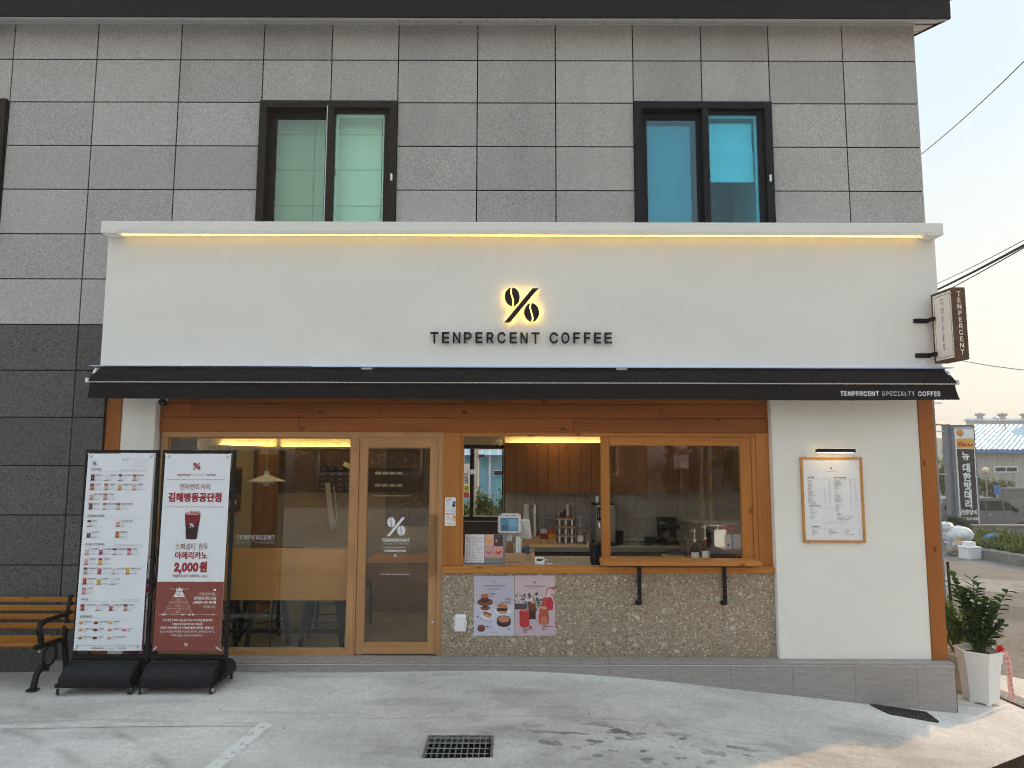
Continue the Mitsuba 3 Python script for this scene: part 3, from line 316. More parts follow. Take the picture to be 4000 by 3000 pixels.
50672:(127,((30,31,41,31,42,1,113,1,113,-8,30,-8),),((9,73,13,92,26,103,48,105,66,94,97,94,98,113,109,113,109,22,98,22,98,55,66,55,50,44,32,44,14,56),(72,85,72,64,98,65,98,85),(19,73,28,57,44,53,57,60,62,77,53,92,38,96,24,87),)),
50688:(127,((14,-2,33,14,38,26,38,38,50,38,52,19,67,1,82,19,85,38,96,38,100,15,120,-1,115,-10,112,-9,101,-2,90,13,83,1,68,-10,56,-5,44,12,34,-1,21,-9),),((9,83,14,95,31,106,53,105,66,96,97,96,98,114,109,114,109,43,98,42,97,59,66,59,45,48,27,50,13,62),(72,86,72,68,98,69,98,87),(20,73,29,61,45,58,58,66,61,83,52,94,35,97,22,87),)),
50724:(127,((7,5,7,14,57,15,57,40,33,47,19,62,19,81,28,95,46,104,70,105,87,101,101,92,108,80,107,62,93,47,69,40,69,15,120,14,119,5),(29,72,32,63,39,55,68,49,89,56,97,74,87,90,58,96,37,89),)),
50752:(127,((91,113,103,113,103,63,122,62,122,53,103,52,103,-11,91,-11),),((6,26,38,26,38,47,21,54,11,69,11,83,17,94,25,101,39,105,53,105,66,99,75,87,76,69,66,53,50,47,50,27,83,29,84,21,7,16),(22,72,31,60,48,57,62,65,66,78,58,92,41,96,27,89),)),
50836:(127,((7,5,7,14,34,15,34,48,23,57,18,71,19,84,28,96,46,104,69,106,90,101,103,91,108,71,104,59,92,48,92,15,120,14,119,5),(29,73,39,57,52,52,70,51,90,59,97,74,94,84,86,92,57,97,36,89),(47,44,46,14,80,15,80,43),)),
50857:(127,((7,43,7,52,34,52,34,69,21,80,20,95,30,105,52,111,79,111,99,103,105,96,107,85,103,77,92,70,92,53,119,52,119,43),(31,87,41,77,66,74,89,79,95,89,86,99,56,103,38,98),(46,53,80,52,80,66,46,66),),((21,7,21,15,26,25,52,33,92,29,105,15,105,6,97,-4,71,-11,38,-8,28,-3),(32,9,41,1,66,-2,88,2,94,13,81,23,56,25,38,20),)),
50864:(127,((7,33,7,42,120,42,119,33,69,32,69,-11,57,-11,57,33),),((19,77,21,89,26,98,39,105,56,109,75,108,94,102,102,95,107,84,105,72,97,63,70,54,36,58,25,66),(31,80,33,74,44,66,68,63,89,70,95,84,82,97,58,100,38,93),)),
50892:(127,((69,28,97,29,97,113,109,114,109,-11,97,-11,97,19,69,19),),((6,48,88,52,89,44,52,39,52,-7,41,-7,41,39,8,38),),((15,81,17,92,25,101,42,108,68,103,78,88,74,69,65,62,52,58,27,63,19,70),(26,81,34,71,48,67,61,71,66,78,67,86,60,96,45,99,31,94),)),
50896:(127,((24,28,35,28,35,1,112,1,112,-8,24,-8),),((72,32,72,40,97,41,97,114,108,114,109,19,97,19,96,32),),((6,56,87,60,87,52,54,48,53,23,42,23,42,47,7,47),),((16,84,17,94,23,102,42,109,67,104,75,96,77,88,70,72,52,65,27,69),(27,85,35,76,51,74,61,78,66,88,60,97,43,100,32,97),)),
50900:(127,((25,28,25,36,109,36,109,10,37,10,37,-1,112,-1,113,-10,26,-10,26,17,97,17,97,27),),((72,47,72,54,97,55,97,114,108,114,109,41,97,40,97,47),),((6,66,88,70,88,62,52,59,52,40,40,40,40,58,8,58),),((16,89,17,98,23,106,43,112,65,109,74,102,77,95,73,81,53,74,29,76,21,81),(27,91,34,84,52,82,63,86,66,95,59,102,42,104,31,100),)),
50948:(127,((97,113,109,113,109,-11,97,-11),),((7,46,89,50,89,42,54,38,54,-7,42,-7,42,36,8,36),),((16,77,21,98,41,108,68,103,79,87,74,68,56,57,42,57,27,62),(27,80,35,69,53,66,65,72,68,85,59,96,44,99,30,91),)),
50976:(127,((7,33,7,42,120,42,120,33,90,33,90,-11,79,-11,78,33,48,33,48,-11,36,-11,35,33),),((19,77,21,91,27,99,39,105,56,109,75,108,95,101,104,93,107,84,105,73,97,63,70,54,37,58,24,68),(31,80,35,72,44,67,68,64,89,70,95,84,83,96,58,100,38,93),)),
51004:(127,((7,15,120,15,120,6,7,5),),((18,69,19,83,30,96,57,106,74,105,91,100,104,88,108,75,107,61,99,49,85,41,71,37,51,38,34,44,22,55),(29,69,33,58,41,52,68,46,89,55,97,73,94,82,86,91,59,97,36,88),)),
51012:(127,((7,60,119,60,119,51,7,51),),((21,20,93,21,93,31,21,32,21,40,105,40,105,12,33,12,32,0,108,-1,108,-10,21,-10),),((19,87,25,103,49,111,89,109,103,101,107,94,106,85,99,76,73,69,35,72,25,77),(31,90,42,80,70,77,90,82,95,91,92,97,82,101,56,103,38,99),)),
51032:(127,((97,-11,97,114,108,114,108,-11),),((7,26,89,30,89,22,9,16),),((14,71,18,92,38,104,52,105,68,100,80,81,75,58,68,51,52,46,26,52,17,61),(25,72,33,60,49,56,65,63,69,78,60,92,45,95,28,86),)),
51060:(127,((97,-11,97,114,108,114,109,-11),),((11,54,15,83,29,101,49,104,68,90,74,72,74,49,69,34,58,21,39,17,26,22,16,36),(22,56,26,39,35,29,46,28,57,35,62,48,64,65,61,79,52,91,41,94,29,87,24,73),)),
51064:(127,((29,32,40,32,41,1,113,1,113,-8,29,-8),),((97,113,109,113,108,22,97,22),),((10,69,15,92,33,104,48,105,61,100,74,82,71,59,63,50,50,44,25,48,15,56),(21,72,28,58,46,54,59,61,64,76,55,91,39,95,24,86),)),
51068:(127,((28,35,28,44,109,44,109,13,40,13,40,1,113,0,113,-9,29,-9,29,22,97,22,97,34),),((97,114,109,114,109,50,97,50),),((10,86,15,98,24,105,49,109,68,99,74,78,71,69,62,59,37,54,17,63,11,72),(21,80,27,68,44,63,58,69,63,82,56,95,38,100,24,92),)),
51080:(127,((13,-2,33,14,38,37,49,37,51,18,66,1,82,20,84,37,95,37,99,15,120,-1,115,-9,112,-9,100,-1,89,13,80,-1,67,-10,55,-4,43,12,22,-8,18,-9),),((97,42,97,113,109,113,109,42),),((10,82,14,94,24,103,47,107,60,103,69,95,74,73,70,62,61,53,35,49,15,60),(21,76,28,62,45,58,60,66,64,78,56,93,38,97,24,89),)),
51086:(127,((25,-9,25,0,44,1,44,28,26,28,26,37,109,37,109,28,93,28,93,1,111,0,111,-9),(55,1,81,0,81,28,55,28),),((97,45,97,114,108,114,109,45),),((10,83,14,95,24,103,47,107,60,103,69,95,74,74,70,62,61,53,35,49,15,61),(21,76,28,63,45,58,60,67,64,79,55,94,37,97,24,89),)),
51088:(127,((91,-11,91,114,102,114,103,64,123,64,123,54,103,54,103,-11),),((5,21,29,46,38,76,38,91,9,91,9,101,76,101,76,91,49,90,53,55,63,40,81,25,75,17,57,30,43,52,22,20,11,13),)),
51109:(127,((92,38,92,114,103,114,103,82,121,82,121,72,103,72,103,38),),((23,9,29,26,56,35,89,32,99,26,104,16,104,8,99,-2,76,-10,39,-7,30,-2),(34,10,47,0,70,-2,89,4,93,14,81,24,56,26,38,20),),((6,50,29,65,38,91,37,95,10,95,10,104,76,104,76,95,49,94,56,70,79,53,74,45,57,53,44,70,36,57,22,45,12,41),)),
51200:(127,((71,59,71,68,98,69,98,114,109,114,109,-11,98,-11,98,59),),((6,22,27,42,38,73,38,91,10,92,10,101,78,101,78,92,50,91,54,57,67,37,82,26,77,18,73,17,60,28,44,54,37,37,21,18,12,14),)),
51201:(127,((73,72,73,81,98,82,98,114,109,114,109,40,98,39,98,71),),((26,32,109,32,109,-11,98,-11,98,23,26,23),),((7,49,30,66,38,87,38,96,11,96,11,105,77,105,77,96,50,95,52,81,57,70,80,53,74,44,58,53,45,71,34,55,21,44,13,41),)),
51204:(127,((30,-8,30,30,41,30,42,1,113,1,113,-8),),((73,70,73,79,98,80,98,114,109,114,109,22,98,22,98,70),),((7,46,30,64,38,84,38,94,11,95,11,104,77,104,77,95,50,93,51,80,57,67,80,50,74,41,59,49,45,68,35,53,22,42,13,38),)),
51216:(127,((73,73,73,83,98,83,98,114,109,114,109,41,98,41,98,73),),((29,34,109,34,109,-9,29,-9),(40,25,40,0,98,0,98,25),),((7,51,29,66,38,87,38,97,11,97,11,106,77,106,77,97,50,96,56,72,67,61,80,54,74,45,58,54,44,72,34,55,19,44,13,42),)),
51221:(127,((73,81,98,82,98,114,109,113,109,40,98,40,98,71,73,72),),((30,2,28,18,34,28,61,36,96,31,107,23,109,16,108,5,101,-3,76,-11,40,-6),(38,12,40,6,49,1,77,-2,94,4,99,13,89,23,60,26,44,22),),((7,49,28,64,38,87,38,96,11,96,11,105,77,105,77,96,50,94,57,70,80,53,74,44,58,53,45,71,37,57,19,43,13,41),)),
51228:(127,((101,114,112,114,112,-11,101,-11),),((56,60,56,69,77,70,77,111,87,111,87,-5,77,-5,77,59),),((6,22,23,41,32,70,32,90,9,90,9,99,65,99,65,90,44,90,44,71,52,43,69,26,68,23,64,17,55,22,38,51,19,19,12,14),)),
51592:(127,((7,5,7,15,120,15,119,5),),((13,46,27,50,44,61,57,85,57,92,16,92,16,101,110,101,110,92,69,91,71,76,83,61,100,50,114,46,110,37,81,49,63,69,50,52,33,41,17,37),)),
51600:(127,((7,61,119,61,119,52,7,52),),((13,76,43,84,56,98,17,100,17,109,109,109,109,100,70,98,83,84,113,76,110,67,81,74,63,88,52,78,34,70,17,67),),((21,20,93,21,93,31,21,32,21,40,105,40,105,11,33,11,32,0,108,-1,108,-10,21,-10),)),
51609:(127,((7,47,7,56,119,56,119,47),),((13,73,41,81,56,98,17,100,17,109,109,109,109,100,70,98,76,88,86,81,113,73,109,64,78,74,63,88,51,76,32,67,17,64),),((21,39,32,39,33,25,93,25,93,39,105,39,105,-9,21,-9),(33,15,33,0,93,1,93,16),)),
51648:(127,((97,114,109,113,109,-11,97,-11),),((7,22,27,40,40,69,39,91,11,91,11,101,80,101,80,91,52,90,54,59,67,38,84,25,79,17,58,32,46,52,34,31,22,18,13,13),)),
51652:(127,((29,31,40,31,41,1,113,1,113,-8,29,-8),),((97,113,109,113,109,22,97,22),),((9,47,31,62,40,84,40,94,11,94,11,103,80,103,80,94,52,93,53,78,59,66,83,49,77,40,60,49,46,67,34,50,22,41,14,38),)),
52264:(127,((91,114,103,114,103,63,123,62,123,53,103,52,103,-11,91,-11),),((6,21,28,42,37,70,37,83,9,83,9,92,37,92,37,112,48,112,48,92,76,92,76,83,48,83,48,70,57,43,79,23,73,15,62,21,43,49,34,33,21,18,12,13),)),
52265:(127,((92,114,103,114,103,81,121,81,121,71,103,71,103,38,92,38),),((22,31,103,31,103,-11,92,-11,92,22,22,22),),((7,49,28,62,38,83,37,89,10,89,10,99,37,99,38,114,49,114,50,99,77,99,77,89,49,89,50,78,57,66,80,52,74,42,57,51,44,68,37,56,19,42,13,40),)),
52285:(127,((92,37,92,113,103,114,103,82,121,82,121,72,103,72,103,37),),((23,8,29,25,53,34,90,30,100,24,104,16,104,6,98,-2,74,-10,38,-7,28,-1),(34,9,47,0,70,-2,88,3,93,13,84,22,57,25,39,20),),((7,48,30,65,38,83,37,89,10,89,10,99,37,99,38,114,49,114,50,99,77,99,77,89,49,89,51,77,59,65,80,53,74,44,56,53,44,68,34,54,23,45,12,41),)),
52397:(127,((27,9,33,26,61,35,95,31,105,24,109,16,109,8,104,-2,76,-11,41,-7,30,2),(38,9,50,0,77,-2,93,3,98,12,97,18,88,23,60,26,42,20),),((73,78,97,78,98,113,109,113,109,38,98,38,98,69,73,69),),((7,49,27,62,38,83,37,89,10,89,10,99,37,99,38,114,49,114,50,99,77,99,77,89,49,89,56,68,80,53,75,44,57,52,44,68,36,56,21,44,13,40),)),
52404:(127,((101,114,112,114,112,-11,101,-11),),((58,55,58,65,77,65,77,111,87,111,87,-5,77,-5,77,55),),((6,23,23,40,32,68,32,81,9,81,9,91,32,91,32,109,43,109,44,91,66,91,66,81,43,81,43,73,50,47,69,25,64,17,59,19,48,31,38,49,29,31,18,18,12,15),)),
52488:(127,((7,5,7,14,57,14,57,42,69,42,69,14,120,14,120,5),),((13,47,44,60,57,81,57,85,17,85,17,94,57,94,57,111,69,111,69,94,109,94,109,85,69,83,72,71,80,61,93,53,113,47,109,38,81,48,63,66,54,54,36,43,17,38),)),
52572:(127,((97,114,108,114,108,-11,97,-11),),((7,24,42,25,42,48,54,48,54,25,89,29,89,20,9,14),),((11,52,32,64,42,86,14,88,14,97,42,98,42,113,54,113,54,97,83,97,83,88,54,88,63,67,85,54,80,45,62,54,48,70,29,49,17,44),)),
52628:(127,((7,29,7,38,119,38,119,29,69,28,68,-11,57,-11,57,29),),((14,57,44,68,57,87,57,89,18,89,18,99,57,99,57,114,69,114,69,99,108,99,108,89,69,89,72,78,82,68,112,57,108,48,79,58,63,73,50,60,30,50,18,48),)),
52629:(127,((7,42,7,51,119,51,119,42,69,41,69,28,105,28,105,-11,94,-11,93,18,19,18,19,28,57,28,57,42),),((14,66,44,75,57,91,18,92,18,101,57,101,57,115,69,114,69,101,108,101,108,92,69,90,81,76,112,66,109,58,80,65,63,79,53,69,34,61,17,58),)),
52636:(127,((7,50,7,58,119,58,119,50,69,49,69,38,105,38,105,11,32,10,33,-1,108,-1,108,-10,21,-10,21,19,93,19,93,29,21,30,21,38,57,38,57,49),),((13,73,40,78,56,92,18,94,18,103,57,103,57,115,69,115,69,103,108,103,108,94,70,92,86,78,113,71,110,64,95,66,73,74,63,83,53,74,31,66,16,64),)),
52824:(127,((97,114,109,113,109,-11,97,-11),),((10,21,30,40,41,68,41,83,13,83,13,92,41,92,41,112,53,112,53,92,81,92,81,83,53,82,56,55,66,39,85,25,80,17,74,17,58,31,47,50,26,19,15,13),)),
52828:(127,((29,30,40,30,41,1,113,1,113,-8,29,-8),),((97,113,109,113,109,22,97,22),),((10,44,30,59,41,82,40,88,13,88,13,97,40,97,41,113,52,113,53,97,80,97,80,88,52,87,59,64,83,48,78,39,59,49,46,64,39,53,21,38,15,37),)),
52841:(127,((29,39,40,39,41,25,97,25,97,39,109,39,109,-9,29,-9),(41,15,41,0,97,0,97,15),),((97,45,97,114,109,114,109,45),),((9,54,33,70,41,88,40,91,13,91,13,100,40,100,41,115,52,115,53,100,80,100,80,91,52,90,59,71,84,56,79,48,63,54,47,72,33,54,19,46,14,45),)),
52852:(127,((91,114,103,114,103,63,122,63,122,53,103,53,103,-11,91,-11),),((8,18,33,35,52,59,10,56,9,66,54,69,59,85,58,92,15,92,15,101,71,101,67,68,52,38,37,23,15,10),)),
52964:(127,((69,54,69,64,98,64,98,114,109,114,109,-11,98,-11,98,54),),((7,17,35,37,50,60,9,57,7,66,54,69,58,85,57,92,14,92,14,101,69,101,65,67,54,44,41,28,19,12,13,10),)),
52992:(127,((101,113,112,114,112,-11,101,-11),),((7,67,47,70,49,80,49,90,14,90,14,99,61,99,57,65,75,64,76,111,87,111,87,-5,76,-5,75,55,53,55,41,36,14,15,8,23,34,44,43,60,9,57),)),
53076:(127,((7,6,7,15,50,16,50,48,62,48,62,16,119,15,119,6),),((17,68,88,71,95,74,94,92,21,92,21,101,105,101,101,32,89,33,93,63,18,58),)),
53080:(127,((7,38,7,48,52,48,53,66,64,65,65,48,119,48,119,38),),((21,27,33,28,33,0,108,0,108,-9,21,-9),),((17,83,94,85,93,99,20,99,20,108,105,108,102,56,91,57,93,76,19,73),)),
53084:(127,((7,50,7,60,52,60,53,74,64,74,65,60,119,60,119,50),),((21,19,93,21,93,31,21,32,21,40,105,40,105,11,33,11,32,1,108,0,108,-9,21,-9),),((17,88,94,91,93,101,20,101,20,110,105,110,103,67,91,68,93,83,19,79),)),
53216:(127,((7,37,7,46,88,46,91,52,93,70,19,66,18,77,93,79,94,97,21,97,21,106,105,106,101,47,119,46,119,37,69,37,69,-11,57,-11,57,37),)),
53356:(127,((7,16,119,16,119,6,7,6),),((17,63,94,67,94,92,21,92,21,101,105,101,105,55,100,25,89,26,93,58,18,54),)),
53364:(127,((7,53,7,62,91,64,92,78,19,75,18,84,93,87,94,98,21,99,21,108,105,108,103,63,119,62,119,53),),((20,42,106,42,106,13,32,13,32,0,110,-1,110,-10,21,-10,21,21,94,21,95,32,20,33),)),
53412:(127,((97,114,109,114,109,-11,97,-11),),((10,17,36,36,53,60,11,57,10,66,57,70,61,85,61,92,16,92,16,101,73,101,69,67,54,38,37,22,16,9),)),
53552:(127,((72,57,72,66,98,67,98,114,109,114,109,-11,98,-11,98,57),),((13,103,70,103,70,93,24,93,24,67,65,67,65,58,24,58,24,29,77,32,79,22,13,18),)),
53580:(127,((101,114,112,114,112,-11,101,-11),),((58,57,58,66,76,67,76,111,87,111,87,-5,76,-5,76,57),),((11,19,11,99,58,99,58,89,22,89,23,66,52,65,52,56,23,56,22,29,64,32,65,22),)),
53584:(127,((31,-8,31,30,42,30,43,1,115,1,115,-8),),((101,113,112,113,112,20,101,20),),((60,69,60,79,77,79,77,111,88,111,88,23,77,23,77,69),),((13,41,13,103,60,103,60,94,24,94,24,78,54,77,54,68,24,68,23,50,65,53,66,44),)),
53685:(127,((7,38,7,48,57,48,57,60,22,60,22,111,105,111,105,101,34,101,34,89,102,89,102,81,34,81,33,69,106,69,106,60,69,60,69,48,119,48,119,38),),((21,13,27,22,37,26,72,29,100,21,105,6,99,-3,91,-7,54,-11,28,-4,21,3),(32,9,43,-1,70,-2,90,2,94,11,84,18,56,21,40,18),)),
53944:(127,((7,15,119,15,120,5,7,5),),((21,103,105,103,105,94,34,94,33,75,103,75,103,66,33,66,33,47,107,46,107,37,21,37),)),
54000:(127,((97,114,109,114,109,-11,97,-11),),((15,103,75,103,74,93,26,93,26,68,70,68,70,58,26,58,26,29,83,32,84,23,15,19),)),
54028:(127,((91,114,103,114,103,64,123,64,123,54,103,54,103,-11,91,-11),),((6,30,22,30,22,91,9,91,9,100,78,100,78,91,64,91,64,32,83,33,84,25,7,20),(33,30,53,31,53,91,33,91),)),
54140:(127,((74,57,74,66,98,67,98,114,109,114,109,-11,98,-11,98,57),),((6,29,22,30,22,91,10,92,10,101,79,101,79,92,64,91,64,32,82,33,83,24,7,19),(34,91,33,30,53,30,53,91),)),
54144:(127,((30,30,41,29,42,1,112,1,112,-8,30,-8),),((76,69,76,79,98,79,98,114,109,114,109,21,98,21,98,69),),((7,52,23,52,23,93,10,93,10,103,76,103,76,93,64,93,64,54,81,55,82,46,9,42),(34,93,34,52,52,52,53,93),)),
54168:(127,((102,114,113,114,113,-11,102,-11),),((61,56,61,66,78,67,78,111,89,111,89,-5,78,-5,78,56),),((6,29,18,30,18,88,8,89,8,98,65,98,65,89,54,88,54,32,68,32,68,23,7,19),(29,30,44,31,44,89,29,88),)),
54532:(127,((7,15,120,15,120,5,7,5),),((17,92,17,101,109,101,109,92,89,91,89,49,109,49,109,40,17,40,17,49,36,49,36,92),(48,49,78,49,78,92,48,92),)),
54540:(127,((7,58,119,58,119,49,7,49),),((17,101,17,110,108,110,108,101,90,101,90,78,108,77,108,69,18,69,18,77,36,78,36,101),(48,78,78,77,78,101,48,101),),((21,19,93,20,93,29,21,29,21,38,105,38,105,11,33,11,32,-1,108,-1,108,-10,21,-10),)),
54588:(127,((97,114,109,114,109,-11,97,-11),),((7,30,23,30,23,91,10,91,10,100,80,100,80,91,66,91,66,32,87,33,87,25,8,20),(35,30,56,31,55,91,34,91),)),
54616:(127,((91,-11,91,114,103,114,103,63,123,62,123,53,103,52,103,-11),),((6,94,37,94,38,112,49,112,49,94,80,94,80,85,6,85),),((13,41,17,61,37,74,61,70,73,52,69,29,50,17,26,21,17,30),(24,42,32,29,46,26,59,34,62,50,54,62,38,64,27,56),)),
54620:(127,((92,113,103,113,103,73,121,73,121,63,103,63,103,20,92,20),),((26,27,37,28,38,1,109,1,109,-8,26,-8),),((7,99,38,99,38,113,50,113,50,99,81,99,81,89,7,89),),((14,59,22,76,39,83,61,79,73,64,69,46,49,36,25,40,16,49),(25,56,33,47,49,45,60,51,62,62,53,72,39,73,28,68),)),
54633:(127,((92,41,92,114,99,114,103,113,103,82,121,82,121,72,103,72,103,41),),((25,-9,25,36,37,36,37,23,92,23,92,36,103,36,103,-9),(37,1,92,0,92,13,37,14),),((7,101,38,101,38,115,50,115,50,101,81,101,81,92,7,92),),((14,64,21,80,38,86,61,83,73,69,70,52,50,42,23,47,17,54),(25,61,34,53,48,51,61,58,62,67,54,76,41,77,27,71),)),
54644:(127,((74,-5,74,111,85,111,85,62,101,61,101,114,112,114,112,-11,101,-11,100,52,85,52,85,-5),),((7,92,31,92,32,110,43,110,43,93,68,92,68,83,7,83),),((11,42,14,62,31,74,50,72,59,65,64,54,60,30,45,18,34,18,22,22),(21,43,29,30,43,28,53,38,53,55,46,63,32,65,24,57),)),
54663:(127,((22,-2,50,8,61,18,65,32,76,32,77,23,86,11,119,-2,115,-10,101,-8,82,1,70,13,56,-1,39,-8,26,-10),),((74,36,74,112,85,112,86,79,100,79,101,114,112,114,112,26,101,26,100,69,86,69,85,37),),((6,99,32,99,32,113,44,113,44,99,69,99,69,89,6,89),),((11,57,15,73,33,83,53,80,64,65,59,46,42,38,21,42),(22,58,29,49,41,47,52,54,54,63,48,72,34,74,24,69),)),
54693:(127,((92,114,103,114,103,92,121,92,121,83,103,82,103,66,121,66,121,56,103,56,103,33,92,33),),((24,15,32,25,40,29,76,32,99,24,105,8,102,1,91,-7,57,-11,30,-3,25,5),(35,10,46,0,68,-2,89,3,93,13,81,22,58,23,41,19),),((7,100,38,100,38,115,50,115,50,100,81,100,81,91,7,91),),((14,62,17,73,25,80,50,84,69,75,73,57,62,44,38,40,21,46),(25,60,31,52,47,49,61,55,62,65,54,74,40,76,28,70),)),
54728:(127,((77,61,98,62,98,114,109,114,109,-11,98,-11,98,52,77,52),),((7,94,37,94,38,112,49,112,50,94,80,94,80,85,7,85),),((14,42,19,63,28,70,40,74,61,69,69,61,73,48,66,26,48,17,26,22,18,30),(25,42,32,30,46,26,59,34,62,50,53,62,38,64,28,56),)),
54756:(127,((101,113,113,113,113,-11,101,-11),),((64,65,78,66,79,111,89,111,89,-5,79,-5,78,56,64,56),),((7,92,31,92,32,111,43,111,43,93,68,92,68,83,7,83),),((11,42,15,62,30,74,50,72,62,54,60,30,44,18,22,22,15,30),(21,43,28,30,42,28,52,39,52,53,46,62,32,64,24,57),)),
54788:(127,((29,26,41,27,41,1,112,1,112,-8,29,-8),),((77,45,77,54,98,55,98,71,77,71,77,80,98,81,98,113,109,113,109,19,98,18,98,45),),((7,89,7,99,36,99,37,114,48,114,49,99,77,99,77,89),),((14,54,19,74,38,83,58,79,66,72,70,62,66,44,49,35,25,39),(25,59,27,51,39,44,52,46,60,56,57,67,46,73,32,71),)),
54868:(127,((91,113,103,113,103,61,122,61,122,51,103,51,103,-11,91,-11),),((5,22,39,23,39,36,23,42,16,53,16,65,23,76,46,83,60,80,70,72,74,64,73,50,64,41,51,36,50,24,84,26,85,18,7,13),(26,56,35,46,50,45,61,52,63,62,56,71,41,73,29,67),),((7,99,38,99,39,113,50,113,51,99,82,99,82,89,7,89),)),
54869:(127,((92,113,103,114,103,76,121,76,121,66,103,66,103,30,92,30),),((21,23,103,23,103,-11,92,-11,91,14,22,14),),((6,43,39,44,39,53,26,56,18,62,16,74,28,87,50,89,66,85,74,74,71,61,51,53,51,44,84,47,85,39,7,34),(27,69,35,61,49,60,59,64,63,73,55,80,41,81,31,78),),((9,103,39,103,40,115,51,115,51,103,81,103,81,94,9,94),)),
55141:(127,((7,45,119,45,119,36,7,36),),((13,103,57,103,57,116,69,116,69,103,113,103,113,95,13,95),),((21,5,21,14,26,20,54,28,92,24,100,19,105,11,100,-3,72,-11,36,-8,26,-3),(32,7,45,-1,72,-2,90,2,94,9,81,18,53,19,36,15),),((27,61,23,76,30,83,55,89,91,86,103,74,97,60,73,53,37,56),(35,70,47,62,70,61,87,65,91,72,81,80,56,81,40,78),))}.items()}
_cut = {}
def glyph(c, bold=0):
    if (c, bold) not in _cut:
        ps = [Polygon(np.array(r[0]).reshape(-1, 2), [np.array(h).reshape(-1, 2) for h in r[1:]]) for r in GLYPHS[c][1]]
        g = shapely.union_all([p.buffer(0) for p in ps])
        if bold: g = g.buffer(bold * 100, join_style=2).simplify(0.6)
        t = [tri(p) for p in polys(g)]; at = np.cumsum([0] + [len(v) for v, _ in t])
        _cut[c, bold] = (g, np.vstack([v for v, _ in t]) / 100, np.vstack([f + a for (_, f), a in zip(t, at)]))
    return _cut[c, bold]
def width(s, h, track=0.0): return sum((GLYPHS[c][0] / 100 if c in GLYPHS else 0.36) * h + track * h for c in s) - track * h
def bean(cx, cz, rx, rz):
    e = affinity.rotate(affinity.scale(Point(0, 0).buffer(1, 12), rx, rz), 4); t = np.linspace(-1.15, 1.15, 15)
    s = LineString(np.stack([0.16 * rx * np.sin(t * 2.7) - 0.02 * rx, -t * rz], 1)[::-1]).buffer(0.085 * rx, cap_style=2)
    return affinity.translate(e.difference(s), cx, cz)
LOGO = [bean(0.225, 0.735, 0.215, 0.265), bean(0.77, 0.29, 0.215, 0.265), Polygon([(0, 0), (0.165, 0), (0.965, 0.985), (0.79, 0.985)])]
LOGO_ALL = shapely.union_all(LOGO)

def colour(c, rough=0.55):
    k = 'ink_' + '_'.join(f'{int(x * 1000)}' for x in c) + f'_{int(rough * 100)}'
    if k not in scene: scene[k] = {'type': 'twosided', 'bsdf': {'type': 'principled', 'base_color': {'type': 'rgb', 'value': list(c)}, 'roughness': rough, 'specular': 0.4}}
    return k
class Sheet:
    "Flat print on a surface: origin o, unit vectors u (right) and v (up); every colour becomes one part made of thin sheets."
    def __init__(s, o, u=(1, 0, 0), v=(0, 0, 1), step=0.0006):
        s.o, s.u, s.v = (np.asarray(a, float) for a in (o, u, v)); s.n = np.cross(s.u, s.v); s.step, s.ink = step, {}
    def add(s, v2, f, col, layer=1):
        v2 = np.asarray(v2, float); s.ink.setdefault(col, []).append(tm(s.o + v2[:, :1] * s.u + v2[:, 1:] * s.v + s.n * s.step * layer, f))
    def shape(s, g, col, layer=1):
        for p in polys(g): s.add(*tri(p), col, layer)
    def rect(s, x0, y0, x1, y1, col, layer=1): s.add([(x0, y0), (x1, y0), (x1, y1), (x0, y1)], [[0, 1, 2], [0, 2, 3]], col, layer)
    def poly(s, pts, col, layer=1): s.shape(Polygon(pts), col, layer)
    def oval(s, x, y, rx, ry, col, layer=1, n=18):
        g = np.arange(n) * 2 * np.pi / n; s.add(np.stack([x + rx * np.cos(g), y + ry * np.sin(g)], 1), [[0, i, i + 1] for i in range(1, n - 1)], col, layer)
    def logo(s, x, y, h, col, layer=2): s.shape(affinity.translate(affinity.scale(LOGO_ALL, h, h, origin=(0, 0)), x - 0.48 * h, y), col, layer)
    def text(s, txt, x, y, h, col, align='l', bold=0, track=0.0, layer=2, sx=1.0, slant=0.0):
        w = width(txt, h, track) * sx; x -= {'l': 0, 'c': w / 2, 'r': w}[align]
        for c in txt:
            if c in GLYPHS:
                _, v, f = glyph(c, bold); s.add(np.stack([x + (v[:, 0] + slant * v[:, 1]) * h * sx, y + v[:, 1] * h], 1), f, col, layer)
                x += (GLYPHS[c][0] / 100 + track) * h * sx
            else: x += (0.36 + track) * h * sx
    def done(s, parent, name='print'):
        for col, ms in s.ink.items(): part(parent, name, cat(ms), colour(col), kind='stuff' if len(ms) > 1 else None)

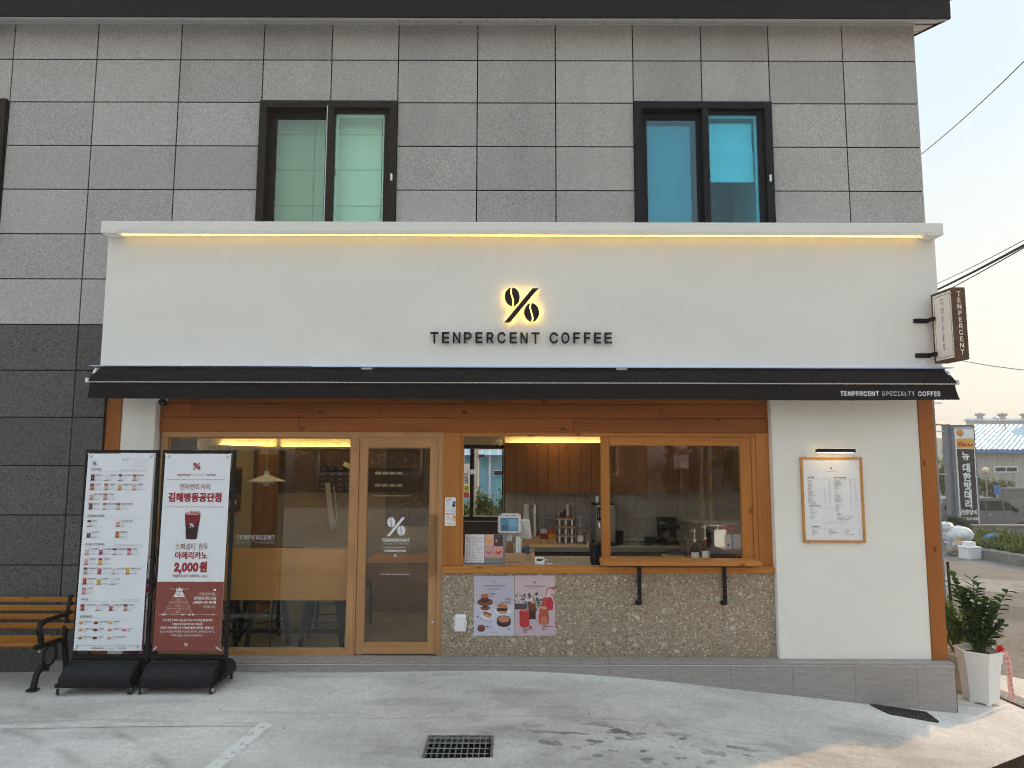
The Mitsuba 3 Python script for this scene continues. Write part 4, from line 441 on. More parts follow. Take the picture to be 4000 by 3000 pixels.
# ---------------------------------------------------------------- materials
noise, fbm, voronoi, cell, sstep, mix = mikit.noise, mikit.fbm, mikit.voronoi, mikit.cell_rand, mikit.smoothstep, mikit.mix
def rgb(*c): return {'type': 'rgb', 'value': list(c)}
def mat(name, color, rough=0.6, metallic=0.0, bump=None, height=0.0, eps=1e-3, **kw):
    col = mikit.proc(color) if callable(color) else rgb(*color)
    b = {'type': 'principled', 'base_color': col, 'roughness': mikit.proc(rough) if callable(rough) else rough, 'metallic': metallic, 'specular': kw.pop('specular', 0.5), **kw}
    if bump is not None: b = {'type': 'bumpmap', 'arbitrary': mikit.proc(bump, eps), 'scale': height, 'bsdf': b}
    scene[name] = {'type': 'twosided', 'bsdf': b}
    return name
def wood(name, light, dark, axis, seed=0.0, rough=0.45, knots=0.35, across=38.0, plank=None, **kw):
    def fn(p, n, uv):
        q = [p.x, p.y, p.z]; a = q[axis]; b, c = [q[i] for i in range(3) if i != axis]
        off = seed if plank is None else seed + 7.3 * cell(dr.floor((p.z - plank[0]) / plank[1]), 3)
        a = a + 3.7 * off; c = c + 0.013 * off
        kd, _, kr = voronoi(a * 3.4 + off, (b + c) * 7.0 + off * 2)
        knot = dr.select(kr < knots * 0.45, dr.exp(-dr.square(kd * 7.5)), 0.0)
        warp = fbm(a * 1.3 + off, (b + c) * 3.0 + 9.1, off, octaves=2)
        ring = 0.5 + 0.5 * dr.sin((b * across + c * across * 0.7) * 6.28 + warp * 17.0 + knot * 9.0)
        fine = noise(a * 7.0, b * 260.0, c * 260.0)
        tone = fbm(a * 0.9 + 4 * off, b * 5.0, c * 5.0, octaves=2)
        t = dr.clip(0.20 * ring + 0.26 * fine + 1.0 * (tone - 0.28) + 0.12, 0, 1)
        col = mix(dark, light, t)
        return mix(col, mi.Color3f(dark) * 0.4, dr.clip(knot * 1.4 - 0.45, 0, 0.8))
    return mat(name, fn, rough, specular=0.22, **kw)
def speckle(name, base, dark, light, size, rough=0.85, height=0.0012, stain=0.0):
    def fn(p, n, uv):
        u, w = p.x + p.y * 0.7, p.z + p.y * 0.5
        a = noise(u / size, w / size, p.y / size); b = noise(u / size / 2.7 + 40, w / size / 2.7, p.y); big = fbm(u * 0.9, w * 0.9, 3.0, octaves=3)
        c = mix(dark, light, dr.clip(0.5 + 1.05 * (a - 0.5) + 0.3 * (b - 0.5), 0, 1))
        return mix(c, base, 0.35) * (0.93 + 0.14 * big) * (1 - stain * sstep(0.52, 0.8, fbm(u * 2.5, w * 0.35, 8.0, octaves=3)))
    return mat(name, fn, rough, bump=lambda p, n, uv: noise((p.x + p.y) / size, p.z / size, p.y / size), height=height, eps=size / 3, specular=0.3)
STONE = [speckle(f'stone_{i}', (k, k * 0.985, k * 0.955), (k * 0.5, k * 0.49, k * 0.47), (k * 1.6, k * 1.58, k * 1.53), 0.006, stain=0.07) for i, k in enumerate((0.37, 0.40, 0.425))]
DARKSTONE = [speckle(f'darkstone_{i}', (k, k * 0.98, k * 0.95), (k * 0.4, k * 0.4, k * 0.4), (k * 1.9, k * 1.85, k * 1.75), 0.0085, stain=0.15) for i, k in enumerate((0.088, 0.10))]
mat('joint', (0.018, 0.018, 0.02), 0.9)
mat('stucco', lambda p, n, uv: mix((0.74, 0.735, 0.69), (0.82, 0.815, 0.775), fbm(p.x * 1.6, p.y * 2, p.z * 1.9, octaves=4)), 0.85,
    bump=lambda p, n, uv: noise(p.x * 38, p.y * 120, p.z * 190) * 0.7 + 0.3 * noise(p.x * 210, p.y * 210, p.z * 210), height=0.0022, eps=2e-3, specular=0.25)
mat('dark_metal', (0.021, 0.0165, 0.017), 0.5, specular=0.15)
mat('brown_frame', (0.030, 0.023, 0.016), 0.5, specular=0.15)
mat('black_frame', (0.010, 0.011, 0.015), 0.45, specular=0.2)
mat('black_paint', (0.009, 0.009, 0.010), 0.45, specular=0.2)
mat('white_soffit', (0.52, 0.51, 0.50), 0.5)
mat('white_plastic', (0.78, 0.79, 0.80), 0.35)
mat('white_metal', (0.7, 0.72, 0.76), 0.35)
mat('flashing', (0.55, 0.66, 0.92), 0.3)
mat('steel', (0.55, 0.55, 0.56), 0.22, 1.0)
mat('chrome', (0.75, 0.76, 0.78), 0.07, 1.0)
mat('awning_fabric', lambda p, n, uv: mi.Color3f(0.019, 0.0155, 0.0165) * (0.8 + 0.4 * noise(p.x * 300, p.y * 300, p.z * 300)), 0.85, specular=0.15, bump=lambda p, n, uv: noise(p.x * 1.3, p.y * 4, p.z * 5), height=0.012, eps=5e-3)
ORANGE = ((0.38, 0.118, 0.024), (0.19, 0.052, 0.010))
for i in range(3): wood(f'plank_x{i}', *ORANGE, 0, seed=1.7 * i + 0.4, knots=0.55)
wood('post_z', (0.40, 0.135, 0.030), (0.24, 0.072, 0.014), 2, seed=2.2, knots=0.3)
wood('jamb_z', (0.54, 0.215, 0.048), (0.30, 0.10, 0.018), 2, seed=4.1, knots=0.4)
wood('rail_x', (0.56, 0.23, 0.055), (0.33, 0.12, 0.022), 0, seed=5.3)
OAK = ((0.54, 0.30, 0.14), (0.36, 0.185, 0.075))
wood('oak_z', *OAK, 2, seed=6.0, knots=0.0, across=30); wood('oak_x', *OAK, 0, seed=6.6, knots=0.0, across=30)
wood('ash_x', (0.58, 0.30, 0.10), (0.44, 0.21, 0.065), 0, seed=8.2, knots=0.08, across=9)
wood('cabinet_z', (0.24, 0.105, 0.036), (0.15, 0.062, 0.02), 2, seed=9.7, knots=0.1)
wood('bench_x', (0.40, 0.165, 0.022), (0.22, 0.07, 0.010), 0, seed=3.3, knots=0.5, rough=0.5)
wood('handle_z', (0.36, 0.185, 0.08), (0.2, 0.095, 0.035), 2, seed=7.5, knots=0.0, across=34)
wood('crate_x', (0.5, 0.33, 0.18), (0.36, 0.22, 0.11), 0, seed=10.5, knots=0.1)
def terrazzo(p, n, uv):
    x, z = p.x, p.z
    w = 0.22 * fbm(x * 26, z * 26, 1.0, octaves=2)
    d1, e1, r1 = voronoi(x * 33 + w * 2, z * 38 + w * 2); d2, e2, r2 = voronoi(x * 58 + 7 + w * 3, z * 62 + w * 3); d3, e3, r3 = voronoi(x * 11 + 3 + w, z * 13 + w)
    base = mix((0.225, 0.175, 0.125), (0.36, 0.285, 0.21), fbm(x * 90, z * 90, 0.0, octaves=2))
    c = dr.select((r2 > 0.62) & (e2 - d2 > 0.22), mix((0.43, 0.345, 0.25), (0.17, 0.125, 0.08), sstep(0.84, 0.92, r2)), base)
    c = dr.select((r1 > 0.72) & (e1 - d1 > 0.26) & (d1 < 0.36), mix((0.40, 0.335, 0.25), (0.58, 0.52, 0.42), r1 * 3.5 - 2.5), c)
    return dr.select((r3 > 0.9) & (e3 - d3 > 0.22) & (d3 < 0.30), mi.Color3f(0.47, 0.42, 0.345) * (0.8 + 0.4 * noise(x * 60, z * 60)), c)
mat('terrazzo', terrazzo, 0.4)
def greytile(p, n, uv): return mi.Color3f(0.33, 0.305, 0.295) * (0.85 + 0.3 * noise(p.x * 14, p.y * 40, p.z * 130)) * (0.92 + 0.16 * fbm(p.x * 2, p.y * 3, p.z * 5)) * (1 - 0.3 * sstep(0.62, 0.72, noise(p.x * 150, p.y * 150, p.z * 150)))
mat('plinth_tile', greytile, 0.55); mat('grout', (0.33, 0.32, 0.31), 0.9)
def concrete(p, n, uv):
    x, y = p.x, p.y
    big = fbm(x * 0.45 + 3, y * 0.6, 0.0, octaves=4); mid = fbm(x * 2.3, y * 3.1, 4.0, octaves=4); fine = noise(x * 150, y * 150, 1.0); grit = noise(x * 60 + 5, y * 60, 2.0)
    c = mix((0.42, 0.405, 0.38), (0.68, 0.665, 0.635), dr.clip(0.5 + 1.5 * (big - 0.5) + 1.0 * (mid - 0.5), 0, 1)) * (0.80 + 0.26 * fine + 0.14 * grit)
    smear = sstep(0.56, 0.74, fbm(x * 1.1 + 20, y * 4.6, 6.0, octaves=4)); c = mix(c, mi.Color3f(0.24, 0.23, 0.215), 0.28 * smear)
    wet = sstep(0.64, 0.69, fbm(x * 9.0, y * 17.0, 9.0, octaves=3)) * dr.exp(-dr.square((x - 0.95) / 0.75) - dr.square((y - 4.95) / 0.28)); c = mix(c, mi.Color3f(0.10, 0.098, 0.095), dr.clip(1.5 * wet, 0, 0.8))
    c = c * (0.9 + 0.2 * fbm(x * 22, y * 26, 15.0, octaves=3)); lime = sstep(0.60, 0.74, fbm(x * 2.1 + 9, y * 2.6, 12.0, octaves=4)); c = mix(c, mi.Color3f(0.62, 0.60, 0.57), 0.4 * lime)
    r = dr.sqrt(dr.square(x + 5.5) + dr.square(y - 1.2)); ty = sstep(0.07, 0.0, dr.abs(r - 4.7)) + sstep(0.07, 0.0, dr.abs(r - 4.35))
    c = mix(c, mi.Color3f(0.15, 0.145, 0.14), 0.34 * dr.clip(ty, 0, 1) * sstep(0.3, 0.7, fbm(x * 7, y * 7, 3.0)))
    crack = sstep(0.012, 0.003, dr.abs(y - 5.32 - 0.05 * fbm(x * 1.6, 2.0, 5.0) - 0.02 * x)) * sstep(0.35, 0.6, noise(x * 0.9, 3.0, 7.0)); c = mix(c, mi.Color3f(0.13, 0.125, 0.12), 0.3 * crack)
    return c
mat('concrete', concrete, 0.85, bump=lambda p, n, uv: 0.6 * noise(p.x * 90, p.y * 90, 0.0) + fbm(p.x * 9, p.y * 9, 2.0), height=0.004, eps=4e-3, specular=0.3)
def asphalt(p, n, uv):
    x, y = p.x, p.y; s = x * 0.55 + y * 0.84
    c = mix((0.12, 0.115, 0.108), (0.20, 0.19, 0.178), fbm(x * 0.7, y * 0.7, 1.0, octaves=4)) * (0.72 + 0.5 * noise(x * 55, y * 55, 0.0)) * (0.9 + 0.2 * noise(x * 13, y * 13, 3.0))
    patch = sstep(14.2, 14.25, s + 0.25 * fbm(x * 0.6, y * 0.6)) * sstep(16.1, 16.05, s + 0.5 * fbm(x * 0.4, y * 0.4, 7.0)); c = mix(c, mi.Color3f(0.075, 0.075, 0.077), 0.75 * patch)
    pale = sstep(18.2, 18.4, s + 0.6 * fbm(x * 0.5, y * 0.5, 3.0)) * sstep(21.0, 20.3, s); c = mix(c, mi.Color3f(0.3, 0.29, 0.27), 0.75 * pale * sstep(0.25, 0.5, fbm(x * 3, y * 3, 5.0)))
    crk = sstep(0.02, 0.006, dr.abs(s - 11.2 - 0.35 * fbm(x * 1.1, y * 1.1, 2.0))) + sstep(0.018, 0.006, dr.abs(s - 12.9 - 0.4 * fbm(x * 0.8, y * 0.9, 6.0)))
    return mix(c, mi.Color3f(0.04), 0.6 * dr.clip(crk, 0, 1))
mat('asphalt', asphalt, 0.85, bump=lambda p, n, uv: noise(p.x * 70, p.y * 70, 0.0), height=0.004, eps=5e-3)
mat('road_paint', lambda p, n, uv: mix((0.50, 0.49, 0.47), (0.72, 0.72, 0.70), sstep(0.25, 0.45, fbm(p.x * 24, p.y * 24, 3.0, octaves=4))), 0.8)
mat('old_paint', lambda p, n, uv: mix((0.52, 0.51, 0.48), (0.62, 0.61, 0.58), sstep(0.40, 0.60, fbm(p.x * 16, p.y * 26, 3.0, octaves=4))), 0.85)
mat('galvanised', lambda p, n, uv: mix((0.22, 0.22, 0.215), (0.5, 0.5, 0.5), noise(p.x * 60, p.y * 60, p.z * 60)), 0.5, 0.7)
mat('cast_iron', lambda p, n, uv: mix((0.02, 0.018, 0.017), (0.075, 0.062, 0.05), noise(p.x * 70, p.y * 70, p.z * 60)), 0.7, 0.2)
mat('dirt', (0.028, 0.025, 0.022), 0.95)
scene['window_glass'] = {'type': 'thindielectric', 'int_ior': 1.48, 'specular_transmittance': rgb(0.92, 0.91, 0.83), 'specular_reflectance': rgb(0.8, 0.8, 0.8)}
scene['clear_glass'] = {'type': 'thindielectric', 'int_ior': 1.5}
scene['blue_glass'] = {'type': 'thindielectric', 'int_ior': 1.55, 'specular_transmittance': rgb(0.32, 0.88, 1.0), 'specular_reflectance': rgb(0.55, 0.85, 1.0)}
scene['green_glass'] = {'type': 'thindielectric', 'int_ior': 1.5, 'specular_transmittance': rgb(0.74, 1.0, 0.88)}
scene['screened_green'] = {'type': 'thindielectric', 'int_ior': 1.6, 'specular_transmittance': rgb(0.50, 0.70, 0.56)}
scene['screened_blue'] = {'type': 'thindielectric', 'int_ior': 1.9, 'specular_transmittance': rgb(0.20, 0.62, 0.72), 'specular_reflectance': rgb(0.4, 0.6, 0.7)}
def lamp(r, g, b, k): return {'emitter': {'type': 'area', 'radiance': rgb(r * k, g * k, b * k)}}
mat('lamp_cover', (0.8, 0.75, 0.6), 0.5)
WARM = (1.0, 0.70, 0.22)
mat('ceiling_white', (0.72, 0.71, 0.66), 0.8)
mat('cream_wall', lambda p, n, uv: mi.Color3f(0.40, 0.36, 0.26) * (0.9 + 0.2 * fbm(p.x * 3, p.y * 3, p.z * 3)), 0.8)
def marble(p, n, uv):
    u = p.x + p.y
    v = dr.abs(fbm(u * 4.5, p.z * 4.5, 2.0, octaves=4) - 0.5); w = dr.abs(fbm(u * 9 + 5, p.z * 9, 7.0, octaves=3) - 0.5)
    return mix(mix((0.075, 0.048, 0.024), (0.15, 0.1, 0.052), fbm(u * 6, p.z * 6, 0.0)), (0.36, 0.29, 0.19), 0.6 * sstep(0.03, 0.0, v) + 0.35 * sstep(0.02, 0.0, w))
mat('marble', marble, 0.25)
mat('room_floor', lambda p, n, uv: mi.Color3f(0.235, 0.225, 0.205) * (0.85 + 0.3 * fbm(p.x * 5, p.y * 5)), 0.35)
mat('kitchen_tile', (0.50, 0.47, 0.43), 0.25); mat('kitchen_grout', (0.06, 0.055, 0.05), 0.9)
mat('counter_stone', lambda p, n, uv: mi.Color3f(0.37, 0.33, 0.27) * (0.93 + 0.14 * noise(p.x * 60, p.y * 60, p.z * 60)), 0.1)
mat('counter_grey', (0.24, 0.24, 0.23), 0.4); mat('dark_brown', (0.045, 0.028, 0.016), 0.5)
mat('rubber', (0.02, 0.02, 0.021), 0.75)
mat('tank_plastic', lambda p, n, uv: mi.Color3f(0.016, 0.017, 0.021) * (0.6 + 0.4 * noise(p.x * 200, p.y * 200, p.z * 200)), 0.5, specular=0.22, bump=lambda p, n, uv: noise(p.x * 160, p.y * 160, p.z * 160), height=0.0008)
mat('banner_cloth', (0.76, 0.79, 0.84), 0.5)
mat('paper', (0.78, 0.79, 0.82), 0.5)
mat('rust', lambda p, n, uv: mix((0.045, 0.026, 0.016), (0.17, 0.085, 0.04), fbm(p.x * 28, p.y * 28, p.z * 20, octaves=4)), 0.8)

# ---------------------------------------------------------------- ground
def lie(x, y):
    "Height of the ground: level at the door, falling along the front to the right and away beyond the house."
    x, y = np.asarray(x, float), np.asarray(y, float)
    z = np.interp(x, [-30, -4.2, -2.6, 0.0, 0.42, 0.89, 1.45, 2.1, 3.2, 4.04, 4.6, 6.0, 9, 20, 60], [-0.30, -0.12, -0.106, -0.093, -0.104, -0.129, -0.175, -0.256, -0.375, -0.444, -0.495, -0.53, -0.58, -0.7, -1.0])
    far = np.interp(y, [-200, 7.0, 38, 60, 400], [0, 0, -1.62, -1.7, -1.7])
    return z + far * np.interp(x, [2, 5], [0.35, 1.0])
DRAIN = (-0.578, -0.122, 4.655, 4.985)
def sheet_grid(xs, ys, zf, hole=None):
    X, Y = np.meshgrid(xs, ys); v = np.stack([X, Y, zf(X, Y)], -1).reshape(-1, 3); f, n = [], len(xs)
    for j in range(len(ys) - 1):
        for i in range(n - 1):
            cx, cy = (xs[i] + xs[i + 1]) / 2, (ys[j] + ys[j + 1]) / 2
            if hole and hole[0] < cx < hole[1] and hole[2] < cy < hole[3]: continue
            a = j * n + i; f += [[a, a + 1, a + n + 1], [a, a + n + 1, a + n]]
    return tm(v, f)
xs = np.unique(np.r_[-14, -10, -7, np.arange(-5, 4.9, 0.22), DRAIN[0], DRAIN[1]]); ys = np.unique(np.r_[-12, -8, -3.5, -1, 0.5, np.arange(1.5, 6.45, 0.22), 6.42, 6.9, 7.4, 7.9, 8.3, DRAIN[2], DRAIN[3]])
apron = sheet_grid(xs, ys, lambda x, y: lie(x, y) + 0.006 * np.sin(x * 2.1 + y * 1.3), DRAIN)
E0 = 4.9  # the apron ends in a slanting edge beyond the pots
ex = np.array([[E0, 5.3, 5.9, 6.5, 7.0]]) ; rows = []
for y in ys:
    w = np.interp(y, [-12, -3.5, 6, 7.5, 8.3], [3.6, 3.2, 2.4, 1.05, 0.35]); xx = xs.max() + np.linspace(0, 1, 6) * w
    rows.append(np.stack([xx, np.full(6, y), lie(xx, y) + 0.006 * np.sin(xx * 2.1 + y * 1.3)], 1))
v = np.concatenate(rows); f = []
for j in range(len(ys) - 1):
    for i in range(5): a = j * 6 + i; f += [[a, a + 1, a + 7], [a, a + 7, a + 6]]
struct('concrete_apron', cat([apron, tm(v, f)]), 'concrete', smooth=40)
far_x = np.unique(np.r_[-480, -300, -150, -60, -30, -14, np.arange(-8, 30, 1.2), 34, 40, 60, 100, 200, 350, 480]); far_y = np.unique(np.r_[-480, -300, -100, -40, -20, -10, -5, -2, np.arange(0, 45, 1.2), 52, 60, 100, 200, 350, 480])
road = sheet_grid(far_x, far_y, lambda x, y: lie(x, y) - np.where((np.abs(x) < 15) & (y < 9.5), 0.03, 0.012) - 0.14 * np.exp(-((x + 0.4) ** 2 + (y - 4.8) ** 2) / 0.5), (-2, 1.4, 3.9, 5.9))
struct('asphalt_road', road, 'asphalt', smooth=40)
# faded parking lines, sheets that follow the ground
def strip(pts, w, lift, mat_, name):
    p = np.asarray(pts, float); n = 24; t = np.linspace(0, 1, n); c = p[0] + t[:, None] * (p[1] - p[0]); d = (p[1] - p[0]) / np.linalg.norm(p[1] - p[0]); q = np.array([-d[1], d[0]]) * w / 2
    a, b = c + q, c - q; v = np.concatenate([np.c_[a, lie(*a.T) + 0.006 * np.sin(a[:, 0] * 2.1 + a[:, 1] * 1.3) + lift], np.c_[b, lie(*b.T) + 0.006 * np.sin(b[:, 0] * 2.1 + b[:, 1] * 1.3) + lift]])
    f = [[i + n, i + n + 1, i + 1] for i in range(n - 1)] + [[i + n, i + 1, i] for i in range(n - 1)]
    return tm(v, f)
struct('parking_line', strip([(-1.79, 5.22), (-1.97, 3.6)], 0.105, 0.004, 'road_paint', 'x'), 'road_paint')
struct('parking_line_001', strip([(-1.84, 5.19), (-5.6, 5.18)], 0.075, 0.004, 'old_paint', 'x'), 'old_paint')

# the drain in the apron: a pit with concrete sides, a grate of flat bars and twisted cross rods
dx0, dx1, dy0, dy1 = DRAIN; dz = float(lie(-0.35, 4.8)) + 0.0
drain = thing('drain_grate', 'galvanised steel drain grate with square openings set in the concrete', 'drain')
part(drain, 'pit', cat([box(dx0 - 0.04, dx0, dy0 - 0.04, dy1 + 0.04, dz - 0.5, dz - 0.012), box(dx1, dx1 + 0.04, dy0 - 0.04, dy1 + 0.04, dz - 0.5, dz - 0.012), box(dx0, dx1, dy0 - 0.04, dy0, dz - 0.5, dz - 0.012), box(dx0, dx1, dy1, dy1 + 0.04, dz - 0.5, dz - 0.012), box(dx0, dx1, dy0, dy1, dz - 0.52, dz - 0.5)]), 'dirt')
part(drain, 'rim', cat([box(dx0 - 0.004, dx0 + 0.006, dy0, dy1, dz - 0.05, dz + 0.007), box(dx1 - 0.006, dx1 + 0.004, dy0, dy1, dz - 0.05, dz + 0.007), box(dx0 + 0.006, dx1 - 0.006, dy1 - 0.006, dy1 + 0.004, dz - 0.05, dz + 0.006)]), 'galvanised')
for i in range(12):
    x = dx0 + 0.012 + (dx1 - dx0 - 0.024) * i / 11; part(drain, 'bar', box(x - 0.0026, x + 0.0026, dy0 + 0.002, dy1 - 0.008, dz - 0.04, dz + 0.004), 'galvanised')
for j in range(4):
    y = dy0 + 0.045 + 0.082 * j; part(drain, 'rod', tube([(dx0 + 0.008 + k * 0.0222, y, dz + 0.001 + 0.0012 * (k % 2)) for k in range(20)], 0.0035, 5), 'galvanised')

# iron mat in the slope by the right end of the step
mc = np.array([3.46, 6.235]); mz = float(lie(*mc)); sl = math.atan((float(lie(3.7, 6.2)) - float(lie(3.2, 6.2))) / 0.5)
mh = thing('drain_cover', 'rusty dark iron drain cover lying in the slope beside the grey step', 'drain cover')
def lay(m): return mv(mv(m, ry=-sl), x=mc[0], y=mc[1], z=mz + 0.012, rz=0)
k0 = np.array([[-0.23, 0.145], [0.22, 0.06], [0.20, -0.155], [-0.17, -0.055]])
ring = Polygon(k0); inner = ring.buffer(-0.022, join_style=2)
part(mh, 'frame', lay(mv(extrude(ring.difference(inner), 0.022), z=-0.012)), 'cast_iron'); part(mh, 'bed', lay(mv(extrude(inner, 0.012), z=-0.014)), 'dirt')
for k in range(-9, 10):
    seg = LineString([(-0.4 + 0.028 * k, -0.4 + 0.02 * k), (0.4 + 0.028 * k, 0.05 + 0.02 * k)]); seg = LineString([(k * 0.03 - 0.2, -0.3), (k * 0.03 + 0.12, 0.3)]).intersection(inner)
    if seg.length > 0.03: part(mh, 'slat', lay(mv(extrude(seg.buffer(0.006, cap_style=2), 0.010), z=-0.004)), 'cast_iron')
# slotted channel drain crossing behind the pots
tr = thing('channel_drain', 'narrow galvanised channel drain running behind the plant pots', 'drain'); a, b = np.array([4.80, 7.75]), np.array([4.98, 5.9])
for i in range(64):
    c = a + (b - a) * i / 63; part(tr, 'slat', mv(box(-0.1, 0.1, -0.008, 0.008, -0.01, 0.004), x=c[0] + 0.02, y=c[1], z=float(lie(*c)) + 0.012, rz=-0.1), 'galvanised')
part(tr, 'channel', strip([a, b], 0.2, 0.004, 'dirt', 'x'), 'dirt')
# bits on the ground
for i, (x, y) in enumerate(((-0.500, 5.399), (0.263, 4.926), (-2.246, 5.475), (0.695, 5.335), (2.140, 5.843), (-1.627, 5.112), (0.594, 5.433), (1.017, 5.295), (-3.620, 5.201), (3.763, 5.644))):
    white = i in (4, 8); g = RNG.normal(0, 1, (14, 3)) * ((0.004, 0.003, 0.002) if not white else (0.012, 0.003, 0.002))
    obj('litter', mv(trimesh.convex.convex_hull(g), x=x, y=y, z=float(lie(x, y)) + 0.008, rz=i * 1.3), colour((0.7, 0.7, 0.68)) if white else 'dirt', f"{'white scrap of paper' if white else 'dark scrap of dirt'} lying on the bare concrete", 'litter', group='scraps on the concrete')

# ---------------------------------------------------------------- the house
B = thing('cafe_building', 'two storey house clad in grey stone panels with a white coffee shop front', 'building')
YW, YF, YL, YP, YD, YB = 6.46, 6.335, 6.185, 6.503, 6.60, 6.40   # distance of: stone, white sign wall, its cap, pillars, door, step
BACK = 9.05
WALL = part(B, 'wall', cat([box(-9.0, -3.881, YW + 0.008, YW + 0.22, -0.6, 6.19), box(-3.87, 4.04, YW + 0.008, YW + 0.1, 5.36, 6.19), box(-3.87, -2.5, YW + 0.008, YW + 0.1, 2.5, 5.36), box(-1.15, 1.2, YW + 0.008, YW + 0.1, 2.5, 5.36), box(2.57, 4.04, YW + 0.008, YW + 0.1, 2.5, 5.36), box(-2.5, -1.15, YW + 0.03, YW + 0.1, 2.5, 3.8), box(1.2, 2.57, YW + 0.03, YW + 0.1, 2.5, 3.8)]), 'joint')
part(B, 'side_wall', cat([box(3.99, 4.045, YW + 0.1, BACK, 2.601, 7.0), box(3.95, 4.0, YD + 0.005, BACK, -0.7, 2.6)]), STONE[1]); part(B, 'side_wall', box(-9.05, -9.0, YW + 0.1, BACK, -0.7, 7.0), STONE[0])
part(B, 'upper_floor', box(-8.99, 3.985, YW + 0.23, BACK - 0.11, 2.42, 2.6), 'ceiling_white')
part(B, 'back_wall', cat([box(-9, 3.98, BACK - 0.1, BACK, 2.1, 7.0), box(-9, -0.66, BACK - 0.1, BACK, -0.7, 2.1), box(-0.05, 3.98, BACK - 0.1, BACK, -0.7, 2.1), box(-0.66, -0.05, BACK - 0.1, BACK, -0.7, 1.06)]), STONE[2])
cols = [-6.70, -5.86, -5.019, -4.177, -3.336, -2.504, -1.817, -1.148, -0.353, 0.428, 1.205, 1.89, 2.569, 3.315, 4.051]
rows = [6.188, 5.800, 5.353, 4.900, 4.450, 4.000, 3.550, 3.100, 2.655, 2.205, 1.750, 1.290, 0.83, 0.374, -0.20]
gap = 0.006
for j in range(len(rows) - 1):
    for i in range(len(cols) - 1):
        x0, x1, z1, z0 = cols[i], cols[i + 1], rows[j], rows[j + 1]
        if j >= 2 and (i in (5, 6, 10, 11) or i < 2): continue       # windows
        if j >= 5 and x0 > -3.4: continue                          # behind the shop front
        if i < 1: continue
        if j >= 5 and x1 > -3.4: x1 = -3.345 if j < 8 else -3.875
        m = slab(x0 + gap, x1 - gap, YW + RNG.uniform(-0.0015, 0.0015), z0 + gap, z1 - gap, 0.028, 0.0015)
        part(WALL, 'stone_panel', m, (DARKSTONE[RNG.integers(2)] if j >= 7 else STONE[RNG.integers(3)]))
for i in range(2):
    for j in range(7, 14): part(WALL, 'stone_panel', slab(cols[i] + gap, cols[i + 1] - gap, YW, rows[j + 1] + gap, rows[j] - gap, 0.028, 0.0015), DARKSTONE[j % 2])
part(WALL, 'stone_panel', slab(-8.9, -6.705, YW, -0.2, 6.18, 0.028, 0.0015), STONE[0])

# roof: pitched, dark metal eaves with a gutter lip, soffit of white slats
ROOF = part(B, 'roof', side(Polygon([(6.215, 4.27 + 2.03), (BACK + 0.4, 7.6), (BACK + 0.4, 7.7), (6.215, 4.27 + 2.3)]), -9.3, 4.315), 'dark_metal')
part(ROOF, 'eaves_board', box(-9.3, 4.262, 6.215, 6.235, 6.098, 6.335, 0.002), 'dark_metal'); part(ROOF, 'gutter', side(Polygon([(6.19, 6.34), (6.232, 6.34), (6.232, 6.352), (6.205, 6.352), (6.205, 6.62), (6.165, 6.62), (6.165, 6.352), (6.19, 6.352)]), -9.3, 4.285), 'dark_metal')
part(ROOF, 'soffit_trim', box(-9.2, 4.25, 6.236, 6.262, 6.098, 6.112), 'white_soffit'); part(ROOF, 'wall_trim', box(-9.2, 4.05, YW - 0.022, YW + 0.02, 6.18, 6.196), 'white_soffit')
for i in range(96):
    x = 4.25 - 0.098 * (i + 1)
    if x < -5.3: break
    v = [(x + 0.006, 6.262, 6.108), (x + 0.098, 6.262, 6.108), (x + 0.098, YW - 0.02, 6.190), (x + 0.006, YW - 0.02, 6.190)]; part(ROOF, 'soffit_slat', tm(v + [(a, b, c + 0.012) for a, b, c in v], [[0, 2, 1], [0, 3, 2], [0, 1, 5], [0, 5, 4], [3, 6, 2], [3, 7, 6], [0, 4, 7], [0, 7, 3], [1, 2, 6], [1, 6, 5]]), 'white_soffit')
for i in range(22):
    y = YW + 0.1 * i; z = 6.19 + (y - YW) * 0.33; v = [(4.05, y + 0.006, z), (4.25, y + 0.006, z), (4.25, y + 0.1, z + 0.033), (4.05, y + 0.1, z + 0.033)]
    part(ROOF, 'soffit_slat', tm(v + [(a, b, c + 0.01) for a, b, c in v], [[0, 2, 1], [0, 3, 2], [0, 1, 5], [0, 5, 4], [3, 6, 2], [3, 7, 6], [0, 4, 7], [0, 7, 3], [1, 2, 6], [1, 6, 5]]), 'white_soffit')
part(ROOF, 'verge_board', side(Polygon([(6.236, 6.098), (BACK, 7.04), (BACK, 7.3), (6.236, 6.335)]), 4.25, 4.262), 'dark_metal')

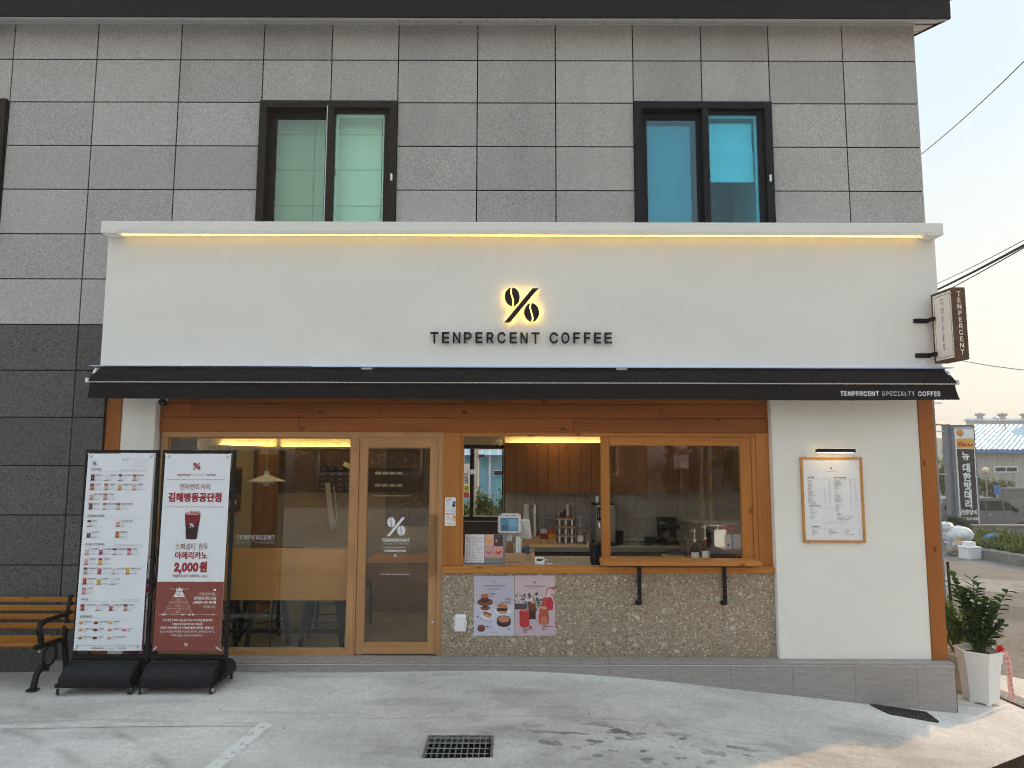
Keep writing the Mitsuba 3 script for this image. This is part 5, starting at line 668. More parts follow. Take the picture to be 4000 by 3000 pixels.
# upper windows: outer frame, a sliding sash in front, one behind with a fly screen, blinds inside
def upper_window(x0, x1, fm, glass, label):
    z1, z0, xm = 5.357, 3.86, (x0 + x1) / 2
    w = part(B, 'window', frame(x0, x1, z0, z1, 0.072, YW - 0.035, 0.12), fm, label)
    part(w, 'mullion', box(xm - 0.005, xm + 0.055, YW - 0.03, YW + 0.05, z0 + 0.072, z1 - 0.074, 0.002), fm)
    part(w, 'sash', frame(x0 + 0.074, xm + 0.02, z0 + 0.06, z1 - 0.074, 0.066, YW + 0.062, 0.03), fm); part(w, 'sash', frame(xm + 0.002, x1 - 0.072, z0 + 0.06, z1 - 0.05, 0.058, YW + 0.012, 0.03), fm)
    part(w, 'pane', tm([(x0 + 0.13, YW + 0.078, z0), (xm + 0.01, YW + 0.078, z0), (xm + 0.01, YW + 0.078, z1 - 0.13), (x0 + 0.13, YW + 0.078, z1 - 0.13)], [[0, 1, 2], [0, 2, 3]]), glass.replace('green_glass', 'screened_green').replace('blue_glass', 'screened_blue'))
    part(w, 'pane', tm([(xm + 0.05, YW + 0.028, z0), (x1 - 0.12, YW + 0.028, z0), (x1 - 0.12, YW + 0.028, z1 - 0.1), (xm + 0.05, YW + 0.028, z1 - 0.1)], [[0, 1, 2], [0, 2, 3]]), glass)
    part(w, 'screen_frame', frame(xm + 0.058, x1 - 0.126, z0, z1 - 0.104, 0.022, YW + 0.06, 0.012), 'white_plastic')
    if x0 < 0: part(w, 'weather_strip', box(xm - 0.012, xm - 0.006, YW - 0.036, YW + 0.01, z0 + 0.07, z1 - 0.05), 'white_metal')
    part(w, 'latch', box(x1 - 0.05, x1 - 0.03, YW - 0.052, YW - 0.03, 4.53, 4.6, 0.004), 'white_plastic'); part(w, 'latch', cat([box(xm + 0.06, xm + 0.084, YW + 0.045, YW + 0.058, 4.62, 4.69, 0.003), tube([(xm + 0.07, YW + 0.05, 4.65), (xm + 0.045, YW + 0.045, 4.655)], 0.005, 6)]), 'steel')
    part(w, 'reveal', cat([box(x0 + 0.02, x0 + 0.06, YW + 0.1, YW + 1.0, z0, z1), box(x1 - 0.06, x1 - 0.02, YW + 0.1, YW + 1.0, z0, z1), box(x0 + 0.02, x1 - 0.02, YW + 0.1, YW + 1.0, z1 - 0.06, z1)]), 'ceiling_white')
    return w
wl = upper_window(-2.508, -1.147, 'brown_frame', 'green_glass', 'brown framed sliding window with pale green glass')
wr = upper_window(1.203, 2.568, 'black_frame', 'blue_glass', 'black framed sliding window with bright blue glass')
mat('mint_board', (0.86, 0.90, 0.85), 0.7); mat('blind_cloth', (0.88, 0.90, 0.92), 0.75)
for x0, x1 in ((-2.49, -2.03), (-2.022, -1.34), (-1.332, -1.16)):
    for z0, z1 in ((3.62, 3.99), (3.997, 4.365), (4.372, 4.745), (4.752, 5.12), (5.127, 5.33)): part(wl, 'wall_board', box(x0, x1, YW + 0.22, YW + 0.24, z0, z1, 0.002), 'mint_board')
part(wl, 'board_backing', box(-2.5, -1.15, YW + 0.241, YW + 0.26, 3.6, 5.35), 'joint')
def roman(x0, x1, z0, z1, folds):
    n = 40; z = np.linspace(z0, z1, n); y = YW + 0.115 + 0.012 * np.sin((z - z0) / (z1 - z0) * folds * np.pi) ** 2; v = np.concatenate([np.stack([np.full(n, x), y, z], 1) for x in (x0, x1)])
    return tm(v, [[i, i + n, i + n + 1] for i in range(n - 1)] + [[i, i + n + 1, i + 1] for i in range(n - 1)])
part(wr, 'blind', roman(1.33, 1.79, 3.7, 5.17, 5), 'blind_cloth', smooth=True); part(wr, 'blind', roman(1.925, 2.415, 4.90, 5.20, 1), 'blind_cloth', smooth=True); part(wr, 'blind', roman(1.925, 2.425, 4.585, 4.892, 1), 'blind_cloth', smooth=True)
part(wr, 'blind_rail', box(1.925, 2.42, YW + 0.11, YW + 0.135, 4.888, 4.904), 'blind_cloth'); part(wr, 'room_wall', box(1.2, 2.56, YW + 1.0, YW + 1.02, 3.6, 5.36), 'counter_grey')
p = part(B, 'window', frame(-6.39, -5.03, 3.86, 5.37, 0.072, YW - 0.035, 0.12), 'brown_frame', 'brown window frame cut by the left edge of the view'); part(p, 'pane', box(-6.3, -5.1, YW + 0.05, YW + 0.055, 3.9, 5.3), 'joint')

# white sign wall with its cap and the strip lamp hidden below the cap
part(B, 'sign_wall', cat([box(-3.867, 4.043, YF, YF + 0.02, 2.50, 3.99), box(-3.867, -3.847, YF + 0.02, YW - 0.002, 2.50, 3.99), box(4.02, 4.043, YF + 0.02, YW - 0.002, 2.50, 3.99), box(-3.847, 4.02, YF + 0.02, YW - 0.002, 2.50, 2.52)]), 'stucco')
CAP = part(B, 'cap', cat([box(-3.855, 4.037, YL, YW - 0.003, 3.938, 4.034, 0.004), box(-3.855, -3.71, YL + 0.002, YF - 0.002, 3.921, 3.9385), box(3.89, 4.037, YL + 0.002, YF - 0.002, 3.921, 3.9385)]), 'stucco')
part(CAP, 'lip', box(-3.70, 3.88, YL + 0.004, YL + 0.02, 3.922, 3.9385), 'stucco')
LED = part(CAP, 'strip_lamp', box(-3.70, 3.88, YF - 0.062, YF - 0.048, 3.929, 3.937), 'lamp_cover', **lamp(1.0, 0.58, 0.09, 0.28))

# pillars, posts, planks
part(B, 'pillar', box(2.479, 3.885, YP, YD + 0.1, -0.011, 2.50, 0.004), 'stucco', 'white rendered pillar right of the serving window'); part(B, 'pillar', box(-3.735, -3.41, YP, YD + 0.1, -0.011, 2.50, 0.004), 'stucco', 'narrow white rendered pillar left of the shop window')
part(B, 'post', box(3.8853, 4.028, YP - 0.012, YD, -0.012, 2.499, 0.003), 'post_z', 'brown wooden post at the right corner'); part(B, 'post', box(-3.879, -3.7353, YP - 0.012, YD, -0.012, 2.499, 0.003), 'post_z', 'brown wooden post at the left end')
HD = part(B, 'header', box(-3.405, 2.474, YD + 0.01, YD + 0.06, 2.077, 2.50), 'dark_brown')
cut2 = [-3.405, -3.11, -1.27, 1.44, 2.474]; cut3 = [-3.405, -2.06, 0.60, 2.474]; cut1 = [-3.405, -0.6, 1.3, 2.474]
for k, (cs, z0, z1) in enumerate(((cut1, 2.354, 2.498), (cut2, 2.219, 2.350), (cut3, 2.0785, 2.215))):
    for i in range(len(cs) - 1): part(HD, 'plank', slab(cs[i] + 0.0012, cs[i + 1] - 0.0012, YD - 0.022 + 0.001 * (i % 2), z0, z1, 0.03, 0.0025), f'plank_x{(i + k) % 3}')

# shop window and door in pale oak
SW = part(B, 'shop_window', frame(-3.384, -1.492, -0.012, 2.0765, 0.062, YD - 0.012, 0.09, wt=0.05, wb=0.046), 'oak_x')
part(SW, 'glazing_bead', frame(-3.322, -1.554, 0.034, 2.0265, 0.014, YD + 0.02, 0.03), 'oak_z')
part(SW, 'pane', tm([(-3.31, YD + 0.036, 0.04), (-1.56, YD + 0.036, 0.04), (-1.56, YD + 0.036, 2.02), (-3.31, YD + 0.036, 2.02)], [[0, 1, 2], [0, 2, 3]]), 'window_glass')
S = Sheet((0, YD + 0.0355, 0)); w1 = width('TENPERCENT', 0.045, 0.12)
x0, z0 = -2.640, 1.048; sx = 0.375 / w1
WHITE = (0.80, 0.82, 0.84)
S.text('TENPERCENT', x0, z0, 0.040, WHITE, track=0.12, sx=sx * 45 / 40, bold=0.02); S.text('SPECIALTY COFFEE', x0 - 0.004, z0 - 0.036, 0.016, WHITE, track=0.30, sx=1.0 * (sx * w1 + 0.005) / width('SPECIALTY COFFEE', 0.016, 0.30))
S.done(SW, 'lettering')
DF = part(B, 'door_frame', front(sbox(-1.4905, -0.012, -0.656, 2.0765).difference(sbox(-1.4475 - 0.026, -0.02, -0.7095, 2.0305)), YD - 0.01, 0.09), 'oak_z')
DOOR = part(B, 'door', front(sbox(-1.4695, 0.0, -0.7125, 2.0275).difference(sbox(-1.392, 0.0995, -0.79, 1.9305)), YD + 0.008, 0.045), 'oak_z', 'pale oak glazed door')
part(DOOR, 'rail', box(-1.3915, -0.7905, YD + 0.0065, YD + 0.05, 1.931, 2.0265, 0.002), 'oak_x'); part(DOOR, 'rail', box(-1.3915, -0.7905, YD + 0.0065, YD + 0.05, 0.001, 0.099, 0.002), 'oak_x')
part(DOOR, 'pane', tm([(-1.39, YD + 0.03, 0.1), (-0.79, YD + 0.03, 0.1), (-0.79, YD + 0.03, 1.93), (-1.39, YD + 0.03, 1.93)], [[0, 1, 2], [0, 2, 3]]), 'window_glass')
part(DOOR, 'handle', cat([box(-0.772, -0.729, YD - 0.062, YD - 0.03, 0.724, 1.298, 0.003), box(-0.765, -0.735, YD - 0.031, YD + 0.01, 0.79, 0.82), box(-0.765, -0.735, YD - 0.031, YD + 0.01, 1.2, 1.23)]), 'handle_z')
part(DOOR, 'lock', mv(lathe([(0.0, 0.012), (0.008, 0.013), (0.016, 0.010), (0.019, 0.0)], n=18), x=-0.74, y=YD + 0.008, z=0.287, rx=math.pi / 2), 'steel', smooth=30); part(DOOR, 'pivot', box(-1.44, -1.40, YD - 0.02, YD + 0.03, -0.0115, -0.001), 'steel')
S = Sheet((0, YD + 0.0295, 0)); zc = lambda y: 1.93 + (y - 1748) * (0.1 - 1.93) / (2511.6 - 1748); xc = lambda px: -1.3928 + (px - 1422.0) * (0.60 / 250.0)
S.logo(-1.110, 1.084, 0.179, WHITE)
cx = -1.110
S.text('TENPERCENT', cx, 1.031, 0.028, WHITE, 'c', bold=0.05, track=0.1, sx=0.267 / width('TENPERCENT', 0.028, 0.1))
S.text('SPECIALTY COFFEE', cx, 1.007, 0.0125, WHITE, 'c', bold=0.02, track=0.45, sx=0.267 / width('SPECIALTY COFFEE', 0.0125, 0.45))
S.text('BUSINESS HOURS', cx - 0.002, 0.937, 0.0175, WHITE, 'c', bold=0.06, track=0.03, sx=0.208 / width('BUSINESS HOURS', 0.0175, 0.03)); S.logo(cx - 0.002, 0.889, 0.026, WHITE)
S.rect(cx - 0.138, 0.977 - 0.0018, cx + 0.138, 0.977 + 0.0018, WHITE); S.rect(cx - 0.142, 0.728 - 0.0018, cx + 0.138, 0.728 + 0.0018, WHITE)
S.done(DOOR, 'lettering')

# serving window
part(B, 'jamb', box(-0.6545, -0.491, YD - 0.025, YD + 0.04, 0.814, 2.0765, 0.002), 'jamb_z', 'orange wooden jamb between door and serving window'); part(B, 'jamb', box(2.352, 2.4775, YD - 0.02, YD + 0.04, 0.80, 2.0765, 0.002), 'jamb_z', 'orange wooden jamb right of the serving window')
V = part(B, 'serving_window', cat([box(-0.4905, 2.3515, YD - 0.016, YD + 0.06, 2.039, 2.0765, 0.002)]), 'rail_x')
part(V, 'side_bar', box(-0.4905, -0.466, YD - 0.015, YD + 0.06, 0.816, 2.0385, 0.002), 'jamb_z'); part(V, 'side_bar', box(2.309, 2.3515, YD - 0.012, YD + 0.06, 0.83, 2.0385, 0.002), 'jamb_z')
SA = part(V, 'sash', box(0.859, 0.942, YD + 0.002, YD + 0.042, 0.845, 2.0383, 0.002), 'jamb_z'); part(SA, 'stile', box(2.203, 2.3085, YD + 0.002, YD + 0.042, 0.845, 2.0383, 0.002), 'jamb_z')
part(SA, 'rail', box(0.9425, 2.2025, YD + 0.0015, YD + 0.042, 1.954, 2.0382, 0.002), 'rail_x'); part(SA, 'rail', box(0.9425, 2.2025, YD + 0.0015, YD + 0.042, 0.8455, 0.882, 0.002), 'rail_x')
part(SA, 'pane', tm([(0.94, YD + 0.022, 0.88), (2.205, YD + 0.022, 0.88), (2.205, YD + 0.022, 1.955), (0.94, YD + 0.022, 1.955)], [[0, 1, 2], [0, 2, 3]]), 'window_glass')
part(B, 'sill', box(-0.6555, 2.4775, YD - 0.062, YD + 0.06, 0.752, 0.8135, 0.004), 'rail_x', 'orange wooden sill under the serving window')
# counter wall: tiles with pebbles, on a backing that shows as grout
CW = part(B, 'counter_wall', box(-0.655, 2.4785, YD - 0.0345, YD + 0.08, -0.011, 0.7515), 'grout')
tx = [-0.6545, -0.205, 0.341, 0.887, 1.44, 1.993, 2.478]; tz = [-0.010, 0.228, 0.504, 0.7505]
for i in range(6):
    for j in range(3): part(CW, 'tile', slab(tx[i] + 0.002, tx[i + 1] - 0.002, YD - 0.037, tz[j] + 0.002, tz[j + 1] - 0.002, 0.003, 0.001), 'terrazzo')
# grey step along the front
PL = part(B, 'plinth', cat([box(-4.2, 4.022, YB + 0.012, YD + 0.2, -0.8, -0.022)]), 'grout')
px = [-3.88, -3.51, -2.96, -2.404, -1.85, -1.301, -0.754, -0.203, 0.343, 0.893, 1.442, 1.992, 2.554, 3.117, 3.68, 4.028]
for i in range(len(px) - 1):
    part(PL, 'tile', slab(px[i] + 0.001, px[i + 1] - 0.001, YB + 0.004, -0.72, -0.0335, 0.008, 0.0012), 'plinth_tile')
    part(PL, 'top_tile', box(px[i] + 0.001, px[i + 1] - 0.001, YB - 0.001, YD - 0.001 if px[i] > -1.5 else YD + 0.05, -0.0305, -0.0125, 0.003), 'plinth_tile')
part(PL, 'edge_trim', box(-3.88, 4.028, YB - 0.004, YB + 0.003, -0.0395, -0.0325), 'white_soffit'); part(PL, 'end_tile', box(4.0285, 4.05, YB + 0.03, BACK, -0.8, -0.0125), 'darkstone_0')

# ---------------------------------------------------------------- inside the shop
FL = -0.02
part(B, 'room_floor', box(-3.9, 3.98, YD + 0.061, BACK - 0.11, -0.3, FL), 'room_floor')
for i in range(6):
    for j in range(4): part(f'{B}__room_floor', 'tile', box(-3.0 + 0.6 * i + 0.002, -3.0 + 0.6 * (i + 1) - 0.002, 6.68 + 0.6 * j + 0.002, 6.68 + 0.6 * (j + 1) - 0.002, FL - 0.005, FL + 0.003), 'room_floor')
part(B, 'room_ceiling', box(-3.1, 3.98, YD + 0.06, BACK - 0.11, 2.36, 2.40), 'ceiling_white')
part(B, 'room_wall', box(-3.09, -3.03, YD + 0.1, BACK - 0.11, FL, 1.929), 'cream_wall'); part(B, 'room_wall', box(-3.09, -3.07, YD + 0.1, BACK - 0.11, 1.929, 2.36), 'ceiling_white')
RB = part(B, 'room_wall', box(-3.03, -0.70, 8.905, 8.94, FL, 1.363), 'cream_wall'); part(B, 'room_wall', box(-3.03, -0.70, 8.93, 8.95, 1.363, 2.36), 'ceiling_white')
for i in range(5):
    for j in range(2): part(RB, 'marble_tile', box(-3.03 + 0.47 * i + 0.002, -3.03 + 0.47 * (i + 1) - 0.002, 8.89, 8.93, 1.366 + 0.281 * j + 0.002, 1.366 + 0.281 * (j + 1) - 0.002, 0.002), 'marble')
for i in range(3): part(RB, 'marble_tile', box(-1.62 + 0.31 * i, -1.62 + 0.31 * (i + 1) - 0.004, 8.88, 8.904, 0.95, 1.362, 0.002), 'marble')
part(B, 'cove_ledge', box(-3.03, -0.70, 8.86, 8.868, 1.93, 1.955), 'cream_wall'); part(B, 'cove_ledge', box(-3.03, -0.70, 8.8685, 8.93, 1.93, 1.936), 'cream_wall'); part(B, 'cove_ledge', box(-3.008, -3.0, YD + 0.3, 8.86, 1.93, 1.955), 'cream_wall'); part(B, 'cove_ledge', box(-3.07, -3.0085, YD + 0.3, 8.86, 1.93, 1.936), 'cream_wall')
part(B, 'cove_lamp', box(-2.98, -0.75, 8.90, 8.915, 1.938, 1.944), 'lamp_cover', **lamp(1.0, 0.64, 0.16, 2.6)); part(B, 'cove_lamp', box(-3.045, -3.03, 7.2, 8.8, 1.938, 1.944), 'lamp_cover', **lamp(1.0, 0.64, 0.16, 2.6))
# kitchen: end wall with the window, tiled wall, worktops, cupboards
part(B, 'kitchen_wall', cat([box(-0.70, -0.62, 8.45, BACK - 0.11, FL, 2.36), box(-0.619, -0.085, 8.45, 8.52, FL, 1.06), box(-0.619, -0.085, 8.45, 8.52, 1.975, 2.36), box(-0.085, 2.95, 8.452, 8.52, FL, 2.36)]), 'cream_wall')
part(B, 'kitchen_wall', box(2.95, 3.0, YD + 0.1, 8.45, FL, 2.36), 'cream_wall')
KW = part(B, 'tiled_wall', box(-0.085, 2.95, 8.447, 8.4515, 0.81, 1.44), 'kitchen_grout')
n = 0
for j in range(21):
    for i in range(14):
        x0, z0 = -0.085 + 0.1245 * i, 0.815 + 0.0289 * j
        part(KW, 'tile', slab(x0 + 0.002, min(x0 + 0.1245, 2.94) - 0.002, 8.441, z0 + 0.002, z0 + 0.0269, 0.006, 0.0015), 'kitchen_tile'); n += 1
part(KW, 'far_tile', cat([slab(-0.085 + 0.1245 * i + 0.0015, -0.085 + 0.1245 * (i + 1) - 0.0015, 8.441, 0.815 + 0.0289 * j + 0.0012, 0.815 + 0.0289 * j + 0.0277, 0.006, 0.0015) for i in range(14, 24) for j in range(21)]), 'kitchen_tile', kind='stuff')
KB = part(B, 'kitchen_window', frame(-0.66, -0.07, 1.055, 1.98, 0.05, 8.448, 0.06, wb=0.05), 'brown_frame'); part(KB, 'mullion', box(-0.515, -0.468, 8.44, 8.5, 1.106, 1.929, 0.002), 'brown_frame')
part(KB, 'pane', tm([(-0.62, 8.47, 1.1), (-0.1, 8.47, 1.1), (-0.1, 8.47, 1.93), (-0.62, 8.47, 1.93)], [[0, 1, 2], [0, 2, 3]]), 'clear_glass'); part(KB, 'stop', frame(-0.468, -0.10, 1.103, 1.932, 0.008, 8.444, 0.02), 'lamp_cover')
part(B, 'wainscot', box(-0.70, -0.086, 8.42, 8.449, FL, 1.04), 'dark_brown')
cab = thing('wall_cupboard', 'row of dark brown wooden wall cupboards above the grey tiled wall', 'cupboard')
part(cab, 'carcass', box(-0.088, 2.62, 8.115, 8.44, 1.413, 1.965), 'joint'); part(cab, 'top_strip', box(-0.088, 2.62, 8.1145, 8.12, 1.9655, 2.0015), 'cabinet_z')
for i in range(21): part(cab, 'door', box(-0.089 + 0.129 * i + 0.0025, -0.089 + 0.129 * (i + 1) - 0.0025, 8.095, 8.114, 1.411, 2.002, 0.002), 'cabinet_z')
part(B, 'cupboard_lamp', box(-0.05, 2.5, 8.40, 8.415, 1.968, 1.978), 'lamp_cover', **lamp(1.0, 0.64, 0.16, 3.0)); part(B, 'lamp_wall', box(-0.088, 2.9, 8.432, 8.4405, 1.967, 2.36), 'ceiling_white')
sp = part(B, 'downlight', lathe([(0.03, 0.0), (0.045, 0.0), (0.045, 0.03), (0.03, 0.03)], 0.50, 7.98, 2.33, 16), 'white_plastic'); part(sp, 'bulb', lathe([(0.0, 0.012), (0.03, 0.012)], 0.50, 7.98, 2.33, 12), 'lamp_cover', **{'emitter': {'type': 'area', 'radiance': rgb(60, 40, 14)}})
for x, y in ((-2.4, 7.7), (-1.3, 7.7), (1.5, 7.5), (0.3, 7.5)): d_ = part(B, 'ceiling_lamp', lathe([(0.07, 2.345), (0.085, 2.345), (0.085, 2.36)], x, y, 0, 18), 'white_plastic'); part(d_, 'diffuser', tm(*(lambda m: (m.vertices, m.faces[:, ::-1]))(lathe([(0.001, 2.35), (0.07, 2.35)], x, y, 0, 18))), 'lamp_cover', **lamp(1.0, 0.74, 0.40, 20))
wt = thing('back_worktop', 'long back worktop with a pale stone top and grey front', 'worktop'); part(wt, 'top', box(-0.08, 2.95, 7.94, 8.44, 0.76, 0.812, 0.004), 'counter_stone'); part(wt, 'front', box(-0.08, 2.95, 7.97, 8.0, FL, 0.757), 'dark_brown'); part(wt, 'fascia', box(-0.08, 2.95, 7.934, 7.9395, 0.755, 0.808), 'counter_grey')
ct = thing('service_counter', 'pale glossy stone counter behind the open serving window', 'counter'); part(ct, 'top', box(-0.654, 2.47, YD + 0.061, 7.28, 0.765, 0.807, 0.003), 'counter_stone'); part(ct, 'front', box(-0.654, 2.47, YD + 0.10, YD + 0.13, FL, 0.764), 'dark_brown'); part(ct, 'end_panel', box(-0.654, -0.62, YD + 0.14, 7.27, FL, 0.764), 'dark_brown')
CTZ = 0.8075; WTZ = 0.8125

# things on the counter, left to right
st = thing('menu_stand', 'clear standing menu card with four drink pictures on the counter', 'menu stand'); part(st, 'board', mv(box(-0.197, 0.197, 0, 0.004, 0, 0.282), x=-0.26, y=6.74, z=CTZ, rx=-0.1), 'counter_grey'); part(st, 'foot', box(-0.455, -0.065, 6.74, 6.83, CTZ, CTZ + 0.004), 'clear_glass')
S = Sheet((-0.457, 6.738, CTZ), v=(0, 0.0998, 0.995)); S.rect(0.002, 0.012, 0.19, 0.28, (0.78, 0.79, 0.84)); S.logo(0.022, 0.258, 0.012, (0.1, 0.1, 0.1))
for r in range(9):
    z = 0.24 - 0.026 * r; S.rect(0.012, z + 0.011, 0.05, z + 0.014, (0.25, 0.25, 0.28), 2)
    for c in range(6 if r not in (2, 6) else 4): S.rect(0.016 + 0.028 * c, z - 0.006, 0.022 + 0.028 * c, z + 0.007, random.choice([(0.25, 0.06, 0.04), (0.5, 0.25, 0.2), (0.06, 0.03, 0.03), (0.6, 0.3, 0.1)]), 2); S.rect(0.025 + 0.028 * c, z - 0.003, 0.038 + 0.028 * c, z + 0.001, (0.35, 0.35, 0.38), 2)
for i, (x0, z0, bg, dr_) in enumerate(((0.194, 0.17, (0.72, 0.42, 0.30), (0.85, 0.35, 0.04)), (0.285, 0.17, (0.07, 0.045, 0.05), (0.5, 0.3, 0.22)), (0.194, 0.06, (0.62, 0.36, 0.34), (0.55, 0.14, 0.2)), (0.285, 0.06, (0.66, 0.34, 0.30), (0.5, 0.06, 0.03)))):
    S.rect(x0, z0, x0 + 0.087, z0 + 0.108, bg); S.logo(x0 + 0.044, z0 + 0.088, 0.010, (0.7, 0.6, 0.55))
    for k, (cx, cz) in enumerate(((0.025, 0.035), (0.045, 0.025), (0.063, 0.038))[: 1 if i == 1 else 3]): S.poly([(x0 + cx - 0.009, z0 + cz + 0.028), (x0 + cx + 0.009, z0 + cz + 0.028), (x0 + cx + 0.007, z0 + cz), (x0 + cx - 0.007, z0 + cz)], dr_ if k != 1 else tuple(c * 0.8 for c in dr_), 2)
S.done(st)
bx = thing('straw_box', 'pale wooden straw and napkin box on the counter', 'box'); part(bx, 'front', front(sbox(-0.062, 0, 0.223, 0.108).difference(sbox(0.135, 0.03, 0.188, 0.2)), 6.72, 0.012), 'crate_x'); part(bx, 'side', box(-0.062, -0.052, 6.732, 6.86, CTZ, CTZ + 0.108), 'crate_x'); part(bx, 'side', box(0.213, 0.223, 6.732, 6.86, CTZ, CTZ + 0.108), 'crate_x'); part(bx, 'back', box(-0.062, 0.223, 6.86, 6.87, CTZ, CTZ + 0.13), 'crate_x')
scene[f'{bx}__front']['to_world'] = T().translate([0, 0, CTZ])
part(bx, 'divider', box(0.095, 0.105, 6.735, 6.855, CTZ, CTZ + 0.1), 'crate_x'); part(bx, 'napkins', box(0.12, 0.2, 6.74, 6.85, CTZ + 0.005, CTZ + 0.085), 'crate_x')
S = Sheet((0, 6.7195, CTZ)); S.logo(-0.03, 0.014, 0.014, (0.03, 0.02, 0.02)); S.text('TENPERCENT', -0.018, 0.016, 0.009, (0.03, 0.02, 0.02), bold=0.05, track=0.06); S.done(bx, 'lettering')
def sticks(key, label, x0, x1, y0, y1, zb, h, m, n, group=None):
    ms = []
    for i in range(n): x, y = random.uniform(x0, x1), random.uniform(y0, y1); t = random.uniform(-0.008, 0.008); ms.append(tube([(x, y, zb), (x + t, y + t, zb + h * random.uniform(0.92, 1.05))], 0.003, 5))
    obj(key, cat(ms), m, label, 'straws', kind='stuff')
sticks('straws', 'bunch of thin brown wooden stirrers in the straw box', -0.05, 0.015, 6.74, 6.84, CTZ + 0.01, 0.20, 'handle_z', 34); sticks('clear_straws', 'bunch of white wrapped straws in the straw box', 0.025, 0.09, 6.74, 6.84, CTZ + 0.01, 0.235, 'white_plastic', 34); sticks('sugar_sticks', 'blue and red sugar sticks in a small holder', 0.105, 0.17, 6.80, 6.85, CTZ + 0.06, 0.11, colour((0.03, 0.05, 0.2)), 12)
gd = thing('queue_timer', 'small white electronic timer with a green display on the counter', 'timer'); part(gd, 'case', box(0.224, 0.319, 6.70, 6.735, CTZ, CTZ + 0.070, 0.008), 'white_plastic'); part(gd, 'display', box(0.242, 0.296, 6.697, 6.701, CTZ + 0.036, CTZ + 0.058), colour((0.05, 0.07, 0.03))); part(gd, 'button', box(0.30, 0.311, 6.697, 6.701, CTZ + 0.044, CTZ + 0.052), 'rubber'); part(gd, 'button', box(0.245, 0.26, 6.697, 6.701, CTZ + 0.012, CTZ + 0.02), colour((0.5, 0.4, 0.1))); part(gd, 'cable', tube([(0.318, 6.72, CTZ + 0.03), (0.345, 6.73, CTZ + 0.052), (0.35, 6.74, CTZ + 0.03), (0.335, 6.74, CTZ + 0.005), (0.40, 6.75, CTZ + 0.004)], 0.003, 6), 'white_plastic')
def cup(x, y, z, h, r0, r1, m, n=24): return lathe([(0.0, 0.002), (r0, 0.0), (r1, h * 0.86), (r1 * 1.0, h * 0.87)], x, y, z, n)
bc = thing('black_cup', 'big matt black lidded cup at the edge of the sliding window', 'cup'); part(bc, 'cup', cup(0.812, 6.72, CTZ, 0.205, 0.046, 0.060, 0), 'black_paint', smooth=35); part(bc, 'lid', lathe([(0.064, 0.176), (0.065, 0.184), (0.06, 0.188), (0.058, 0.2), (0.05, 0.203), (0.0, 0.203)], 0.812, 6.72, CTZ, 24), 'black_paint', smooth=35)
pos = thing('till', 'white till screen with its customer display facing the street', 'till'); part(pos, 'display_case', mv(box(-0.117, 0.117, 0, 0.02, -0.1, 0.1, 0.008), x=-0.023, y=7.0, z=1.17, rx=-0.12), 'white_plastic'); part(pos, 'foot', box(-0.075, 0.02, 6.98, 7.16, CTZ, CTZ + 0.02, 0.006), 'white_plastic'); part(pos, 'neck', box(-0.06, 0.005, 7.06, 7.11, CTZ + 0.02, 1.1, 0.01), 'white_plastic')
part(pos, 'screen_back', mv(box(-0.15, 0.15, 0, 0.025, -0.105, 0.11, 0.01), x=0.05, y=7.09, z=1.10, rx=0.35, rz=-0.35), 'white_plastic')
S = Sheet((-0.023, 6.9985, 1.17), v=(0, 0.1197, 0.9928), step=0.001); S.rect(-0.09, -0.075, 0.09, 0.055, (0.08, 0.14, 0.26)); S.rect(-0.084, -0.069, 0.084, 0.049, (0.16, 0.40, 0.60), 2)
for z in (0.03, 0.012, -0.006): S.rect(-0.08, z, -0.01, z + 0.012, (0.10, 0.28, 0.42), 3)
for i in range(4):
    for j in range(4): S.rect(0.002 + 0.02 * i, -0.03 + 0.018 * j, 0.019 + 0.02 * i, -0.014 + 0.018 * j, (0.26, 0.5, 0.66), 3)
for i in range(8): S.rect(-0.078 + 0.036 * (i % 2), -0.064 + 0.012 * (i // 2), -0.046 + 0.036 * (i % 2), -0.054 + 0.012 * (i // 2), (0.07, 0.10, 0.14), 3)
S.text('DARK', -0.04, 0.072, 0.010, (0.1, 0.1, 0.3), bold=0.03); S.text('MEDIUM', 0.012, 0.072, 0.010, (0.5, 0.06, 0.1), bold=0.03); S.oval(-0.1, 0.088, 0.018, 0.012, (0.08, 0.1, 0.35)); S.oval(0.1, 0.09, 0.016, 0.01, (0.75, 0.38, 0.2)); S.done(pos, 'screen_print')
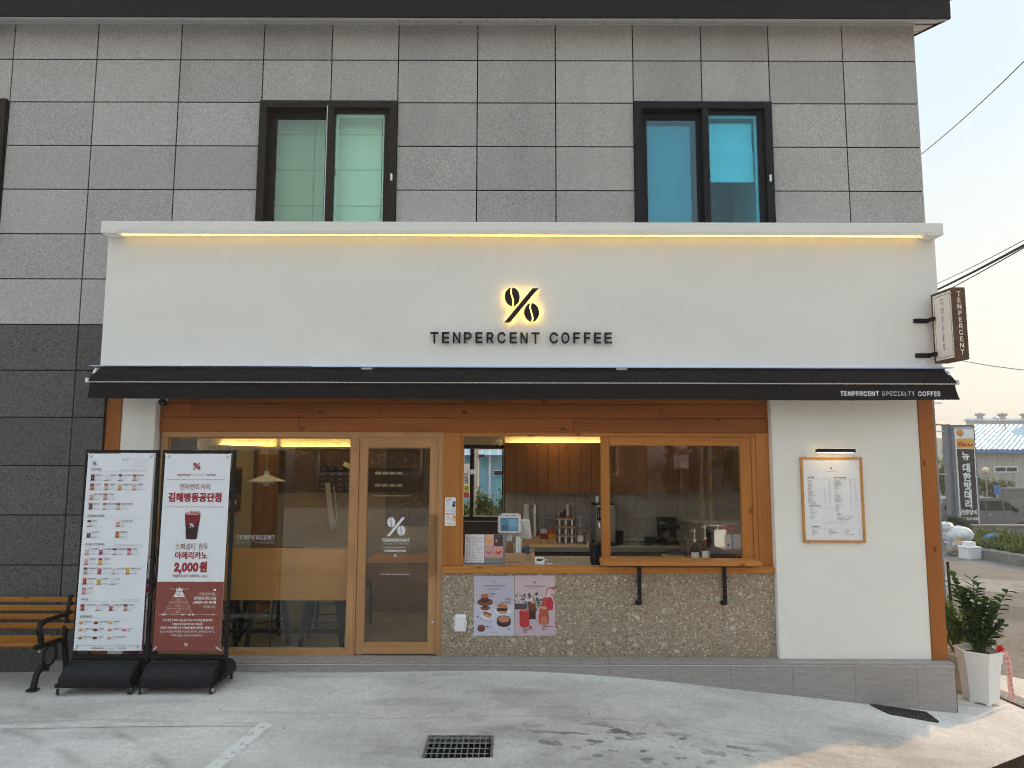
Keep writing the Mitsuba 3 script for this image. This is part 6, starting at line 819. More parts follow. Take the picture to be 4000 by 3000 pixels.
# things on the back worktop
def stack(name, label, x, y, r, z0, z1, m):
    k = thing(name, label, 'cups'); n = int((z1 - z0 - 0.1) / 0.012); prof = [(r * 0.78, 0)]
    for i in range(n): prof += [(r * 0.98, 0.1 + i * 0.012 - 0.006), (r, 0.1 + i * 0.012)]
    part(k, 'cup', lathe([(a, (z1 - z0) - b) for a, b in prof], x, y, z0, 20), m, kind='stuff'); return k
stack('paper_cups', 'tall stack of white paper cups upside down beside the till', 0.172, 8.27, 0.036, WTZ + 0.08, 1.27, 'paper'); stack('plastic_cups', 'tall shiny stack of clear plastic cups behind the till', 0.275, 8.25, 0.042, WTZ + 0.04, 1.268, 'steel'); stack('plastic_cups', 'shorter stack of clear cups between the two taller stacks', 0.222, 8.33, 0.034, WTZ + 0.04, 1.02, 'steel')
def crate(x0, x1, y0, y1, z0, z1, label, cat_='box'):
    k = thing('wooden_box', label, cat_); part(k, 'front', front(sbox(x0, z0, x1, z1 * 0.55 + z0 * 0.45).difference(sbox((x0 + x1) / 2 - 0.02, z1 * 0.4 + z0 * 0.6, (x0 + x1) / 2 + 0.02, z1)), y0, 0.008), 'crate_x'); part(k, 'back', box(x0, x1, y1 - 0.008, y1, z0, z1), 'crate_x')
    for x in (x0, x1 - 0.008): part(k, 'side', side(Polygon([(y0 + 0.008, z0), (y1 - 0.008, z0), (y1 - 0.008, z1), (y0 + 0.008, z1 * 0.55 + z0 * 0.45)]), x, x + 0.008), 'crate_x')
    return k
crate(0.11, 0.33, 8.12, 8.3, WTZ, 0.99, 'wooden cup holder box behind the till'); k = crate(0.336, 0.526, 8.12, 8.3, WTZ, 0.925, 'low wooden box with coloured sugar packets')
S = Sheet((0, 8.1195, 0)); S.logo(0.40, WTZ + 0.015, 0.012, (0.1, 0.06, 0.04)); S.text('TENPERCENT', 0.412, WTZ + 0.017, 0.008, (0.1, 0.06, 0.04), bold=0.04); S.done(k, 'lettering')
for i, (x0, x1, z0, c) in enumerate(((0.345, 0.425, 0.885, (0.35, 0.03, 0.03)), (0.435, 0.52, 0.88, (0.65, 0.38, 0.03)), (0.345, 0.42, 0.94, (0.6, 0.6, 0.58)), (0.425, 0.52, 0.935, (0.55, 0.09, 0.06)))): obj('packets', box(x0, x1, 8.2 + 0.03 * (i // 2), 8.26, z0 - 0.05, z0 + 0.045, 0.004), colour(c), ('red packets in front left of the low wooden box', 'yellow packets in front right of the low wooden box', 'white packets at the back left of the low wooden box', 'orange red packets at the back right of the low wooden box')[i], 'packets')
rk = thing('spice_rack', 'small wooden rack with nine labelled clear jars', 'rack')
for z in (WTZ, 0.912, 1.012, 1.112): part(rk, 'shelf', box(0.526, 0.752, 8.15, 8.27, z, z + 0.009), 'crate_x')
for x in (0.52, 0.7525): part(rk, 'side_panel', box(x, x + 0.006, 8.148, 8.272, WTZ, 1.15), 'crate_x')
mat('jar_fill', (0.12, 0.10, 0.085), 0.3)
for i in range(3):
    for j in range(3):
        x, z = 0.565 + 0.074 * i, (WTZ, 0.912, 1.012)[j] + 0.0095; j_ = thing('jar', f"clear jar with a white label, {('bottom', 'middle', 'top')[j]} shelf, {('first', 'second', 'third')[i]} of three", 'jar')
        part(j_, 'glass', box(x - 0.031, x + 0.031, 8.165, 8.25, z, z + 0.075, 0.006), 'jar_fill'); part(j_, 'lid', box(x - 0.033, x + 0.033, 8.162, 8.253, z + 0.0755, z + 0.085, 0.003), 'white_plastic'); part(j_, 'label', box(x - 0.010, x + 0.010, 8.1635, 8.1648, z + 0.002, z + 0.072), 'paper')
def bottle(x, y, z, h, r, m, label, cap='white_plastic', neck=0.35):
    k = thing('bottle', label, 'bottle'); part(k, 'glass', lathe([(0, 0.002), (r * 0.9, 0), (r, 0.01), (r, h * 0.55), (r * 0.8, h * 0.66), (r * neck, h * 0.76), (r * neck, h * 0.9), (0, h * 0.9)], x, y, z, 18), m, smooth=40); part(k, 'cap', lathe([(r * neck * 1.15, h * 0.88), (r * neck * 1.15, h), (0, h)], x, y, z, 14), cap); return k
bottle(0.70, 8.21, 1.122, 0.17, 0.019, colour((0.25, 0.10, 0.02), 0.2), 'amber syrup bottle on the spice rack'); bottle(0.598, 8.2, 1.122, 0.075, 0.02, 'rubber', 'black pot with a white label on the spice rack'); bottle(0.632, 8.21, 1.122, 0.12, 0.016, colour((0.12, 0.03, 0.04), 0.25), 'dark squeeze bottle on the spice rack'); stack('paper_cups', 'short stack of paper cups on top of the spice rack', 0.665, 8.21, 0.016, 1.122, 1.275, 'paper')
obj('metal_cup', lathe([(0, 0.002), (0.022, 0), (0.026, 0.04)], 0.555, 8.2, 1.122, 16), 'steel', 'small steel cup at the left on top of the spice rack', 'cup', smooth=40)
def pump(x, y, z, h, r, m, label, red=False):
    k = thing('pump_bottle', label, 'bottle'); hb = h * 0.62; part(k, 'glass', lathe([(0, 0.002), (r * 0.95, 0), (r, 0.012), (r, hb * 0.6), (r * 0.7, hb * 0.78), (r * 0.32, hb * 0.92), (r * 0.32, hb), (0, hb)], x, y, z, 18), m, smooth=40)
    part(k, 'pump', cat([lathe([(r * 0.4, hb), (r * 0.4, hb + 0.022), (0.006, hb + 0.026), (0.005, h * 0.93), (0.011, h * 0.935), (0.011, h), (0, h)], x, y, z, 14), tube([(x, y, z + h * 0.975), (x - 0.035, y - 0.01, z + h * 0.97), (x - 0.04, y - 0.011, z + h * 0.94)], 0.0045, 7)]), 'white_plastic')
    part(k, 'label', lathe([(r * 1.02, hb * 0.15), (r * 1.02, hb * 0.5)], x, y, z, 18), 'paper')
    if red: part(k, 'collar', lathe([(r * 0.45, hb - 0.02), (r * 0.45, hb)], x, y, z, 14), colour((0.4, 0.03, 0.03)))
    return k
pump(0.812, 8.2, WTZ, 0.32, 0.038, 'clear_glass', 'clear glass pump bottle right of the spice rack')
tn = thing('utensil_tin', 'steel tin with wooden spoons on the back worktop', 'tin'); part(tn, 'tin', lathe([(0, 0.002), (0.044, 0), (0.044, 0.125), (0.042, 0.125), (0.042, 0.02)], 0.912, 8.2, WTZ, 20), 'steel', smooth=40); part(tn, 'spoon', cat([tube([(0.905 + 0.012 * i, 8.2, WTZ + 0.02), (0.9 + 0.02 * i, 8.21, WTZ + 0.18)], 0.004, 6) for i in range(3)]), 'crate_x', kind='stuff')
mc_ = thing('coffee_grinder', 'tall silver coffee machine with a black panel, half behind the sash', 'coffee machine'); part(mc_, 'case', box(0.975, 1.21, 8.06, 8.36, WTZ + 0.03, 1.275, 0.006), 'steel'); part(mc_, 'panel', box(0.998, 1.06, 8.055, 8.0595, 1.10, 1.25), 'black_frame'); part(mc_, 'base', box(0.965, 1.22, 8.02, 8.36, WTZ, WTZ + 0.03, 0.004), 'black_paint'); part(mc_, 'lid', box(0.95, 1.21, 8.08, 8.34, 1.276, 1.286, 0.003), 'black_paint'); part(mc_, 'hopper', lathe([(0.03, 0), (0.036, 0.01), (0.036, 0.09), (0.024, 0.10), (0, 0.10)], 1.02, 8.2, 1.287, 18), 'chrome', smooth=40)
for z in (1.2, 1.17, 1.14): part(mc_, 'button', box(1.008, 1.02, 8.052, 8.0545, z, z + 0.012), 'white_plastic'); part(mc_, 'button', box(1.035, 1.045, 8.052, 8.0545, z, z + 0.012), 'white_plastic')
part(mc_, 'spout', tube([(1.02, 8.06, 1.06), (1.02, 8.02, 1.055), (1.02, 8.015, 1.02)], 0.012, 8), 'chrome')
can = thing('jug', 'black metal jug with a steel scoop on the worktop behind the glass', 'jug'); part(can, 'jug', lathe([(0, 0.002), (0.05, 0), (0.052, 0.15), (0.049, 0.15), (0.047, 0.02)], 1.275, 8.2, WTZ, 20), 'black_paint', smooth=40); part(can, 'scoop', tube([(1.28, 8.2, WTZ + 0.05), (1.33, 8.22, WTZ + 0.23)], 0.006, 6), 'steel')
sk = thing('sink_tray', 'flat steel tray set into the back worktop', 'tray'); part(sk, 'tray', box(1.33, 1.70, 8.0, 8.26, WTZ, WTZ + 0.006, 0.002), 'steel'); part(sk, 'tap', tube([(1.46, 8.1, WTZ + 0.006), (1.48, 8.08, WTZ + 0.03), (1.55, 8.08, WTZ + 0.032), (1.57, 8.1, WTZ + 0.006)], 0.005, 7), 'chrome')
obj('black_box', box(1.6, 1.73, 8.22, 8.34, WTZ + 0.001, WTZ + 0.07, 0.006), 'black_paint', 'small black power box with cables behind the glass', 'box')
for i in range(3): obj('cable', tube([(1.4 + 0.06 * i + 0.05 * k, 8.27 + 0.02 * math.sin(k * 1.7 + i), WTZ + 0.03 + 0.035 * math.sin(k * 1.1 + 2 * i) ** 2) for k in range(7)], 0.003, 5), 'white_plastic' if i < 2 else 'rubber', ('white cable lying on the worktop by the power box', 'second white cable looped over the power box', 'black cable behind the tray')[i], 'cable')
br = thing('coffee_brewer', 'black and clear filter coffee brewer behind the glass', 'coffee machine'); part(br, 'base', box(1.75, 1.97, 8.1, 8.32, WTZ, WTZ + 0.03, 0.004), 'black_paint'); part(br, 'back', box(1.75, 1.97, 8.27, 8.32, WTZ + 0.03, 1.12, 0.004), 'black_paint'); part(br, 'head', box(1.75, 1.97, 8.1, 8.269, 1.0, 1.05, 0.006), 'black_paint'); part(br, 'tank', box(1.76, 1.96, 8.12, 8.26, 1.051, 1.19), 'clear_glass'); part(br, 'jug', lathe([(0, 0.002), (0.055, 0), (0.065, 0.05), (0.04, 0.13)], 1.86, 8.18, WTZ + 0.031, 18), 'clear_glass'); part(br, 'dial', mv(lathe([(0.03, 0), (0.03, 0.006), (0, 0.006)], n=16), x=1.80, y=8.1, z=0.93, rx=math.pi / 2), 'steel')
fc = thing('tap', 'thin curved chrome tap by the sliding window', 'tap'); part(fc, 'spout', tube([(1.775, 6.97, CTZ), (1.775, 6.97, 1.02), (1.768, 6.965, 1.05), (1.755, 6.955, 1.06), (1.745, 6.95, 1.05), (1.743, 6.95, 1.03)], 0.005, 8), 'chrome', smooth=True); part(fc, 'base', lathe([(0.016, 0), (0.014, 0.02), (0.006, 0.03)], 1.775, 6.97, CTZ, 14), 'chrome'); part(fc, 'lever', box(1.765, 1.80, 6.955, 6.97, 0.86, 0.875, 0.003), colour((0.35, 0.02, 0.02)))
pump(1.825, 6.9, CTZ, 0.315, 0.038, colour((0.05, 0.03, 0.02), 0.15), 'dark syrup pump bottle beside the tap'); pump(1.93, 6.9, CTZ, 0.355, 0.036, colour((0.07, 0.025, 0.012), 0.15), 'taller syrup pump bottle with a red collar', red=True)
kb = thing('card_box', 'open cardboard box with black pads under the window glass', 'box'); part(kb, 'box', box(1.52, 1.72, 6.93, 7.05, CTZ, CTZ + 0.055, 0.002), 'crate_x'); part(kb, 'pads', box(1.57, 1.70, 6.94, 7.04, CTZ + 0.056, CTZ + 0.1, 0.006), 'rubber')
es = thing('espresso_machine', 'espresso machine with a mirror steel side panel and red top', 'coffee machine')
part(es, 'side_panel', front(Polygon([(2.01, 0.97), (2.01, 1.115), (2.022, 1.128), (2.335, 1.128), (2.335, 0.86), (2.26, 0.862)]), 6.86, 0.012), 'chrome'); part(es, 'case', box(2.02, 2.44, 6.8725, 7.22, 0.845, 1.125, 0.01), 'black_paint'); part(es, 'foot', box(2.04, 2.42, 6.88, 7.2, CTZ, 0.844), 'black_paint'); part(es, 'top_rail', cat([tube([(1.97, 6.87, 1.165), (2.33, 6.87, 1.165)], 0.006, 7), tube([(2.05, 6.87, 1.128), (2.05, 6.87, 1.165)], 0.006, 7)]), 'chrome'); part(es, 'top_panel', box(2.1, 2.44, 6.88, 7.1, 1.126, 1.15, 0.006), colour((0.4, 0.02, 0.03), 0.2)); part(es, 'screw', mv(lathe([(0.008, 0), (0.008, 0.003), (0, 0.004)], n=12), x=2.025, y=6.86, z=1.106, rx=math.pi / 2), 'steel')
S = Sheet((2.16, 6.8595, 0.92)); S.rect(-0.05, 0.02, 0.17, 0.16, (0.66, 0.68, 0.72)); S.rect(0.02, 0.02, 0.035, 0.16, (0.05, 0.15, 0.5), 2); S.oval(-0.015, 0.06, 0.014, 0.014, (0.08, 0.25, 0.6), 2)
for i in range(14): S.oval(-0.04 + random.random() * 0.18, 0.03 + random.random() * 0.12, 0.008, 0.006, random.choice([(0.6, 0.1, 0.1), (0.75, 0.4, 0.35), (0.1, 0.2, 0.55), (0.8, 0.6, 0.5)]), 3)
S.done(es, 'sticker')
dc = thing('indoor_camera', 'small white camera in the corner above the kitchen window', 'camera'); part(dc, 'body', mv(lathe([(0, 0), (0.03, 0.0), (0.034, 0.06), (0.0, 0.07)], n=14), x=-0.15, y=8.36, z=2.02, rx=1.9), 'white_plastic'); part(dc, 'lens', mv(lathe([(0, 0), (0.024, 0), (0.024, 0.004)], n=14), x=-0.15, y=8.355, z=2.02, rx=1.9), 'black_frame')
obj('sticker', box(-0.436, -0.345, YD + 0.24, YD + 0.244, 1.668, 1.715), 'paper', 'white magnet hanging in front of the kitchen window', 'magnet')
# dining side
pl = thing('pendant_lamp', 'white layered pendant lamp hanging inside the shop window', 'lamp'); PX, PY = -2.61, 7.3
part(pl, 'cable', tube([(PX, PY, 1.68), (PX, PY, 2.36)], 0.0025, 6), 'white_plastic'); part(pl, 'socket', lathe([(0.026, 1.636), (0.026, 1.68), (0, 1.682)], PX, PY, 0, 18), 'white_plastic'); part(pl, 'shade', lathe([(0.026, 1.640), (0.06, 1.628), (0.14, 1.596), (0.192, 1.578), (0.192, 1.575), (0.14, 1.590), (0.02, 1.634)], PX, PY, 0, 36), 'white_plastic', smooth=40); part(pl, 'lower_shade', lathe([(0.05, 1.58), (0.09, 1.556), (0.093, 1.553), (0.088, 1.552), (0.05, 1.574)], PX, PY, 0, 30), 'white_plastic', smooth=40); part(pl, 'bulb', lathe([(0, 1.52), (0.025, 1.524), (0.042, 1.545), (0.042, 1.57)], PX, PY, 0, 20), 'white_plastic', smooth=40)
fr = thing('wall_picture', 'narrow framed picture of a cup on the side wall', 'picture'); part(fr, 'frame', box(-3.029, -3.004, 7.18, 7.66, 1.2, 1.73, 0.003), 'oak_z'); part(fr, 'sheet', box(-3.004, -3.0015, 7.21, 7.63, 1.235, 1.695), 'rubber'); part(fr, 'lower_print', box(-3.0014, -3.0008, 7.21, 7.63, 1.235, 1.43), colour((0.13, 0.03, 0.02))); part(fr, 'cup_print', box(-3.0008, -3.0003, 7.38, 7.46, 1.36, 1.5), colour((0.5, 0.42, 0.34))); part(fr, 'book_print', box(-3.0003, -2.9998, 7.30, 7.5, 1.32, 1.36), colour((0.5, 0.5, 0.5)))
dr2 = thing('inner_door', 'brown wooden inner door in the left corner of the room', 'door'); part(dr2, 'leaf', box(-3.029, -3.0, 8.1, 8.8, FL, 1.86, 0.003), 'handle_z'); part(dr2, 'frame', box(-3.028, -2.99, 8.04, 8.099, FL, 1.92), 'cabinet_z'); part(dr2, 'handle', tube([(-3.0, 8.2, 0.95), (-2.96, 8.2, 0.95), (-2.96, 8.3, 0.95)], 0.008, 7), 'steel')
ml = thing('letter_boxes', 'block of dark metal letter boxes on the marble wall', 'letter boxes'); part(ml, 'case', box(-2.49, -2.04, 8.84, 8.8895, 1.368, 1.70, 0.003), 'brown_frame')
for i in range(4):
    for j in range(5): f_ = part(ml, 'flap', box(-2.482 + 0.111 * i, -2.379 + 0.111 * i, 8.832, 8.839, 1.376 + 0.064 * j, 1.432 + 0.064 * j, 0.002), 'dark_metal'); part(f_, 'slot', box(-2.455 + 0.111 * i, -2.405 + 0.111 * i, 8.829, 8.8315, 1.41 + 0.064 * j, 1.418 + 0.064 * j), 'steel')
obj('paper_slip', mv(box(-0.05, 0.05, 0, 0.002, -0.03, 0.03), x=-2.12, y=8.81, z=1.72, ry=0.4, rx=-0.3), 'paper', 'white paper stuck on top of the letter boxes', 'paper')
nb = thing('notice_board', 'grey metal box with white slots seen through the door', 'notice board'); part(nb, 'case', box(-1.92, -1.16, 8.84, 8.8895, 1.37, 1.68, 0.003), 'brown_frame')
for i in range(4):
    for z in (1.60, 1.445): part(nb, 'slot', box(-1.76 + 0.092 * i, -1.685 + 0.092 * i, 8.83, 8.8395, z, z + 0.035), 'paper')
part(nb, 'shelf', box(-1.79, -1.29, 8.78, 8.8395, 1.325, 1.34), 'white_metal')
ln = thing('white_profile', 'long white window profile leaning against the cream wall', 'profile'); part(ln, 'bar', mv(box(-0.03, 0.03, -0.012, 0.012, -0.3, 0.3, 0.003), x=-2.30, y=8.72, z=1.2, ry=-0.14), 'white_metal'); part(ln, 'bar', mv(box(-0.006, 0.006, -0.012, 0.012, -0.27, 0.27), x=-2.22, y=8.72, z=1.18, ry=-0.14), 'white_metal'); part(ln, 'clip', mv(box(-0.03, 0.03, -0.02, 0.02, -0.045, 0.045, 0.004), x=-2.24, y=8.7, z=0.98, ry=-0.14), 'white_plastic')
bt = thing('bar_table', 'wide wooden bar table standing behind the shop window', 'table'); part(bt, 'panel', box(-3.02, -1.585, 6.70, 6.722, 0.468, 0.938, 0.002), 'ash_x'); part(bt, 'top', box(-3.02, -1.585, 6.724, 6.86, 0.90, 0.937, 0.003), 'ash_x'); part(bt, 'foot_rail', box(-3.02, -1.59, 6.83, 6.86, 0.13, 0.165), 'black_paint')
for x in (-2.99, -1.66): part(bt, 'leg', box(x, x + 0.035, 6.80, 6.83, FL + 0.003, 0.899), 'black_paint')
part(bt, 'foot_plate', box(-2.345, -2.335, 6.8, 6.83, FL + 0.003, 0.899), 'steel')
def stool(x, y, rz, where):
    k = thing('bar_stool', f'black metal bar stool with splayed legs, {where}', 'bar stool', 'bar stools under the window table'); h = 0.66; mt = lambda m: mv(m, x=x, y=y, z=FL + 0.003, rz=rz)
    part(k, 'seat', mt(mv(box(-0.15, 0.15, -0.15, 0.15, h - 0.03, h, 0.012))), 'black_paint')
    for sx in (-1, 1):
        for sy in (-1, 1):
            a, b = np.array([sx * 0.12, sy * 0.12, h - 0.03]), np.array([sx * 0.2, sy * 0.2, 0.0]); v = []
            for c, w in ((a, 0.034), (b, 0.016)): v += [c + (-w, -w * 0.7, 0), c + (w, -w * 0.7, 0), c + (w, w * 0.7, 0), c + (-w, w * 0.7, 0)]
            part(k, 'leg', mt(trimesh.convex.convex_hull(np.array(v))), 'black_paint')
    for z, w in ((0.24, 0.175), (0.42, 0.155)):
        q = [(-w, -w), (w, -w), (w, w), (-w, w)]
        for i in range(4) if z < 0.3 else (0, 2): part(k, 'crossbar', mt(tube([(*q[i], z), (*q[(i + 1) % 4], z)], 0.008, 6)), 'black_paint')
for x, y, r, w_ in ((-2.95, 7.05, 0.25, 'at the left end'), (-2.48, 7.03, 0.55, 'second from the left'), (-1.87, 7.02, 0.1, 'nearest the door')): stool(x, y, r, w_)
def chair(x, y, rz, label):
    k = thing('rattan_chair', label, 'chair', 'rattan chairs in the dining room'); mt = lambda m: mv(m, x=x, y=y, z=FL + 0.003, rz=rz)
    part(k, 'seat', mt(box(-0.22, 0.22, -0.22, 0.22, 0.43, 0.46, 0.01)), 'black_frame')
    for sx in (-1, 1):
        part(k, 'leg', mt(tube([(sx * 0.2, -0.2, 0), (sx * 0.2, -0.2, 0.43)], 0.014, 8)), 'black_frame'); part(k, 'leg', mt(tube([(sx * 0.2, 0.22, 0), (sx * 0.2, 0.2, 0.43), (sx * 0.2, 0.24, 0.78), (sx * 0.14, 0.245, 0.84), (0, 0.245, 0.845)], 0.014, 8)), 'black_frame')
    part(k, 'back', mt(box(-0.18, 0.18, 0.225, 0.235, 0.58, 0.83)), 'crate_x'); g = [tube([(-0.18 + 0.024 * i, 0.223, 0.58), (-0.18 + 0.024 * i, 0.223, 0.83)], 0.003, 4, False) for i in range(16)] + [tube([(-0.18, 0.223, 0.58 + 0.024 * i), (0.18, 0.223, 0.58 + 0.024 * i)], 0.003, 4, False) for i in range(11)]
    part(k, 'weave', mt(cat(g)), 'handle_z', kind='stuff')
chair(-2.45, 7.95, math.pi, 'rattan backed chair showing above the bar table'); chair(-1.85, 7.75, math.pi - 0.5, 'rattan backed chair seen through the glass door')
tb = thing('bench_table', 'low wooden bench counter along the back, seen through the door', 'bench'); part(tb, 'top', box(-1.75, -0.72, 8.35, 8.88, 0.56, 0.60, 0.004), 'ash_x'); part(tb, 'front', box(-1.75, -0.72, 8.37, 8.39, FL, 0.56), 'handle_z')

# ---------------------------------------------------------------- signs and fittings on the front
LG = thing('logo_sign', 'black percent sign of two coffee beans glowing yellow from behind', 'logo sign')
lh = 0.333; ox, oz = -0.074, 3.098
for g, nm in zip(LOGO, ('bean', 'bean', 'stroke')):
    gg = affinity.translate(affinity.scale(g, lh, lh, origin=(0, 0)), ox, oz); part(LG, nm, front(gg, YF - 0.052, 0.026), 'black_frame'); inn = gg.buffer(-0.010)
    part(LG, 'back_lamp', front(inn, YF - 0.025, 0.006), 'lamp_cover', **lamp(1.0, 0.58, 0.08, 1.5))
for x, z in ((ox + 0.03, oz - 0.01), (ox + 0.06, oz + 0.155), (ox + 0.1, oz + 0.155), (ox + 0.24, oz - 0.008), (ox + 0.28, oz - 0.008), (ox, oz + 0.22)): part(LG, 'stud', tube([(x, YF - 0.02, z + 0.02), (x, YF - 0.001, z)], 0.003, 5), 'steel')
LS = thing('letter_sign', 'row of black raised letters reading TENPERCENT COFFEE', 'letter sign')
lx = (-0.768, -0.659, -0.556, -0.453, -0.345, -0.241, -0.138, -0.023, 0.077, 0.181, 0.352, 0.462, 0.574, 0.675, 0.768, 0.867); lr = (-0.693, -0.590, -0.486, -0.381, -0.277, -0.170, -0.061, 0.045, 0.147, 0.258, 0.431, 0.538, 0.639, 0.736, 0.836, 0.936)
for c, x0, x1 in zip('TENPERCENTCOFFEE', lx, lr):
    g, _, _ = glyph(c, 0.022); a, _, b, _ = g.bounds; h = 0.0985 / 100
    gg = affinity.translate(affinity.scale(g, (x1 - x0) / (b - a), h, origin=(0, 0)), x0 - a * (x1 - x0) / (b - a), 2.906)
    part(LS, 'letter', front(gg, YF - 0.040, 0.022), 'black_frame'); part(LS, 'stud', tube([((x0 + x1) / 2, YF - 0.02, 2.91), ((x0 + x1) / 2, YF - 0.001, 2.9)], 0.003, 5), 'steel')

# awning, rolled in
AW = thing('awning', 'dark brown rolled-in awning with a white edge and printed valance', 'awning')
part(AW, 'flashing', box(-3.925, 4.108, YF - 0.07, YF - 0.003, 2.676, 2.682), 'flashing'); part(AW, 'flashing', box(-1.86, 4.045, YF - 0.078, YF - 0.006, 2.669, 2.675), 'flashing')
part(AW, 'cassette', box(-3.84, 4.035, YF - 0.05, YF - 0.004, 2.59, 2.668, 0.004), 'dark_metal')
n = 60; xs_ = np.linspace(0, 1, n)
prof = [(YF - 0.03, 2.648, 0.0), (YF - 0.07, 2.642, 0.02), (YF - 0.12, 2.60, 0.12), (YF - 0.16, 2.548, 0.2), (YF - 0.172, 2.520, 0.2)]
v = np.concatenate([np.stack([-3.835 + (4.02 + 3.835) * xs_ + (xs_ - 0.5) * 2 * e * 0.15, y + 0.003 * np.sin(xs_ * 23), z + 0.002 * np.sin(xs_ * 31 + y)], 1) for y, z, e in prof])
part(AW, 'canopy', tm(v, [q for j in range(len(prof) - 1) for i in range(n - 1) for q in ([j * n + i, (j + 1) * n + i, (j + 1) * n + i + 1], [j * n + i, (j + 1) * n + i + 1, j * n + i + 1])]), 'awning_fabric', smooth=True)
part(AW, 'front_bar', box(-3.862, 4.052, YF - 0.182, YF - 0.150, 2.511, 2.5185, 0.002), 'white_soffit'); part(AW, 'end_cap', box(-3.885, -3.8625, YF - 0.185, YF - 0.14, 2.508, 2.552, 0.004), 'white_metal'); part(AW, 'end_cap', box(4.0525, 4.076, YF - 0.185, YF - 0.14, 2.508, 2.552, 0.004), 'white_metal')
part(AW, 'roller_end', mv(lathe([(0, 0), (0.05, 0), (0.05, 0.02), (0, 0.02)], n=18), x=-3.86, y=YF - 0.07, z=2.6, ry=math.pi / 2), 'white_metal'); part(AW, 'roller_end', mv(lathe([(0, 0), (0.05, 0), (0.05, 0.02), (0, 0.02)], n=18), x=4.015, y=YF - 0.07, z=2.6, ry=math.pi / 2), 'white_metal')
zz = np.linspace(0, 1, 6); v = []
for t in zz: v.append(np.stack([-3.85 + 7.89 * xs_ + np.where(xs_ > 0.99, 0.035 * t ** 1.5, 0) + np.where(xs_ < 0.01, -0.012 * t, 0), YF - 0.168 + 0.005 * np.sin(xs_ * 37) * t + 0.003 * np.sin(xs_ * 90 + 1) * t, 2.509 - (0.143 + 0.004 * np.sin(xs_ * 17)) * t], 1))
v = np.concatenate(v); part(AW, 'valance', tm(v, [q for j in range(5) for i in range(n - 1) for q in ([j * n + i, (j + 1) * n + i, (j + 1) * n + i + 1], [j * n + i, (j + 1) * n + i + 1, j * n + i + 1])]), 'awning_fabric', smooth=True)
for x in (-1.35, 1.02): part(AW, 'spring', tube([(x - 0.05, YF - 0.06, 2.657), (x + 0.05, YF - 0.06, 2.657)], 0.009, 8), 'white_metal')
for x in (-3.1, -0.75, 0.43, 3.4): part(AW, 'bracket', box(x - 0.05, x + 0.05, YF - 0.062, YF - 0.05, 2.648, 2.660, 0.002), 'dark_metal')
S = Sheet((0, YF - 0.1765, 0)); hz = 0.040; zt = 2.404; xa = 2.985
tot = 3.897 - xa
for s_, bo in (('TENPERCENT', 0.05), ('SPECIALTY', 0.0), ('COFFEE', 0.05)):
    full = width('TENPERCENT', hz, 0.12) + width('SPECIALTY', hz, 0.12) + width('COFFEE', hz, 0.12) + 2 * 0.03; k_ = tot / full
    S.text(s_, xa, zt, hz, (0.72, 0.74, 0.78), bold=bo, track=0.12, sx=k_); xa += (width(s_, hz, 0.12) + 0.03) * k_
S.done(AW, 'lettering')

# sign box that stands out from the right corner, two black brackets
BX = thing('blade_sign', 'upright rusty sign box with white sides reading COFFEE and TENPERCENT', 'sign'); bx0, bx1, by0, by1, bz0, bz1 = 3.932, 4.05, 5.965, 6.27, 2.715, 3.365
part(BX, 'case', cat([box(bx0, bx1, by0, by0 + 0.004, bz0, bz1), box(bx0, bx1, by1 - 0.004, by1, bz0, bz1), box(bx0, bx1, by0 + 0.004, by1 - 0.004, bz0, bz0 + 0.006), box(bx0, bx1, by0 + 0.004, by1 - 0.004, bz1 - 0.006, bz1)]), 'rust'); mat('acrylic', (0.80, 0.72, 0.66), 0.35)
part(BX, 'face', box(bx0 + 0.004, bx0 + 0.010, by0 + 0.014, by1 - 0.014, bz0 + 0.018, bz1 - 0.018), 'acrylic'); part(BX, 'face', box(bx1 - 0.010, bx1 - 0.004, by0 + 0.014, by1 - 0.014, bz0 + 0.018, bz1 - 0.018), 'acrylic')
part(BX, 'face_rim', cat([box(bx0, bx0 + 0.012, by0 + 0.004, by0 + 0.016, bz0 + 0.006, bz1 - 0.006), box(bx0, bx0 + 0.012, by1 - 0.016, by1 - 0.004, bz0 + 0.006, bz1 - 0.006), box(bx0, bx0 + 0.012, by0 + 0.016, by1 - 0.016, bz0 + 0.006, bz0 + 0.02), box(bx0, bx0 + 0.012, by0 + 0.016, by1 - 0.016, bz1 - 0.02, bz1 - 0.006)]), 'rust')
S = Sheet((bx0 + 0.0035, by1, bz0), u=(0, -1, 0)); W, H = by1 - by0, bz1 - bz0; S.shape(sbox(0.036, 0.04, W - 0.036, H - 0.04).difference(sbox(0.040, 0.044, W - 0.040, H - 0.044)), (0.03, 0.02, 0.02))
for i, c in enumerate('COFFEE'): S.text(c, W / 2, H - 0.125 - i * 0.083, 0.05, (0.03, 0.02, 0.02), 'c')
S.done(BX, 'lettering'); S = Sheet(((bx0 + bx1) / 2, by0 - 0.0005, bz0))
for i, c in enumerate('TENPERCENT'): S.text(c, 0, H - 0.078 - i * 0.0585, 0.041, (0.75, 0.68, 0.58), 'c', bold=0.035)
S.done(BX, 'lettering')
for z in (3.13, 2.80): part(BX, 'bracket', cat([box(3.79, 3.93, YF - 0.012, YF - 0.002, z - 0.022, z + 0.022, 0.003), box(3.905, 3.925, by1 - 0.05, YF - 0.0125, z - 0.018, z + 0.018), box(3.905, 3.9315, by1 - 0.05, by1 - 0.01, z - 0.0178, z + 0.0178)]), 'black_paint')

